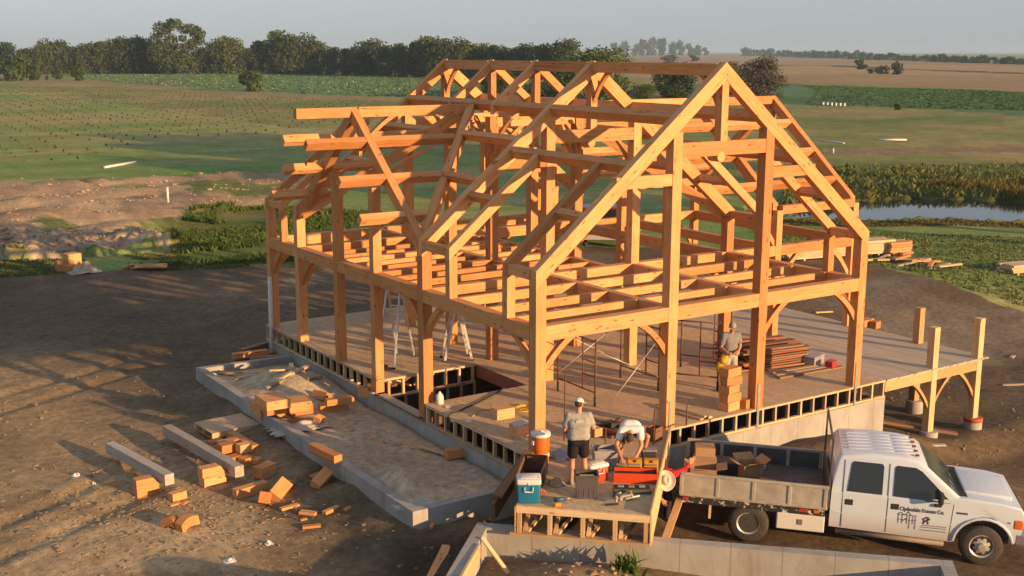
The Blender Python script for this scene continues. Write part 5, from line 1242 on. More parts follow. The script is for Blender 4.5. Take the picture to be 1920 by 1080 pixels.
# --- man in white bending over the tool boxes, facing the camera
def man_bend():
    loc = (1.52, -1.16, 0.0); yaw = math.radians(180)-0.62
    root = empty('person', loc, yaw, 'person in white T-shirt bending low over the orange tool box, dark hair towards the viewer', 'person', 'workers')
    M = Matrix.Translation(loc) @ Matrix.Rotation(yaw, 4, 'Z')
    hipL, hipR = V((-0.10, -0.10, 0.62)), V((0.10, -0.10, 0.62)); kL, kR = V((-0.34, 0.20, 0.60)), V((0.20, 0.26, 0.40)); aL, aR = V((-0.26, 0.0, 0.11)), V((0.17, -0.02, 0.11))
    sh0 = V((0, 0.36, 0.80)); shL, shR = sh0+V((-0.18, 0, 0.0)), sh0+V((0.18, 0, -0.02)); eL, eR = V((-0.20, 0.48, 0.50)), V((0.30, 0.52, 0.52)); wL, wR = V((-0.10, 0.62, 0.34)), V((0.20, 0.80, 0.33))
    b = bmesh.new()
    for h, k_, a in ((hipL, kL, aL), (hipR, kR, aR)):
        capsule(b, h, 0.085, k_, 0.056); cf = k_*0.65+a*0.35; capsule(b, k_, 0.054, cf, 0.055); capsule(b, cf, 0.053, a, 0.037); capsule(b, a+V((0, -0.03, -0.06)), 0.034, a+V((0, 0.14, -0.068)), 0.030)
    capsule(b, hipL, 0.11, hipR, 0.11); capsule(b, (0, -0.08, 0.68), 0.13, (0, 0.12, 0.78), 0.125); capsule(b, (-0.06, 0.22, 0.80), 0.125, (0.06, 0.22, 0.80), 0.125); capsule(b, shL*0.8+sh0*0.2, 0.065, shR*0.8+sh0*0.2, 0.065)
    capsule(b, sh0, 0.058, (0.03, 0.47, 0.74), 0.054)
    for s, e, w_, sd in ((shL, eL, wL, (1, 0, 0)), (shR, eR, wR, (-1, 0, 0))):
        capsule(b, s, 0.056, e, 0.043); capsule(b, e, 0.043, e*0.7+w_*0.3, 0.042); capsule(b, e*0.7+w_*0.3, 0.041, w_, 0.027); hand(b, w_, w_-e, sd, 0.8)
    P, R = head(b, (0.04, 0.54, 0.66), (0.1, 0.45, -0.9), (0, 0.9, 0.4))
    skinned('body', b, M_SKIN, root, M, 0.0085, 3); eyes(P, root, M)
    c = bmesh.new(); capsule(c, (-0.06, -0.08, 0.70), 0.145, (0.06, -0.08, 0.70), 0.145); capsule(c, (-0.06, 0.05, 0.76), 0.145, (0.06, 0.05, 0.76), 0.145); capsule(c, (-0.075, 0.22, 0.81), 0.142, (0.075, 0.22, 0.81), 0.142); capsule(c, shL*0.85+sh0*0.15, 0.085, shR*0.85+sh0*0.15, 0.085)
    for s, e in ((shL, eL), (shR, eR)): capsule(c, s, 0.08, s*0.5+e*0.5, 0.075)
    skinned('shirt', c, cloth('white_cotton_shirt', (0.66, 0.66, 0.66), 0.08), root, M, 0.012, 4)
    c = bmesh.new(); capsule(c, hipL, 0.125, hipR, 0.125)
    for h, k_ in ((hipL, kL), (hipR, kR)): capsule(c, h, 0.11, h*0.35+k_*0.65, 0.095)
    skinned('shorts', c, cloth('dark_grey_shorts', (0.06, 0.055, 0.055)), root, M, 0.012, 3)
    c = bmesh.new(); shoe(c, aL, (-0.3, 1, 0)); shoe(c, aR, (0.2, 1, 0)); skinned('shoes', c, plain('brown_boots', (0.12, 0.08, 0.05), 0.7), root, M, 0.01, 2)
    bm = bmesh.new(); ellipsoid(bm, P(0, -0.020, 0.042), (0.086, 0.098, 0.085), R); bm_obj('hair', bm, M_HAIR, root, M, smooth=True)
man_bend()
# --- man in the grey shirt and cap on the deck, yellow bag at his side
def man_deck():
    loc = (6.75, 1.42, 0.0); yaw = math.radians(180)-0.25
    root = empty('person', loc, yaw, 'person in dark grey shirt and grey cap standing on the deck with a yellow bag', 'person', 'workers')
    M = Matrix.Translation(loc) @ Matrix.Rotation(yaw, 4, 'Z')
    hipL, hipR = V((-0.09, 0, 0.92)), V((0.09, 0, 0.92)); kL, kR = V((-0.11, 0.04, 0.50)), V((0.11, 0.03, 0.50)); aL, aR = V((-0.12, -0.02, 0.105)), V((0.13, -0.02, 0.105))
    shL, shR = V((-0.19, 0.0, 1.42)), V((0.19, 0.0, 1.42)); eL, eR = V((-0.27, 0.0, 1.13)), V((0.27, 0.02, 1.13)); wL, wR = V((-0.10, 0.22, 1.06)), V((0.22, 0.25, 1.06))
    b = bmesh.new()
    for h, k_, a in ((hipL, kL, aL), (hipR, kR, aR)): capsule(b, h, 0.085, k_, 0.056); capsule(b, k_, 0.054, a, 0.037); capsule(b, a+V((0, -0.03, -0.06)), 0.034, a+V((0, 0.14, -0.068)), 0.030)
    capsule(b, (-0.05, 0, 0.95), 0.12, (0.05, 0, 0.95), 0.12); capsule(b, (0, 0, 1.0), 0.13, (0, 0, 1.15), 0.13); capsule(b, (-0.07, 0, 1.30), 0.125, (0.07, 0, 1.30), 0.125); capsule(b, (-0.14, 0, 1.42), 0.07, (0.14, 0, 1.42), 0.07); capsule(b, (0, 0.01, 1.44), 0.06, (0, 0.05, 1.56), 0.055)
    for s, e, w_, sd in ((shL, eL, wL, (1, 0, 0.5)), (shR, eR, wR, (-1, 0, 0.5))): capsule(b, s, 0.055, e, 0.043); capsule(b, e, 0.043, w_, 0.028); hand(b, w_, w_-e, sd, 1.0)
    P, R = head(b, (0.01, 0.08, 1.64), (0.3, 0.8, -0.45))
    skinned('body', b, M_SKIN, root, M, 0.0095, 3); eyes(P, root, M)
    c = bmesh.new(); capsule(c, (-0.055, 0, 0.98), 0.14, (0.055, 0, 0.98), 0.14); capsule(c, (-0.05, 0, 1.12), 0.145, (0.05, 0, 1.12), 0.145); capsule(c, (-0.075, 0, 1.29), 0.142, (0.075, 0, 1.29), 0.142); capsule(c, (-0.15, 0, 1.41), 0.087, (0.15, 0, 1.41), 0.087)
    for s, e in ((shL, eL), (shR, eR)): capsule(c, s, 0.083, s*0.4+e*0.6, 0.075)
    skinned('shirt', c, cloth('slate_grey_shirt', (0.20, 0.195, 0.20)), root, M, 0.012, 4)
    c = bmesh.new(); capsule(c, (-0.05, 0, 0.94), 0.132, (0.05, 0, 0.94), 0.132)
    for h, k_, a in ((hipL, kL, aL), (hipR, kR, aR)): capsule(c, h, 0.11, k_, 0.078); capsule(c, k_, 0.078, a+V((0, 0, 0.01)), 0.065)
    skinned('trousers', c, cloth('pale_work_trousers', (0.36, 0.34, 0.27)), root, M, 0.012, 3)
    c = bmesh.new(); shoe(c, aL, (-0.2, 1, 0)); shoe(c, aR, (0.2, 1, 0)); skinned('shoes', c, plain('tan_boots', (0.2, 0.14, 0.09), 0.7), root, M, 0.011, 2)
    cap_obj(P, R, plain('grey_cap', (0.27, 0.26, 0.25), 0.8), root, M)
    bag = bmesh.new(); ellipsoid(bag, (0.29, 0.22, 0.90), (0.10, 0.07, 0.15)); ellipsoid(bag, (0.34, 0.16, 0.70), (0.12, 0.08, 0.16)); ellipsoid(bag, (0.27, 0.14, 0.60), (0.07, 0.06, 0.10)); capsule(bag, (0.24, 0.27, 1.05), 0.03, (0.28, 0.24, 0.95), 0.07)
    tag(skinned('yellow_bag', bag, cloth('yellow_cloth', (0.42, 0.27, 0.03), 0.3), None, M, 0.014, 3), 'yellow cloth bag hanging beside the person on the deck', 'bag')
man_deck()
# --- man in the red shirt and straw cowboy hat behind the truck, bent over towards the viewer
def man_hat():
    loc = (2.10, -1.52, -1.34); yaw = math.radians(180)-0.45
    root = empty('person', loc, yaw, 'person in red shirt and pale cowboy hat bending beside the truck tail', 'person', 'workers')
    M = Matrix.Translation(loc) @ Matrix.Rotation(yaw, 4, 'Z')
    hipL, hipR = V((-0.10, -0.10, 0.88)), V((0.10, -0.10, 0.88)); kL, kR = V((-0.13, 0.04, 0.50)), V((0.13, 0.02, 0.50)); aL, aR = V((-0.14, -0.08, 0.105)), V((0.15, -0.1, 0.105))
    sh0 = V((0.0, 0.28, 1.14)); shL, shR = sh0+V((-0.19, 0.0, 0.02)), sh0+V((0.19, 0, 0.0)); eL, eR = V((-0.40, 0.20, 1.20)), V((0.24, 0.40, 0.88)); wL, wR = V((-0.56, 0.06, 1.30)), V((0.14, 0.52, 0.72))
    b = bmesh.new()
    for h, k_, a in ((hipL, kL, aL), (hipR, kR, aR)): capsule(b, h, 0.085, k_, 0.056); capsule(b, k_, 0.054, a, 0.037); capsule(b, a+V((0, -0.03, -0.06)), 0.034, a+V((0, 0.14, -0.068)), 0.030)
    capsule(b, hipL, 0.11, hipR, 0.11); capsule(b, (0, -0.08, 0.94), 0.125, (0, 0.06, 1.06), 0.125); capsule(b, (-0.07, 0.18, 1.12), 0.12, (0.07, 0.18, 1.12), 0.12); capsule(b, shL*0.8+sh0*0.2, 0.065, shR*0.8+sh0*0.2, 0.065); capsule(b, sh0, 0.058, (0.04, 0.40, 1.12), 0.054)
    for s, e, w_, sd in ((shL, eL, wL, (1, 0, 0.5)), (shR, eR, wR, (-1, 0, 0.5))): capsule(b, s, 0.055, e, 0.043); capsule(b, e, 0.043, w_, 0.028); hand(b, w_, w_-e, sd, 0.8)
    P, R = head(b, (0.06, 0.47, 1.08), (0.05, 0.55, -0.83), (0, 0.83, 0.55))
    skinned('body', b, M_SKIN, root, M, 0.0095, 3); eyes(P, root, M)
    c = bmesh.new(); capsule(c, (-0.06, -0.06, 0.96), 0.14, (0.06, -0.06, 0.96), 0.14); capsule(c, (-0.06, 0.06, 1.05), 0.14, (0.06, 0.06, 1.05), 0.14); capsule(c, (-0.08, 0.19, 1.12), 0.138, (0.08, 0.19, 1.12), 0.138); capsule(c, shL*0.85+sh0*0.15, 0.085, shR*0.85+sh0*0.15, 0.085)
    for s, e, w_ in ((shL, eL, wL), (shR, eR, wR)): capsule(c, s, 0.08, e, 0.062); capsule(c, e, 0.062, e*0.3+w_*0.7, 0.05)
    skinned('shirt', c, cloth('red_work_shirt', (0.42, 0.025, 0.03)), root, M, 0.012, 4)
    c = bmesh.new(); capsule(c, hipL, 0.12, hipR, 0.12)
    for h, k_, a in ((hipL, kL, aL), (hipR, kR, aR)): capsule(c, h, 0.11, k_, 0.08); capsule(c, k_, 0.08, a+V((0, 0, 0.01)), 0.066)
    skinned('trousers', c, cloth('dark_jeans', (0.035, 0.03, 0.035)), root, M, 0.012, 3)
    c = bmesh.new(); shoe(c, aL, (-0.1, 1, 0)); shoe(c, aR, (0.1, 1, 0)); skinned('shoes', c, plain('dark_boots', (0.06, 0.045, 0.035), 0.7), root, M, 0.011, 2)
    bm = bmesh.new(); n = 28; rings = []
    for j, (rr, z, cr) in enumerate(((0.001, 0.135, 1), (0.05, 0.14, 1), (0.075, 0.13, 0), (0.085, 0.09, 0), (0.092, 0.045, 0), (0.13, 0.04, 2), (0.175, 0.045, 2), (0.19, 0.052, 2))):
        ring = []
        for k in range(n):
            a = 2*math.pi*k/n; x, y = rr*math.cos(a)*0.93, rr*math.sin(a)*1.12; zz = z
            if cr == 1: zz -= 0.030*math.exp(-(x/0.022)**2)
            if cr == 2: zz += 0.055*(abs(math.cos(a))**2)*((rr-0.09)/0.1) - 0.012*abs(math.sin(a))
            ring.append(bm.verts.new(P(x, y-0.005, zz+0.02)))
        rings.append(ring)
    for a, b_ in zip(rings, rings[1:]):
        for k in range(n): f = bm.faces.new((a[k], a[(k+1) % n], b_[(k+1) % n], b_[k])); f.smooth = True
    hat = bm_obj('cowboy_hat', bm, plain('pale_straw_felt', (0.52, 0.47, 0.38), 0.85), root, M, smooth=True)
    sm = hat.modifiers.new('solid', 'SOLIDIFY'); sm.thickness = 0.006
man_hat()
# ================= loose timbers, blocks, tools and gear =================
def gat(u, v):
    p = at(u, v, -1.1)
    for _ in range(4): p = at(u, v, hz(p.x, p.y))
    return p
def lump_box(L, Wd, H, cut=0.0, curve=False):
    bm = bmesh.new()
    if curve:
        n = 8; poly = [(-L/2+L*i/n, -0.22*L*math.sin(math.pi*i/n)*0) for i in range(1)]
        top = [(-L/2+L*i/n, H+0.16*L*math.sin(math.pi*i/n)) for i in range(n+1)]; bot = [(-L/2+L*i/n, 0.16*L*math.sin(math.pi*i/n)) for i in range(n+1)]
        prism_bm(bm, bot+top[::-1], -Wd/2, Wd/2, axes((0, 0, 0), (1, 0, 0), (0, 0, 1), (0, -1, 0)))
    elif cut:
        prism_bm(bm, [(-L/2, 0), (L/2, 0), (L/2-cut, H), (-L/2, H)], -Wd/2, Wd/2, axes((0, 0, 0), (1, 0, 0), (0, 0, 1), (0, -1, 0)))
    else: rbox_bm(bm, (-L/2, -Wd/2, 0), (L/2, Wd/2, H), 0.005, 1)
    return bm
def blk(p, L, Wd, H, yaw, label, name='wood_block', mat=None, tilt=(0, 0), cut=0, curve=False, group='timber offcuts on the ground', dz=0.0, cat='wood block'):
    if isinstance(p, tuple) and len(p) == 2: p = gat(*p)
    p = V(p)
    M = Matrix.Translation(p+V((0, 0, dz))) @ Matrix.Rotation(math.radians(yaw), 4, 'Z') @ Matrix.Rotation(math.radians(tilt[0]), 4, 'X') @ Matrix.Rotation(math.radians(tilt[1]), 4, 'Y')
    o = bm_obj(name, lump_box(L, Wd, H, cut, curve), mat or M_FIR, None, M)
    return tag(o, label, cat, group)
def timber_(pa, pb, w_, h_, label, mat=M_FIR, name='loose_timber', group='loose timbers', cat='timber'):
    return tag(beam(name, pa, pb, w_, h_, None, mat), label, cat, group)
# stack that carries the first long beam
s1 = gat(274, 927); blk(s1, 0.50, 0.26, 0.21, 8, 'lower block under the near end of the leftmost long beam', dz=-.01); blk(s1+V((0.02, 0, 0.20)), 0.50, 0.25, 0.19, 2, 'slant cut upper block under the near end of the leftmost long beam', cut=0.14)
s2 = gat(399, 907); blk(s2, 0.52, 0.27, 0.22, 8, 'lower block of the two stacked at the end of the second long beam', dz=-.01); blk(s2+V((0.0, 0.02, 0.21)), 0.54, 0.26, 0.20, 5, 'slant cut upper block of the two stacked at the second long beam', cut=0.12)
timber_(at(206, 838, -0.86), at(318, 899, -0.84), 0.21, 0.24, 'leftmost long weathered beam lying on blocks on the dirt', M_GREYW)
timber_(at(313, 806, -0.84), at(449, 884, -0.80), 0.21, 0.25, 'second long weathered beam, pointing at the block pile', M_GREYW)
timber_(at(432, 816, -0.98), at(478, 843, -0.98), 0.21, 0.21, 'short square timber between the pallet and the block pile')
blk((333, 936), 0.34, 0.2, 0.17, 14, 'small block lying alone in front of the leftmost long beam')
blk((328, 946), 0.25, 0.12, 0.03, 10, 'thin slip of wood just in front of the small lone block', name='wood_slip', cat='offcut'); blk((346, 944), 0.2, 0.08, 0.03, 40, 'thin grey slip of wood beside the small lone block', name='wood_slip', cat='offcut')
blk((322, 988), 0.34, 0.2, 0.17, 120, 'curved brace offcut standing at the back of the foreground pair', curve=True, tilt=(0, 12)); blk((353, 990), 0.42, 0.22, 0.2, 20, 'curved brace offcut at the front of the foreground pair', curve=True, tilt=(0, -10))
# the pile
for u, v, L, Wd, H, yw, lb, tl, dz in ((408, 862, .5, .25, .2, 12, 'block at the back left of the pile by the second long beam', (0, 0), 0), (436, 872, .34, .24, .22, 15, 'block lowest at the front of the pile by the second long beam', (0, 0), 0), (428, 862, .4, .26, .2, 5, 'block on top of the pile beside the second long beam', (0, 0), .2), (462, 872, .3, .25, .2, 25, 'dark sided block on the right of the pile', (0, 0), 0), (428, 850, .46, .24, .17, 8, 'flat pale block at the back of the pile', (0, 0), .16), (405, 846, .36, .24, .06, 14, 'thin board end topmost at the back of the pile', (0, 0), .22), (480, 868, .22, .2, .12, 40, 'small cube block at the right end of the pile', (0, 0), 0), (458, 862, .3, .22, .2, 10, 'short block on the second layer of the pile', (0, 0), .2), (497, 892, .46, .28, .26, 25, 'shaded thick block between pile and tilted block', (0, 0), 0), (470, 926, .78, .2, .2, 10, 'long notched block lying in front of the tilted block', (0, 0), 0), (520, 930, .55, .3, .22, 50, 'big block tilted up on edge in front of the pile', (38, -18), .06), (495, 948, .3, .24, .24, 60, 'five sided block standing at the front of the pile', (10, 30), .03), (535, 918, .26, .2, .2, 30, 'block tucked under the big tilted block', (0, 15), 0), (602, 906, .5, .24, .2, 38, 'block leaning alone on the dark soil near the stem wall', (28, -22), .04), (595, 893, .3, .2, .05, 20, 'thin offcut behind the leaning lone block', (0, 0), 0)):
    blk((u, v), L, Wd, H, yw, lb, tilt=tl, dz=dz)
for u, v, L, Wd, H, yw, lb in ((543, 953, .42, .12, .06, 5, 'long thin wedge on the dirt, leftmost of four offcuts in a row'), (578, 964, .36, .15, .06, -50, 'flat offcut second in the row of four'), (621, 959, .42, .12, .07, 22, 'wedge offcut third in the row of four'), (652, 956, .2, .08, .05, 30, 'small wedge last in the row of four'), (584, 989, .36, .12, .05, -20, 'weathered offcut in front of the row of four'), (206, 906, .24, .16, .05, 25, 'grey scrap left of the leftmost beam'), (569, 975, .14, .08, .03, 0, 'tiny chip under the row of offcuts'), (810, 988, .2, .08, .06, 50, 'orange chip on the black soil by the garage corner')):
    blk((u, v), L, Wd, H, yw, lb, name='wood_offcut', cat='offcut', group='small offcuts on the soil')
# pallet box by the pile
pp = gat(426, 806); pal = empty('pallet', pp, 0.02, 'shipping pallet topped with a strand board panel, lying on the soil', 'pallet')
PMx = Matrix.Translation(pp) @ Matrix.Rotation(math.radians(4), 4, 'Z')
bm = bmesh.new(); box_bm(bm, (-0.62, -0.55, 0.15), (0.62, 0.55, 0.175)); bm_obj('panel', bm, M_OSB, pal, PMx)
for y in (-0.5, 0.0, 0.5):
    bm = bmesh.new(); box_bm(bm, (-0.62, y-0.045, 0.03), (0.62, y+0.045, 0.149)); bm_obj('stringer', bm, M_PINE, pal, PMx)
bm = bmesh.new()
for x in (-0.55, -0.18, 0.2, 0.55): box_bm(bm, (x-0.05, -0.55, 0.0), (x+0.05, 0.55, 0.028))
for x in (-0.55, -0.18, 0.2, 0.55):
    pass
bm_obj('bottom_boards', bm, M_PINE, pal, PMx)
# ---- inside the stem wall
sz = -0.78
for u, v, z, L, Wd, H, yw, lb, tl in ((500, 774, -.74, .62, 1.0, .26, -4, 'bottom block at the left front of the stack in the sand bay', (0, 0)), (508, 768, -.48, .50, .95, .26, -4, 'middle block at the left front of the stack in the sand bay', (0, 0)), (512, 760, -.22, .60, .8, .22, -2, 'top block of the stack in the sand bay', (0, 0)), (560, 772, -.74, .58, .6, .26, -6, 'bottom block on the right side of the sand bay stack', (0, 0)), (558, 766, -.48, .56, .6, .24, -8, 'second block on the right side of the sand bay stack', (0, 0)), (598, 752, -.72, .24, .5, .24, 20, 'square block balanced on its edge beside the stack', (0, 42)), (625, 768, -.76, .75, .24, .2, -6, 'long block lying right of the stack, end towards the viewer', (0, 0)), (637, 757, -.55, .7, .22, .16, -10, 'long block on top of the one right of the stack', (0, 0)), (690, 742, -.62, .42, .34, .26, 25, 'shaded block beside the house wall in the sand bay', (0, 0)), (596, 797, -.78, .22, .2, .24, 30, 'small drum shaped block alone on the sand', (15, 0)), (853, 857, -.78, .44, .22, .2, -6, 'block at the right end of the sand bay with a board leaning on it', (0, 0))):
    blk(at(u, v, z), L, Wd, H, yw, lb, tilt=tl, group='blocks stacked in the sand bay')
timber_(at(586, 838, -0.44), at(634, 862, -0.44), 0.2, 0.2, 'square timber lying on top of the stem wall')
timber_(at(785, 836, -0.74), at(838, 852, -0.74), 0.12, 0.03, 'thin board leading to the block at the right end of the sand bay', M_PINE)
for i, (u, v, L, yw) in enumerate(((400, 700, .9, -60), (420, 702, .8, -40), (440, 708, .9, -55), (450, 705, .8, -62), (460, 716, .6, -10), (478, 712, .7, -50), (520, 742, .8, 20), (540, 735, .7, 40), (560, 730, .6, 10), (548, 722, .5, 70), (575, 722, .5, 40), (530, 728, .7, -10), (590, 735, .5, 15), (660, 735, .6, -60), (672, 733, .6, -62))):
    p = at(u, v, -0.80); p.z = hz(p.x, p.y)
    blk(p, L, 0.12, 0.05, yw, 'thin board scrap lying in the sand bay behind the block stack', name='board_scrap', mat=M_PINE if i % 3 else M_GREYW, tilt=(rnd.uniform(-10, 10), rnd.uniform(-14, 6)), group='board scraps in the sand bay', cat='offcut', dz=0.02)
for i, (u, v) in enumerate(((620, 800), (660, 808), (690, 822), (720, 830), (700, 812), (745, 835), (560, 700+105), (770, 838), (650, 800))):
    p = at(u, v, -0.8); p.z = hz(p.x, p.y); blk(p, rnd.uniform(.15, .35), .07, .03, rnd.uniform(0, 180), 'little wood chip lying on the sand between house and stem wall', name='wood_chip', group='wood chips on the sand', cat='offcut')
# grey plastic sheet over the stem wall
def rag(name, p, r, h_, mat, label, cat, seed, sx=1, sy=1):
    rs = random.Random(seed); n = 16; bm = bmesh.new(); vs = {}
    for i in range(n):
        for j in range(n):
            x, y = (i/(n-1)-.5)*2, (j/(n-1)-.5)*2; q = max(0, 1-math.hypot(x, y)**2*0.85)
            z = h_*(q*0.5+0.9*q*float(mnoise.noise((x*2.6+seed, y*2.6, 0)))+0.05)
            vs[i, j] = bm.verts.new((x*r*sx*(1+0.15*rs.uniform(-1, 1)), y*r*sy*(1+0.15*rs.uniform(-1, 1)), max(0.004, z)))
    for i in range(n-1):
        for j in range(n-1): bm.faces.new((vs[i, j], vs[i+1, j], vs[i+1, j+1], vs[i, j+1])).smooth = True
    return tag(bm_obj(name, bm, mat, None, Matrix.Translation(p), smooth=True), label, cat)
M_PLAST = plain('milky_plastic_film', (0.46, 0.43, 0.40), 0.4, var=0.12)
rag('plastic_sheet', at(560, 802, -0.76), 0.5, 0.14, M_PLAST, 'crumpled milky plastic sheet between stem wall and block stack', 'plastic sheet', 5, 1.4, 0.7)
rag('plastic_sheet', at(775, 946, -0.66), 0.32, 0.12, M_PLAST, 'crumpled plastic sheet at the near corner of the sand bay', 'plastic sheet', 9, 1.3, 0.6)
for u, v, r, sd, lb in ((430, 1052, .14, 3, 'crumpled white paper bag on the ground in the foreground'), (142, 892, .12, 4, 'flat scrap of white paper on the dirt at the left'), (504, 1020, .1, 6, 'bluish scrap of foil on the sawdust'), (176, 908, .05, 7, 'tiny white scrap beside the beams')):
    rag('paper_scrap', gat(u, v), r*.8, 0.07, plain('white_paper', (0.6, 0.58, 0.56), 0.8), lb, 'litter', sd)
# lumber behind the stem wall and the white pipe
for i, (ua, va, ub, vb, z, m) in enumerate(((436, 668, 500, 660, -.55, M_FIR), (440, 674, 520, 664, -.78, M_OLDW), (470, 676, 540, 668, -.80, M_FIR), (452, 660, 500, 646, -.62, M_OLDW))):
    timber_(at(ua, va, z), at(ub, vb, z), 0.2, 0.16, 'timber of the heap behind the far end of the stem wall', m, group='timber heap behind the stem wall')
bm = bmesh.new(); base = V((-0.14, 13.72, -1.15)); tube_bm(bm, [base, base+V((0.04, 0.0, 2.75))], 0.062, 12)
tag(bm_obj('plastic_pipe', bm, plain('white_plastic_pipe', (0.6, 0.58, 0.55), 0.4), None), 'white plastic pipe standing upright at the rear left corner of the house', 'pipe')
# ---- timber offcut and boards at the garage
timber_(at(812, 1095, -1.0), at(842, 1032, -1.0), 0.26, 0.22, 'thick sawn timber on the black soil left of the garage wall')
tag(beam('prop_board', gp(0.26, 0.75, GTOP+0.02), gp(1.0, 1.1, -1.28), 0.09, 0.03, None, M_PINE), 'narrow board propped inside the corner of the garage wall', 'board')
tag(beam('form_board', gp(0.262, 1.0, GTOP-0.12), gp(0.262, 3.2, GTOP-0.10), 0.05, 0.28, None, M_PINE), 'pale form board set along the inside of the left garage wall', 'board')
tag(beam('prop_board', at(1248, 1010, -0.7), at(1275, 935, -0.75), 0.14, 0.04, None, M_PALE), 'pale plank leaning between garage wall and truck tail', 'board')
# pebbles of the garage mound
st = bmesh.new()
rs = random.Random(8)
for i in range(420):
    a, b = rs.gauss(2.9, 1.5), rs.gauss(2.3, 0.9)
    if not (0.4 < a < 7 and 0.5 < b < 5): continue
    p = gp(a, b); s = rs.uniform(0.015, 0.055)
    t = bmesh.new(); bmesh.ops.create_icosphere(t, subdivisions=1, radius=s)
    for v in t.verts: v.co *= rs.uniform(0.7, 1.25)
    merge_bm(st, t, Matrix.Translation((p.x, p.y, hz(p.x, p.y)+s*0.3)) @ Matrix.Diagonal((1.3, 1, 0.7, 1)))
tag(bm_obj('rubble', st, plain('tan_rubble', (0.33, 0.23, 0.14), 0.9, var=0.3), None), kind='stuff')
# clods on the yard
st = bmesh.new()
for i in range(700):
    x, y = rs.uniform(-10, 1), rs.uniform(-3, 16)
    if i % 3 == 0: x, y = rs.uniform(8, 20), rs.uniform(-6, 4)
    if -2.9 < x < 11 and 0 < y < 14.6: continue
    r_ = np.array((x, y))-G0; ga_, gb_ = r_@GA, r_@GB
    if -0.1 < ga_ < GLEN+.1 and -0.1 < gb_ < 9: continue
    if 1.5 < x < 8 and -8 < y < 0: continue
    s = rs.uniform(0.012, 0.05)*(1.5 if rs.random() < .08 else 1)
    t = bmesh.new(); bmesh.ops.create_icosphere(t, subdivisions=1, radius=s)
    for v in t.verts: v.co *= rs.uniform(0.65, 1.3)
    merge_bm(st, t, Matrix.Translation((x, y, hz(x, y)+s*0.2)) @ Matrix.Diagonal((1.2, 1, 0.7, 1)))
tag(bm_obj('soil_clods', st, plain('soil_clods', (0.19, 0.14, 0.095), 0.95, var=0.4), None), kind='stuff')
st = bmesh.new()
for poly, n in ((SPOIL2, 700), (SPOIL, 700)):
    for x, y, z in scatter(poly, n, 61, dens=2.5):
        s = rs.uniform(0.03, 0.09)*(2.0 if rs.random() < .08 else 1)
        t = bmesh.new(); bmesh.ops.create_icosphere(t, subdivisions=1, radius=s)
        for v in t.verts: v.co *= rs.uniform(0.6, 1.3)
        merge_bm(st, t, Matrix.Translation((x, y, z+s*0.2)) @ Matrix.Diagonal((1.3, 1, 0.75, 1)))
tag(bm_obj('bank_rubble', st, plain('bank_rubble', (0.29, 0.21, 0.14), 0.95, var=0.35, scale=2), None), kind='stuff')
st = bmesh.new()
for i in range(900):
    x, y = rs.gauss(-6.2, 1.7), rs.gauss(4.4, 1.9)
    if x > -3.0: continue
    box_bm(st, (-.03, -.008, 0), (.03, .008, .006), Matrix.Translation((x, y, hz(x, y)+0.012)) @ Matrix.Rotation(rs.uniform(0, 6.3), 4, 'Z') @ Matrix.Rotation(rs.uniform(-.5, .5), 4, 'X') @ Matrix.Diagonal((rs.uniform(.5, 1.8), rs.uniform(.6, 2.2), 1, 1)))
tag(bm_obj('wood_shavings', st, M_PINE, None), kind='stuff')
# ================= on the deck =================
M_ALU = plain('aluminium', (0.62, 0.61, 0.58), 0.35, 0.6, 0.1)
M_FIBRE = plain('orange_fibreglass', (0.50, 0.20, 0.04), 0.5)
def ladder(base, h, wid, spread, rz_, mat, label, n=6):
    o = empty('step_ladder', base, rz_, label, 'ladder', 'ladders on the deck'); M = Matrix.Translation(base) @ Matrix.Rotation(rz_, 4, 'Z')
    for s in (1, -1):
        for x in (-1, 1):
            bm = bmesh.new(); a = V((x*wid/2, s*spread/2, 0)); b = V((x*wid*0.36, s*0.04, h))
            F = frame(a, b, (0, 1, 0)); box_bm(bm, (0, -0.015, -0.033), ((b-a).length, 0.015, 0.033), Matrix.Translation(a) @ F); bm_obj('rail', bm, mat, o, M)
            bm = bmesh.new(); box_bm(bm, (x*wid/2-0.03, s*spread/2-0.04, 0), (x*wid/2+0.03, s*spread/2+0.04, 0.05)); bm_obj('foot', bm, M_BLACK, o, M)
        for k in range(1, n+1):
            t = k/(n+1.0); z = h*t; y = s*(spread/2*(1-t)+0.04*t); w_ = wid*(1-t)+wid*0.72*t
            if s < 0 and k % 2: continue
            bm = bmesh.new(); box_bm(bm, (-w_/2, y-0.035, z-0.012), (w_/2, y+0.035, z+0.012)); bm_obj('rung', bm, M_ALU, o, M)
    bm = bmesh.new(); rbox_bm(bm, (-wid*0.4, -0.09, h-0.02), (wid*0.4, 0.09, h+0.03), 0.01, 1); bm_obj('ladder_top', bm, mat, o, M)
ladder(V((1.22, 8.35, 0)), 2.0, 0.52, 1.35, math.radians(-52), M_ALU, 'tall silver step ladder standing open, left of the cellar opening', 7)
ladder(V((2.75, 7.72, 0)), 1.55, 0.52, 0.75, math.radians(70), M_ALU, 'shorter step ladder behind the cellar opening, beside the corner post', 4)
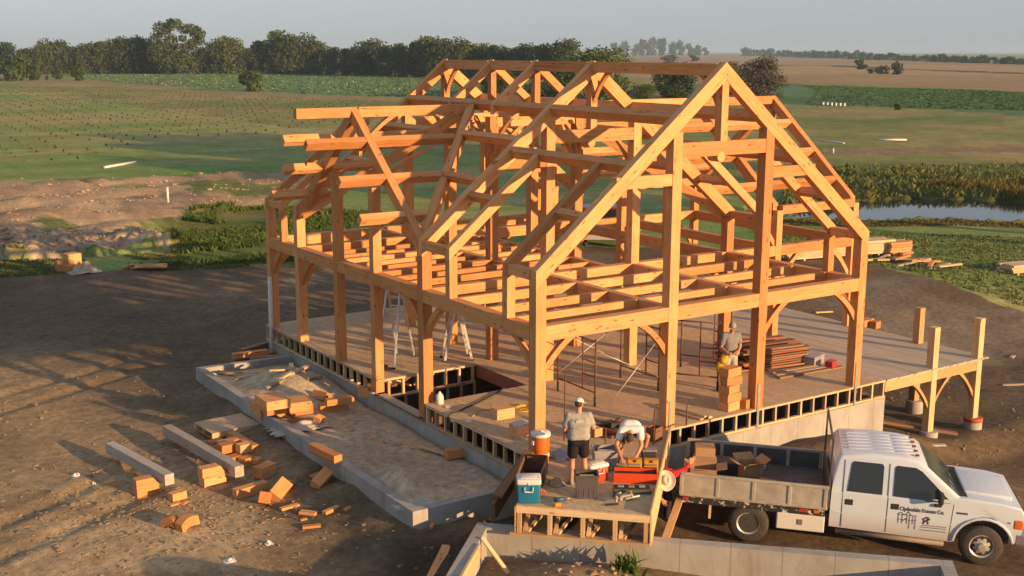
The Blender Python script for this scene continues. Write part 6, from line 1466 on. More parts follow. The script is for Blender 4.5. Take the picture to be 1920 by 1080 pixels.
# scaffold frames
M_RUST = plain('rusty_scaffold_tube', (0.15, 0.045, 0.028), 0.7, 0.2, 0.35, 8)
def scaffold(a, b, h, label):
    a, b = V(a), V(b); o = empty('scaffold', (a+b)/2, 0, label, 'scaffold', 'scaffold frames on the deck')
    for p in (a, b):
        bm = bmesh.new(); tube_bm(bm, [p, p+V((0, 0, h))], 0.021, 8); bm_obj('upright', bm, M_RUST, o)
        bm = bmesh.new(); tube_bm(bm, [p, p+V((0, 0, 0.22))], 0.030, 8); bm_obj('leg_sleeve', bm, M_BLACK, o)
    for z in (0.33, h-0.06):
        bm = bmesh.new(); tube_bm(bm, [a+V((0, 0, z)), b+V((0, 0, z))], 0.019, 8); bm_obj('cross_bar', bm, M_RUST, o)
    c = a*0.33+b*0.67; bm = bmesh.new(); tube_bm(bm, [c+V((0, 0, 0.33)), c+V((0, 0, h-0.06))], 0.017, 8); bm_obj('inner_upright', bm, M_RUST, o)
    for z in (0.7, 1.05):
        bm = bmesh.new(); tube_bm(bm, [c+V((0, 0, z)), b+V((0, 0, z))], 0.016, 8); bm_obj('rung', bm, M_RUST, o)
    return o
scaffold((3.26, 3.74, 0), (3.24, 2.23, 0), 1.62, 'rusty scaffold frame left of the second front post')
scaffold((5.30, 3.84, 0), (5.32, 2.39, 0), 1.62, 'rusty scaffold frame just behind the second front post')
scaffold((5.75, 2.75, 0), (6.56, 1.62, 0), 1.75, 'rusty scaffold frame facing the viewer left of the person on the deck')
scaffold((7.3, 3.8, 0), (8.0, 2.7, 0), 1.75, 'rusty scaffold frame farthest back, behind the person on the deck')
M_BRACE = plain('galvanised_brace', (0.42, 0.40, 0.36), 0.5, 0.5)
for i, (a, b) in enumerate((((3.26, 3.74, 1.5), (5.30, 3.84, 0.45)), ((3.26, 3.74, 0.45), (5.30, 3.84, 1.5)), ((3.24, 2.23, 1.35), (5.32, 2.39, 0.35)), ((3.60, 2.05, 0.1), (5.32, 2.39, 1.35)))):
    bm = bmesh.new(); tube_bm(bm, [a, b], 0.013, 6)
    tag(bm_obj('scaffold_brace', bm, M_BRACE, None), ['rear brace falling to the right between the two left scaffold frames', 'rear brace rising to the right between the two left scaffold frames', 'front silver brace falling to the right between the scaffold frames', 'front silver brace rising to the right between the scaffold frames'][i], 'brace', 'scaffold braces')
# stack of dark form boards
pl_ = empty('plank_stack', (9.35, 2.75, 0), 0.2, 'stack of dark red brown form planks on the deck behind the right posts', 'plank stack')
for k in range(9):
    for j in range(5):
        L = rnd.uniform(1.7, 2.3); c = V((9.3+rnd.uniform(-.14, .14), 2.35+j*0.25+rnd.uniform(-.03, .03), 0.06+k*0.062)); a = rnd.uniform(-0.05, 0.05)-0.15
        if k > 6 and j in (1, 3): continue
        d = V((math.cos(a), math.sin(a), 0))*L/2
        beam('plank', c-d, c+d, 0.23, 0.042, pl_, M_OLDW if (k+j) % 3 else M_RED)
for j, y in enumerate((1.55, 1.75, 1.98)): tag(beam('loose_board', (8.6+0.1*j, y, 0.03), (10.8-0.2*j, y-0.15, 0.03), 0.14, 0.04, None, (M_OLDW, M_GREYW, M_PINE)[j]), 'flat board in front of the dark plank stack, %s' % ('nearest the viewer', 'middle one of three', 'closest to the stack')[j], 'board', 'boards before the plank stack')
bm = bmesh.new(); rbox_bm(bm, (-.30, -.16, 0), (.30, .16, .2), .02, 2); rbox_bm(bm, (-.31, -.17, .2), (.31, .17, .26), .02, 2)
tag(bm_obj('tool_case', bm, plain('silver_red_case', (0.36, 0.33, 0.33), 0.4, 0.3), None, Matrix.Translation((10.45, 2.05, 0)) @ Matrix.Rotation(0.3, 4, 'Z')), 'silver tool case at the right end of the plank stack', 'tool case')
bm = bmesh.new(); rbox_bm(bm, (-.16, -.12, 0), (.16, .12, .2), .03, 2)
tag(bm_obj('red_case', bm, plain('red_plastic', (0.42, 0.03, 0.03), 0.4), None, Matrix.Translation((10.55, 1.55, 0)) @ Matrix.Rotation(0.3, 4, 'Z')), 'small red case in front of the silver tool case', 'case')
# column of blocks at the front edge
for k, (dx, yw, L) in enumerate(((0, 8, .42), (.02, 2, .44), (-.02, 12, .42), (.03, -6, .44), (-.01, 6, .46))):
    blk(V((5.72+dx, 0.34, 0.002+k*0.205)), L, 0.3, 0.2, yw, ['lowest', 'second lowest', 'middle', 'second highest', 'topmost'][k]+' block of the column of blocks at the front edge of the deck', group='column of blocks on the deck')
blk(V((6.08, 0.2, 0.0)), 0.2, 0.2, 0.22, 15, 'single block standing against the foot of the block column', group='column of blocks on the deck')
for k in range(3): tag(beam('stacked_board', (4.42+k*0.13, 1.35, 0.025+0.045*(k == 1)), (4.62+k*0.13, 0.06, 0.025+0.045*(k == 1)), 0.13, 0.042, None, M_PINE), ['left board of the three lying behind the second front post', 'raised middle board of the three lying behind the second front post', 'right board of the three lying behind the second front post'][k], 'board', 'boards behind the second front post')
blk(V((0.98, 2.72, 0)), 0.46, 0.32, 0.24, -4, 'pale block lying on the deck behind the corner post', mat=M_PALE, group='blocks on the deck'); blk(V((0.62, 1.45, 0)), 0.42, 0.3, 0.26, 4, 'reddish block by the orange drink cooler with papers on top', group='blocks on the deck')
rag('papers', V((0.62, 1.45, 0.262)), 0.2, 0.06, plain('grey_paper', (0.5, 0.48, 0.46), 0.8), 'loose papers lying on the reddish block', 'papers', 12, 1.2, .8)
# jug, lids, cords
bm = bmesh.new(); lathe_bm(bm, [(.0, 0), (.082, .004), (.085, .02), (.085, .14), (.07, .19), (.028, .235), (.022, .245), (.022, .262), (0, .264)], 18)
jug = bm_obj('milk_jug', bm, plain('milky_jug', (0.62, 0.58, 0.52), 0.35), None, Matrix.Translation((0.30, 4.40, 0)) @ Matrix.Diagonal((1.1, 1.1, 1.15, 1)), smooth=True); tag(jug, 'milky plastic jug standing at the corner of the cellar opening', 'jug')
bm = bmesh.new(); tube_bm(bm, [(-.04, .075, .18), (-.02, .11, .15), (-.02, .105, .1), (-.03, .08, .08)], .012, 6); bm_obj('handle', bm, jug.data.materials[0], jug, Matrix.Translation((0.30, 4.40, 0)) @ Matrix.Diagonal((1.1, 1.1, 1.15, 1)))
for x, y, lb in ((0.34, 4.05, 'white bucket lid on the deck near the jug'), (0.17, 2.87, 'white bucket lid on the deck edge farther from the jug')):
    bm = bmesh.new(); lathe_bm(bm, [(0, .012), (.07, .012), (.08, .02), (.088, .016), (.09, 0)], 22); tag(bm_obj('bucket_lid', bm, plain('white_lid', (0.6, 0.58, 0.55), 0.4), None, Matrix.Translation((x, y, 0.001))), lb, 'lid', 'bucket lids')
def cord(name, pts, r, mat, label, closed=False):
    n = len(pts); out = []
    P4 = [V(p) for p in pts]
    for i in range(n-1):
        p0, p1, p2, p3 = P4[max(i-1, 0)], P4[i], P4[i+1], P4[min(i+2, n-1)]
        for k in range(6):
            t = k/6; out.append(0.5*((2*p1)+(p2-p0)*t+(2*p0-5*p1+4*p2-p3)*t*t+(3*p1-p0-3*p2+p3)*t**3))
    out.append(P4[-1]); bm = bmesh.new(); tube_bm(bm, out, r, 6); return tag(bm_obj(name, bm, mat, None), label, 'cord')
cord('hose', [(2.35, 4.85, -0.35), (2.28, 4.62, 0.02), (1.75, 4.3, 0.02), (1.0, 3.9, 0.02), (0.62, 3.75, 0.02), (0.35, 3.60, 0.02), (0.02, 3.5, 0.01), (-0.05, 3.45, -0.3)], 0.018, M_BLACK, 'dark hose running over the deck from the cellar opening to the edge')
M_YEL = plain('yellow_cord', (0.50, 0.33, 0.03), 0.6)
pts = [(1.75+0.28*math.cos(a*1.3+0.4*math.sin(a))*(1+0.3*math.sin(a*2.3)), 2.95+0.22*math.sin(a*1.3)*(1+0.4*math.cos(a*1.7)), 0.02+0.01*(i % 3)) for i, a in enumerate(np.arange(0, 26, 0.6))]
cord('extension_cord', [(0.4, 3.1, 0.015), (0.9, 3.4, 0.015), (1.3, 3.0, 0.015)]+pts, 0.012, M_YEL, 'tangled yellow extension cord on the deck behind the corner post')
# pile of tools in the middle of the deck
tp = empty('tool_heap', (2.3, 0.5, 0), 0, 'heap of clamps, bars and power tools lying on the deck behind the bending person', 'tool heap')
for k in range(26):
    c = V((2.3+rs.gauss(0, .34), 0.5+rs.gauss(0, .2), 0.03+abs(rs.gauss(0, .07)))); a = rs.uniform(0, 3.14); l = rs.uniform(.15, .42); d = V((math.cos(a), math.sin(a), rs.uniform(-.15, .2)))*l
    beam('clamp_bar' if k % 3 else 'tool_body', c-d, c+d, rs.choice((.03, .05)) if k % 3 else .11, .03 if k % 3 else .1, tp, (M_BLACK, M_STEEL, M_OLDW, M_RUST)[k % 4])
for x, y, h_, lb in ((2.62, -0.62, 0.78, 'thin rusty stake standing at the deck edge by the second post'), (1.65, -0.2, 0.42, 'short wooden stake standing left of the bending person'), (1.18, 0.62, 1.55, 'tall thin rod standing on the deck right of the white cap'), (4.05, -0.05, 0.5, 'thin stake at the front edge of the deck behind the truck')):
    bm = bmesh.new(); tube_bm(bm, [(x, y, 0), (x+.01, y, h_)], 0.016, 6); tag(bm_obj('stake', bm, M_RUST, None), lb, 'stake', 'stakes on the deck')
bm = bmesh.new(); 
for s in ((-.14, -.12, 0, -.12, .12, .3), (.12, -.12, 0, .14, .12, .3), (-.12, -.12, 0, .12, -.10, .3), (-.12, .10, 0, .12, .12, .3), (-.12, -.1, 0, .12, .1, .02)): box_bm(bm, s[:3], s[3:])
tag(bm_obj('wooden_crate', bm, M_OLDW, None, Matrix.Translation((2.82, -0.40, 0)) @ Matrix.Rotation(.3, 4, 'Z')), 'small open dark wooden crate at the foot of the second front post', 'crate')
bm = bmesh.new(); 
for k in range(8): box_bm(bm, (-.02, -.2+.05*k, 0), (.3*rs.random()+.1, -.17+.05*k, .03+.05*rs.random()), Matrix.Rotation(rs.uniform(-1, 1), 4, 'Z'))
tag(bm_obj('scrap_heap', bm, M_OLDW, None, Matrix.Translation((0.62, 7.95, 0.001))), 'little heap of dark scraps on the deck in the left gable bay', 'scrap heap')
# ================= on the platform =================
# orange drink cooler
cl = empty('drink_cooler', (0.16, 0.16, 0), 0, 'tall orange drink cooler with white lid in front of the corner post', 'drink cooler')
CMx = Matrix.Translation((0.02, -0.16, 0.0)) @ Matrix.Diagonal((1.05, 1.05, 1.12, 1)); M_OR = plain('orange_plastic', (0.55, 0.13, 0.012), 0.4, var=0.06); M_WP = plain('white_plastic', (0.62, 0.60, 0.57), 0.35, var=0.06)
bm = bmesh.new(); lathe_bm(bm, [(0, 0), (.155, 0), (.16, .02), (.168, .14), (.178, .47), (.176, .49), (0, .49)], 30); bm_obj('body', bm, M_OR, cl, CMx, smooth=True, angle=50)
bm = bmesh.new(); lathe_bm(bm, [(.160, .115), (.175, .118), (.178, .175), (.165, .178)], 30); bm_obj('band', bm, M_WP, cl, CMx, smooth=True, angle=50)
bm = bmesh.new(); lathe_bm(bm, [(.17, .488), (.192, .495), (.192, .545), (.175, .565), (.05, .57), (.05, .59), (0, .59)], 30); bm_obj('lid', bm, M_WP, cl, CMx, smooth=True, angle=50)
bm = bmesh.new(); rbox_bm(bm, (-.2, -.03, .34), (-.172, .03, .42), .008, 2); rbox_bm(bm, (.172, -.03, .34), (.2, .03, .42), .008, 2)
bm.free(); 
for s in (-1, 1):
    bm = bmesh.new(); rbox_bm(bm, (min(s*.172, s*.2), -.03, .34), (max(s*.172, s*.2), .03, .42), .008, 2); bm_obj('handle', bm, M_WP if s < 0 else M_OR, cl, CMx)
bm = bmesh.new(); rbox_bm(bm, (-.03, -.20, .05), (.03, -.155, .09), .008, 2); bm_obj('spigot', bm, M_WP, cl, CMx)
# coolers
def cooler(loc, rz_, l, w_, h_, body, lid, label, name='ice_chest'):
    M = Matrix.Translation(loc) @ Matrix.Rotation(rz_, 4, 'Z'); o = empty(name, loc, rz_, label, 'cooler', 'ice chests on the platform')
    t = bmesh.new(); rbox_bm(t, (-l/2, -w_/2, 0), (l/2, w_/2, h_*0.76), .03, 3)
    for v in t.verts: k = .93+.07*min(1, v.co.z/(h_*.7)); v.co.x *= k; v.co.y *= k
    bm_obj('body', t, body, o, M, angle=50)
    t = bmesh.new(); rbox_bm(t, (-l/2-.012, -w_/2-.012, h_*.765), (l/2+.012, w_/2+.012, h_), .035, 3); rbox_bm(t, (-l*.36, -w_*.34, h_-.01), (l*.36, w_*.34, h_+.012), .015, 2); bm_obj('lid', t, lid, o, M, angle=50)
    t = bmesh.new(); y = -w_/2-.03
    tube_bm(t, [(-.075, y+.02, h_*.70), (-.075, y, h_*.70), (-.075, y, h_*.52), (.075, y, h_*.52), (.075, y, h_*.70), (.075, y+.02, h_*.70)], .011, 6); bm_obj('handle', t, lid, o, M)
    t = bmesh.new(); rbox_bm(t, (-.02, y, h_*.80), (.02, y+.02, h_*.88), .004, 1); bm_obj('latch', t, lid, o, M)
pcam = math.radians(-33)
cooler(V((-1.38, -1.78, 0)), pcam, 0.43, 0.38, 0.47, plain('teal_blue_plastic', (0.012, 0.15, 0.27), 0.4, var=0.06), M_WP, 'blue ice chest with white lid at the left corner of the platform')
cooler(V((0.30, -1.62, 0)), pcam+0.5, 0.42, 0.30, 0.36, plain('red_cooler_plastic', (0.50, 0.05, 0.02), 0.4, var=0.06), M_WP, 'red ice chest with white lid behind the grey bin')
# bins
def bin_(loc, rz_, l, w_, h_, mat, label, fill=None):
    M = Matrix.Translation(loc) @ Matrix.Rotation(rz_, 4, 'Z'); o = empty('bin', loc, rz_, label, 'bin', 'bins on the platform'); t = bmesh.new(); th = .012
    for lo, hi in (((-l/2, -w_/2, 0), (l/2, w_/2, .015)), ((-l/2, -w_/2, .015), (-l/2+th, w_/2, h_)), ((l/2-th, -w_/2, .015), (l/2, w_/2, h_)), ((-l/2+th, -w_/2, .015), (l/2-th, -w_/2+th, h_)), ((-l/2+th, w_/2-th, .015), (l/2-th, w_/2, h_))): box_bm(t, lo, hi)
    for v in t.verts: k = .88+.12*v.co.z/h_; v.co.x *= k; v.co.y *= k
    bm_obj('shell', t, mat, o, M)
    for s in (-1, 1):
        t = bmesh.new(); rbox_bm(t, (-l/2-.02, s*(w_/2+.008)-.014, h_-.035), (l/2+.02, s*(w_/2+.008)+.014, h_), .006, 1); bm_obj('rim', t, mat, o, M)
    for s in (-1, 1):
        t = bmesh.new(); rbox_bm(t, (s*(l/2+.006)-.014, -w_/2, h_-.033), (s*(l/2+.006)+.014, w_/2, h_-.002), .006, 1); bm_obj('rim', t, mat, o, M)
    for k in range(4):
        x = -l*.33+l*.22*k; t = bmesh.new(); box_bm(t, (x-.012, -w_/2*.955, .04), (x+.012, -w_/2*.90, h_*.85)); bm_obj('rib', t, mat, o, M)
    if fill:
        t = bmesh.new(); rbox_bm(t, (-l*.40, -w_*.38, h_*.6), (l*.40, w_*.38, h_*.86), .02, 1); bm_obj('contents', t, M_BLACK, o, M)
        t = bmesh.new(); rbox_bm(t, (-l*.36, -w_*.30, h_*.85), (l*.36, -w_*.05, h_*.96), .02, 2); bm_obj('contents', t, fill, o, M)
bin_(V((-0.36, -2.20, 0)), pcam, 0.42, 0.34, 0.46, plain('charcoal_plastic', (0.075, 0.07, 0.072), 0.5), 'dark grey bin with yellow lining in the middle of the platform', plain('yellow_webbing', (0.48, 0.32, 0.06), 0.8))
bin_(V((0.83, -1.22, 0)), pcam+.1, 0.46, 0.38, 0.44, plain('grey_plastic', (0.27, 0.265, 0.27), 0.5), 'light grey bin with tools between the two men', plain('pale_rags', (0.42, 0.38, 0.33), 0.8))
# orange and red tool boxes
M_YB = plain('yellow_plastic', (0.55, 0.25, 0.02), 0.4, var=.08); M_RT = plain('red_toolbox', (0.55, 0.06, 0.015), 0.4, var=.08)
tbx = empty('tool_box', (1.0, -2.0, 0), pcam-.1, 'long orange red tool box in front of the bending person', 'tool box'); TBM = Matrix.Translation((0.93, -2.08, 0)) @ Matrix.Rotation(pcam-.1, 4, 'Z')
t = bmesh.new(); 
for lo, hi in (((-.42, -.17, 0), (.42, .17, .02)), ((-.42, -.17, .02), (-.40, .17, .2)), ((.40, -.17, .02), (.42, .17, .2)), ((-.40, -.17, .02), (.40, -.15, .2)), ((-.40, .15, .02), (.40, .17, .2))): box_bm(t, lo, hi)
bm_obj('box', t, M_RT, tbx, TBM)
t = bmesh.new(); box_bm(t, (-.39, -.14, .03), (.39, .14, .14)); bm_obj('tray', t, M_BLACK, tbx, TBM)
for i, dx in enumerate((-.02, .30)):
    o = empty('parts_organiser', TBM @ V((dx, .30, .0)), pcam-.1, ['yellow parts organiser with black drawers, left one of the pair', 'yellow parts organiser with black drawers, right one by the rim board'][i], 'organiser', 'yellow organisers')
    M = TBM @ Matrix.Translation((dx, .30, 0.0)); t = bmesh.new(); rbox_bm(t, (-.14, -.09, 0), (.14, .09, .34), .012, 2); bm_obj('case', t, M_YB, o, M)
    for k in range(4):
        t = bmesh.new(); box_bm(t, (-.115, -.098, .05+.062*k), (.115, -.09, .085+.062*k)); bm_obj('drawer', t, M_BLACK if k % 2 == 0 else M_STEEL, o, M)
    t = bmesh.new(); rbox_bm(t, (-.03, -.1, .30), (.03, -.088, .345), .004, 1); bm_obj('latch', t, M_BLACK, o, M)
bm = bmesh.new(); rbox_bm(bm, (-.14, -.1, 0), (.14, .1, .18), .015, 2)
tc = empty('small_case', (1.62, -1.72, 0.0), 0, 'black case with grey lid standing on the platform beside the rim board', 'case'); CM2 = Matrix.Translation((1.70, -1.55, 0.0)) @ Matrix.Rotation(pcam, 4, 'Z')
bm_obj('case', bm, M_BLACK, tc, CM2 @ Matrix.Diagonal((1, 1, 1.7, 1))); bm = bmesh.new(); rbox_bm(bm, (-.145, -.105, .308), (.145, .105, .35), .015, 2); bm_obj('lid', bm, M_STEEL, tc, CM2)
o = empty('open_case', (0.48, -2.55, 0), pcam, 'dark olive tool case lying open before the orange tool box', 'tool case'); M = Matrix.Translation((0.50, -2.50, 0)) @ Matrix.Rotation(pcam-.05, 4, 'Z'); t = bmesh.new(); rbox_bm(t, (-.36, -.14, 0), (.36, .14, .09), .02, 2); bm_obj('case', t, plain('olive_case', (0.085, 0.085, 0.05), 0.5), o, M)
t = bmesh.new(); rbox_bm(t, (-.33, -.11, .088), (.33, .11, .1), .004, 1); bm_obj('foam', t, M_BLACK, o, M)
for k in range(3):
    t = bmesh.new(); rbox_bm(t, (-.28+.2*k, -.06, .1), (-.16+.2*k, .03, .14), .01, 1); bm_obj('tool', t, (M_STEEL, M_OLDW, M_STEEL)[k], o, M)
# drill, gloves/clamps, scraps
dr = empty('cordless_drill', (-0.95, -2.12, 0), .4, 'blue cordless drill lying beside the blue ice chest', 'drill'); M = Matrix.Translation((-0.93, -2.16, 0)) @ Matrix.Rotation(-.3, 4, 'Z')
t = bmesh.new(); tube_bm(t, [(-.12, 0, .05), (.1, 0, .05)], .04, 10); bm_obj('motor', t, plain('tool_blue', (0.03, 0.08, 0.16), 0.4), dr, M); t = bmesh.new(); tube_bm(t, [(.1, 0, .05), (.2, 0, .05)], .025, 10, radii=[.03, .012]); bm_obj('chuck', t, M_STEEL, dr, M); t = bmesh.new(); tube_bm(t, [(-.08, 0, .04), (-.12, -.16, .035)], .024, 8); bm_obj('grip', t, M_BLACK, dr, M); t = bmesh.new(); rbox_bm(t, (-.18, -.24, .005), (-.06, -.15, .07), .012, 2); bm_obj('battery', t, M_YB, dr, M)
cp = empty('clamp_heap', (0.03, -2.70, 0), 0, 'heap of pale gloves and clamps on the right front of the platform', 'clamp heap')
for k in range(14):
    c = V((0.05+rs.gauss(0, .15), -2.66+rs.gauss(0, .10), .04+.02*(k % 3))); a = rs.uniform(0, 3.14); d = V((math.cos(a), math.sin(a), rs.uniform(-.2, .2)))*rs.uniform(.06, .13)
    bm = bmesh.new(); capsule(bm, c-d, .028, c+d, .034, 8); bm_obj('glove' if k % 2 else 'clamp', bm, (M_PLAST, M_STEEL, plain('tan_glove', (0.38, 0.30, 0.2), 0.9))[k % 3] if k != 5 else M_BLACK, cp, smooth=True)
tag(beam('rasp', (-0.35, -2.78, .012), (-0.12, -2.86, .012), .05, .02, None, M_BLACK), 'flat black rasp lying near the front edge of the platform', 'rasp')
rag('rag', V((-1.0, -1.55, 0.003)), .16, .10, plain('orange_rag', (0.33, 0.12, 0.05), 0.9), 'crumpled rust coloured rag beside the blue ice chest', 'rag', 21)
rag('paper_bag', V((-0.45, -1.38, 0.003)), .17, .16, plain('tan_paper', (0.40, 0.28, 0.16), 0.9), 'crumpled tan paper bag at the feet of the person in the white cap', 'paper bag', 22)
rag('blue_tarp', V((0.55, -0.15, 0.003)), .26, .16, plain('pale_blue_cloth', (0.28, 0.31, 0.38), 0.8), 'crumpled pale blue cloth beside the orange drink cooler', 'cloth', 23)
# black trough and boards at the left edge
tr = empty('tool_trough', (-0.85, -1.2, 0), 0.75, 'long open black lined trough of dark wood along the left edge of the platform', 'trough'); M = Matrix.Translation((-0.86, -1.12, 0.0)) @ Matrix.Rotation(math.radians(48), 4, 'Z') @ Matrix.Diagonal((0.72, 0.9, 1.0, 1))
for nm, lo, hi, mt in (('side', (-.95, -.26, 0), (.95, -.235, .36), plain('black_stained_wood', (0.04, 0.03, 0.024), 0.6)), ('side', (-.95, .235, 0), (.95, .26, .36), M_OLDW), ('end', (-.95, -.234, 0), (-.925, .234, .36), M_OLDW), ('end', (.925, -.234, 0), (.95, .234, .36), M_OLDW), ('bottom', (-.924, -.234, 0.005), (.924, .234, .03), M_BLACK)):
    t = bmesh.new(); box_bm(t, lo, hi); bm_obj(nm, t, mt, tr, M)
tag(beam('angle_board', V((-0.28, -0.18, 0.26)), V((-1.60, -1.05, -0.12)), 0.2, 0.05, None, M_OLDW), 'dark brown board leaning along the left side of the trough', 'board')
tag(beam('angle_board', V((-0.22, -0.02, 0.1)), V((-1.72, -1.10, -0.38)), 0.06, 0.34, None, M_OLDW), 'dark brown plank on edge below the leaning board, outside the trough', 'board')
# ================= lumber, truck and scrap around the yard =================
def bundle(c, L, wd, ht, yaw, label, nx, nz, mat=M_PINE):
    o = empty('lumber_bundle', c, yaw, label, 'lumber', 'stacks of sawn lumber'); M = Matrix.Translation(c) @ Matrix.Rotation(yaw, 4, 'Z')
    for i in range(nx):
        for k in range(nz):
            s = rnd.uniform(-.12, .12); a = M @ V((-L/2+s, -wd/2+(i+.5)*wd/nx, .1+(k+.5)*ht/nz)); b = M @ V((L/2+s, -wd/2+(i+.5)*wd/nx, .1+(k+.5)*ht/nz)); beam('board', a, b, wd/nx*.97, ht/nz*.9, o, mat)
    for x in (-L*.35, L*.35): beam('bearer', M @ V((x, -wd/2, .05)), M @ V((x, wd/2, .05)), .1, .09, o, M_PINE)
q0, q1 = at(1468, 496, -1.3), at(1668, 481, -1.3); c = (q0+q1)/2
bundle(V((c.x+.4, c.y+.5, hz(c.x, c.y)+.02)), (q1-q0).length, 1.1, .62, math.atan2(q1.y-q0.y, q1.x-q0.x), 'long bright lumber stack in the grass beyond the right side of the frame', 5, 7)
q = at(1672, 483, -1.3); bundle(V((q.x+.7, q.y+.3, hz(q.x, q.y))), 1.2, .9, .6, math.atan2(q1.y-q0.y, q1.x-q0.x), 'short reddish lumber stack at the right end of the long stack', 4, 5, M_FIR)
q = at(1915, 512, -1.4); bundle(V((q.x+.6, q.y+.2, hz(q.x, q.y))), 2.4, .9, .35, -0.2, 'lumber stack cut by the right edge of the photo', 4, 4, M_PINE)
for i, (u, v, L, yw) in enumerate(((1655, 486, 1.6, 20), (1672, 492, 1.8, -10), (1690, 490, 1.4, 10), (1705, 497, 2.2, -14), (1722, 492, 1.8, 5), (1735, 497, 1.5, -20), (1760, 502, 1.3, -8), (1780, 503, 1.6, 0), (1690, 482, .8, 60), (1676, 487, .7, 80), (1640, 492, 1.2, 0), (1745, 503, 1.0, 30))):
    p = gat(u, v); blk(p, L, .18, .08, yw, 'weathered scrap timber in the scrap heap at the edge of the right grass', name='scrap_timber', mat=(M_GREYW, M_PINE, M_FIR)[i % 3], tilt=(0, rnd.uniform(-8, 4)), dz=.05+.05*(i % 3), group='scrap heap by the right grass', cat='scrap timber')
for u, v, L, yw, lb, m in ((1904, 722, .9, -25, 'weathered board on the bare soil at the right edge', M_GREYW), (1898, 670, .4, 20, 'small pale board on the bare soil at the right', M_PINE), (1755, 836, .5, -28, 'short white stick on the soil by the porch footing', M_PLAST), (1545, 586, .7, -20, 'pale board leaning at the far edge of the porch', M_PINE)): blk((u, v), L, .12, .04, yw, lb, name='loose_board', mat=m, cat='board', group='boards on the soil')
for i, (u, v) in enumerate(((1620, 612), (1640, 615), (1628, 610))): blk((u, v), .34, .28, .26, 10*i, ['brick red block left of two beyond the porch edge', 'brick red block right of two beyond the porch edge', 'small block between the two beyond the porch edge'][i], group='blocks beyond the porch')
pa, pb = V((11.15, 0.9, -1.75)), V((13.9, 0.2, -1.80)); tag(beam('long_plank', V((11.0, 1.5, hz(11, 1.5)+.08)), V((13.6, -0.25, hz(13.6, -.25)+.12)), .16, .06, None, M_OLDW), 'long plank lying on the soil under the porch', 'plank')
# left side scrap
lb3 = gat(272, 503)
for k in range(4): tag(beam('stacked_plank', lb3+V((-.8+.1*k, .5-.25*k, .08+.09*(k % 2))), lb3+V((.9-.1*k, -.3-.25*k, .08+.09*(k % 2))), .22, .07, None, (M_FIR, M_PALE, M_OLDW, M_FIR)[k]), ['plank at the back of the small stack in the left grass', 'pale raised plank in the small stack in the left grass', 'dark plank in the small stack in the left grass', 'front orange plank of the small stack in the left grass'][k], 'plank', 'planks in the left grass')
for i, (u, v, L, H) in enumerate(((122, 509, .7, .5), (137, 507, .6, .75), (130, 511, .5, .35))): blk((u, v), L, .5, H, 12*i, ['left rusty block in the small heap in the left grass', 'tall rusty block in the small heap in the left grass', 'low front block in the small heap in the left grass'][i], group='small heap in the left grass')
rag('canvas', gat(157, 511), .55, .5, plain('tan_canvas', (0.42, 0.35, 0.26), 0.9), 'pale crumpled canvas beside the small heap in the left grass', 'canvas', 31, 1.2, .8)
for (u0, v0, u1, v1, r, lb) in ((196, 314, 254, 304, .10, 'long white pipe lying in the left field'), (1648, 259, 1700, 259, .11, 'white pipe lying in the grass far right of the frame'), (1537, 260, 1583, 266, .07, 'thin white pipe lying in the grass right of the frame')):
    a, b = at(u0, v0, -1.05), at(u1, v1, -1.05); a.z = hz(a.x, a.y)+r*.8; b.z = hz(b.x, b.y)+r*.8; bm = bmesh.new(); tube_bm(bm, [a, b], r, 8); tag(bm_obj('plastic_pipe', bm, M_WP, None), lb, 'pipe', 'pipes lying in the fields')
for u, v, h_, lb in ((315, 380, .95, 'white marker post standing in the left soil bank'), (1562, 288, 0.5, 'white marker post standing right of the frame by the field ditch')):
    p = gat(u, v); bm = bmesh.new(); tube_bm(bm, [p, p+V((0, 0, h_))], .075, 8); tag(bm_obj('marker_post', bm, M_WP, None), lb, 'marker post', 'white marker posts')
for k in range(6):
    p = gat(1543+k*8, 197+k*.4); bm = bmesh.new(); rbox_bm(bm, (-.16, -.16, 0), (.16, .16, .42), .04, 2); rbox_bm(bm, (-.2, -.2, .40), (.2, .2, .5), .03, 1); tag(bm_obj('bee_box', bm, M_WP, None, Matrix.Translation(p)), 'small white box in the row at the edge of the right bean field', 'white box', 'row of white boxes')
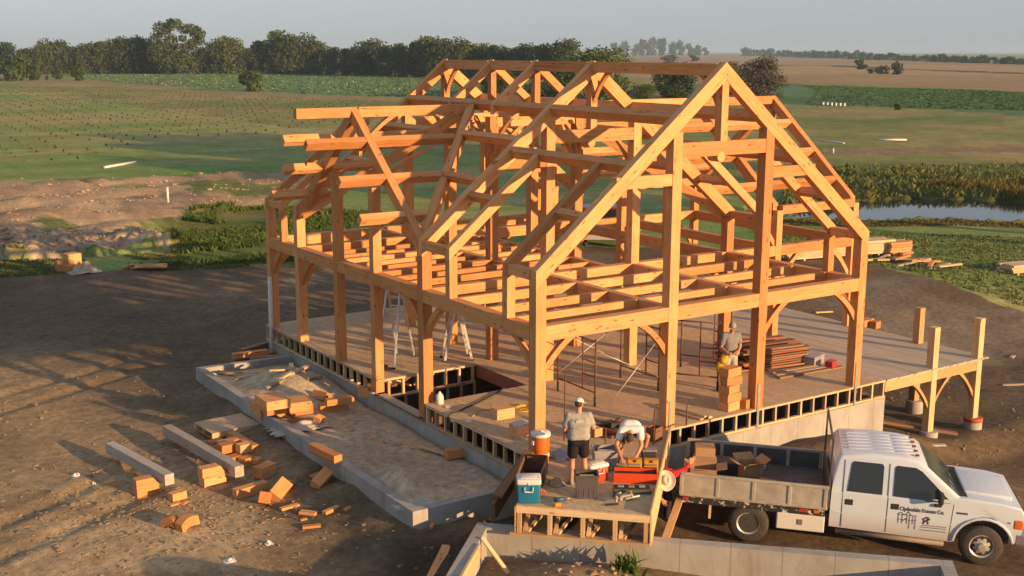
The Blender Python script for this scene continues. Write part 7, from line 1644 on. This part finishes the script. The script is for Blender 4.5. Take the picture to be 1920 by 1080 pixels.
# second pickup seen through the frame
p2 = gat(1132, 468); TR2 = math.atan2(0.83, 0.55); t2 = empty('pickup_truck', p2, TR2, 'dark red pickup truck seen from behind through the frame, parked on the far side', 'truck')
M2 = Matrix.Translation(p2) @ Matrix.Rotation(TR2, 4, 'Z'); M_MAR = paint_mat('maroon_paint', (0.10, 0.022, 0.025), 0.35)
t = bmesh.new(); prism_bm(t, [(0, .55), (0, 1.1), (2.0, 1.12), (2.15, 1.75), (3.3, 1.78), (4.0, 1.18), (5.2, 1.05), (5.3, .55)], -.98, .98, RX); bm_obj('body', t, M_MAR, t2, M2)
for nm, lo, hi, mt in (('bumper', (-.12, -1.0, .48), (-.01, 1.0, .72), M_CHROME), ('tailgate', (-.04, -.8, .78), (-.003, .8, 1.08), M_MAR), ('rear_window', (2.0, -.75, 1.22), (2.06, .75, 1.68), M_GLASS)): t = bmesh.new(); rbox_bm(t, lo, hi, .02, 2); bm_obj(nm, t, mt, t2, M2)
for s in (-1, 1):
    t = bmesh.new(); rbox_bm(t, (-.03, s*.9-.08, .76), (-.002, s*.9+.08, 1.08), .01, 1); bm_obj('tail_light', t, plain('tail_light_white_red', (0.55, 0.45, 0.42) if s < 0 else (0.5, 0.05, 0.04), 0.3), t2, M2)
    for x in (1.0, 4.4):
        t = bmesh.new(); lathe_bm(t, [(.2, -.12), (.38, -.12), (.4, 0), (.38, .12), (.2, .12)], 20, axes((x, s*.86, .4), (1, 0, 0), (0, 0, 1), (0, s, 0))); bm_obj('wheel', t, M_TYRE, t2, M2)

# weed growing inside the garage wall
wpn = gp(2.9, 0.85); wpn.z = hz(wpn.x, wpn.y)
ws_ = np.array([(wpn.x+rs.gauss(0, .16), wpn.y+rs.gauss(0, .12), wpn.z) for k in range(90)])
tag(link('weed_plant', blades('weed_plant', ws_, 0.10, 0.34, 0.03, M_WEED, 51, 0.5)), 'small green weed growing on the rubble inside the garage wall', 'plant')
# ================= the evening haze =================
HX0 = 8800.0
bm = bmesh.new(); box_bm(bm, (-HX0, -HX0, -6.0), (HX0, HX0, 45.0))
hm = bpy.data.materials.new('evening_haze'); hm.use_nodes = True; ht = hm.node_tree
ht.nodes.remove(ht.nodes["Principled BSDF"]); pv = ht.nodes.new("ShaderNodeVolumePrincipled")
pv.inputs['Color'].default_value = (0.52, 0.74, 1.0, 1); pv.inputs['Density'].default_value = 0.00015; pv.inputs['Anisotropy'].default_value = 0.0
ht.links.new(pv.outputs[0], ht.nodes["Material Output"].inputs['Volume'])
tag(bm_obj('haze', bm, hm, None), kind='stuff')
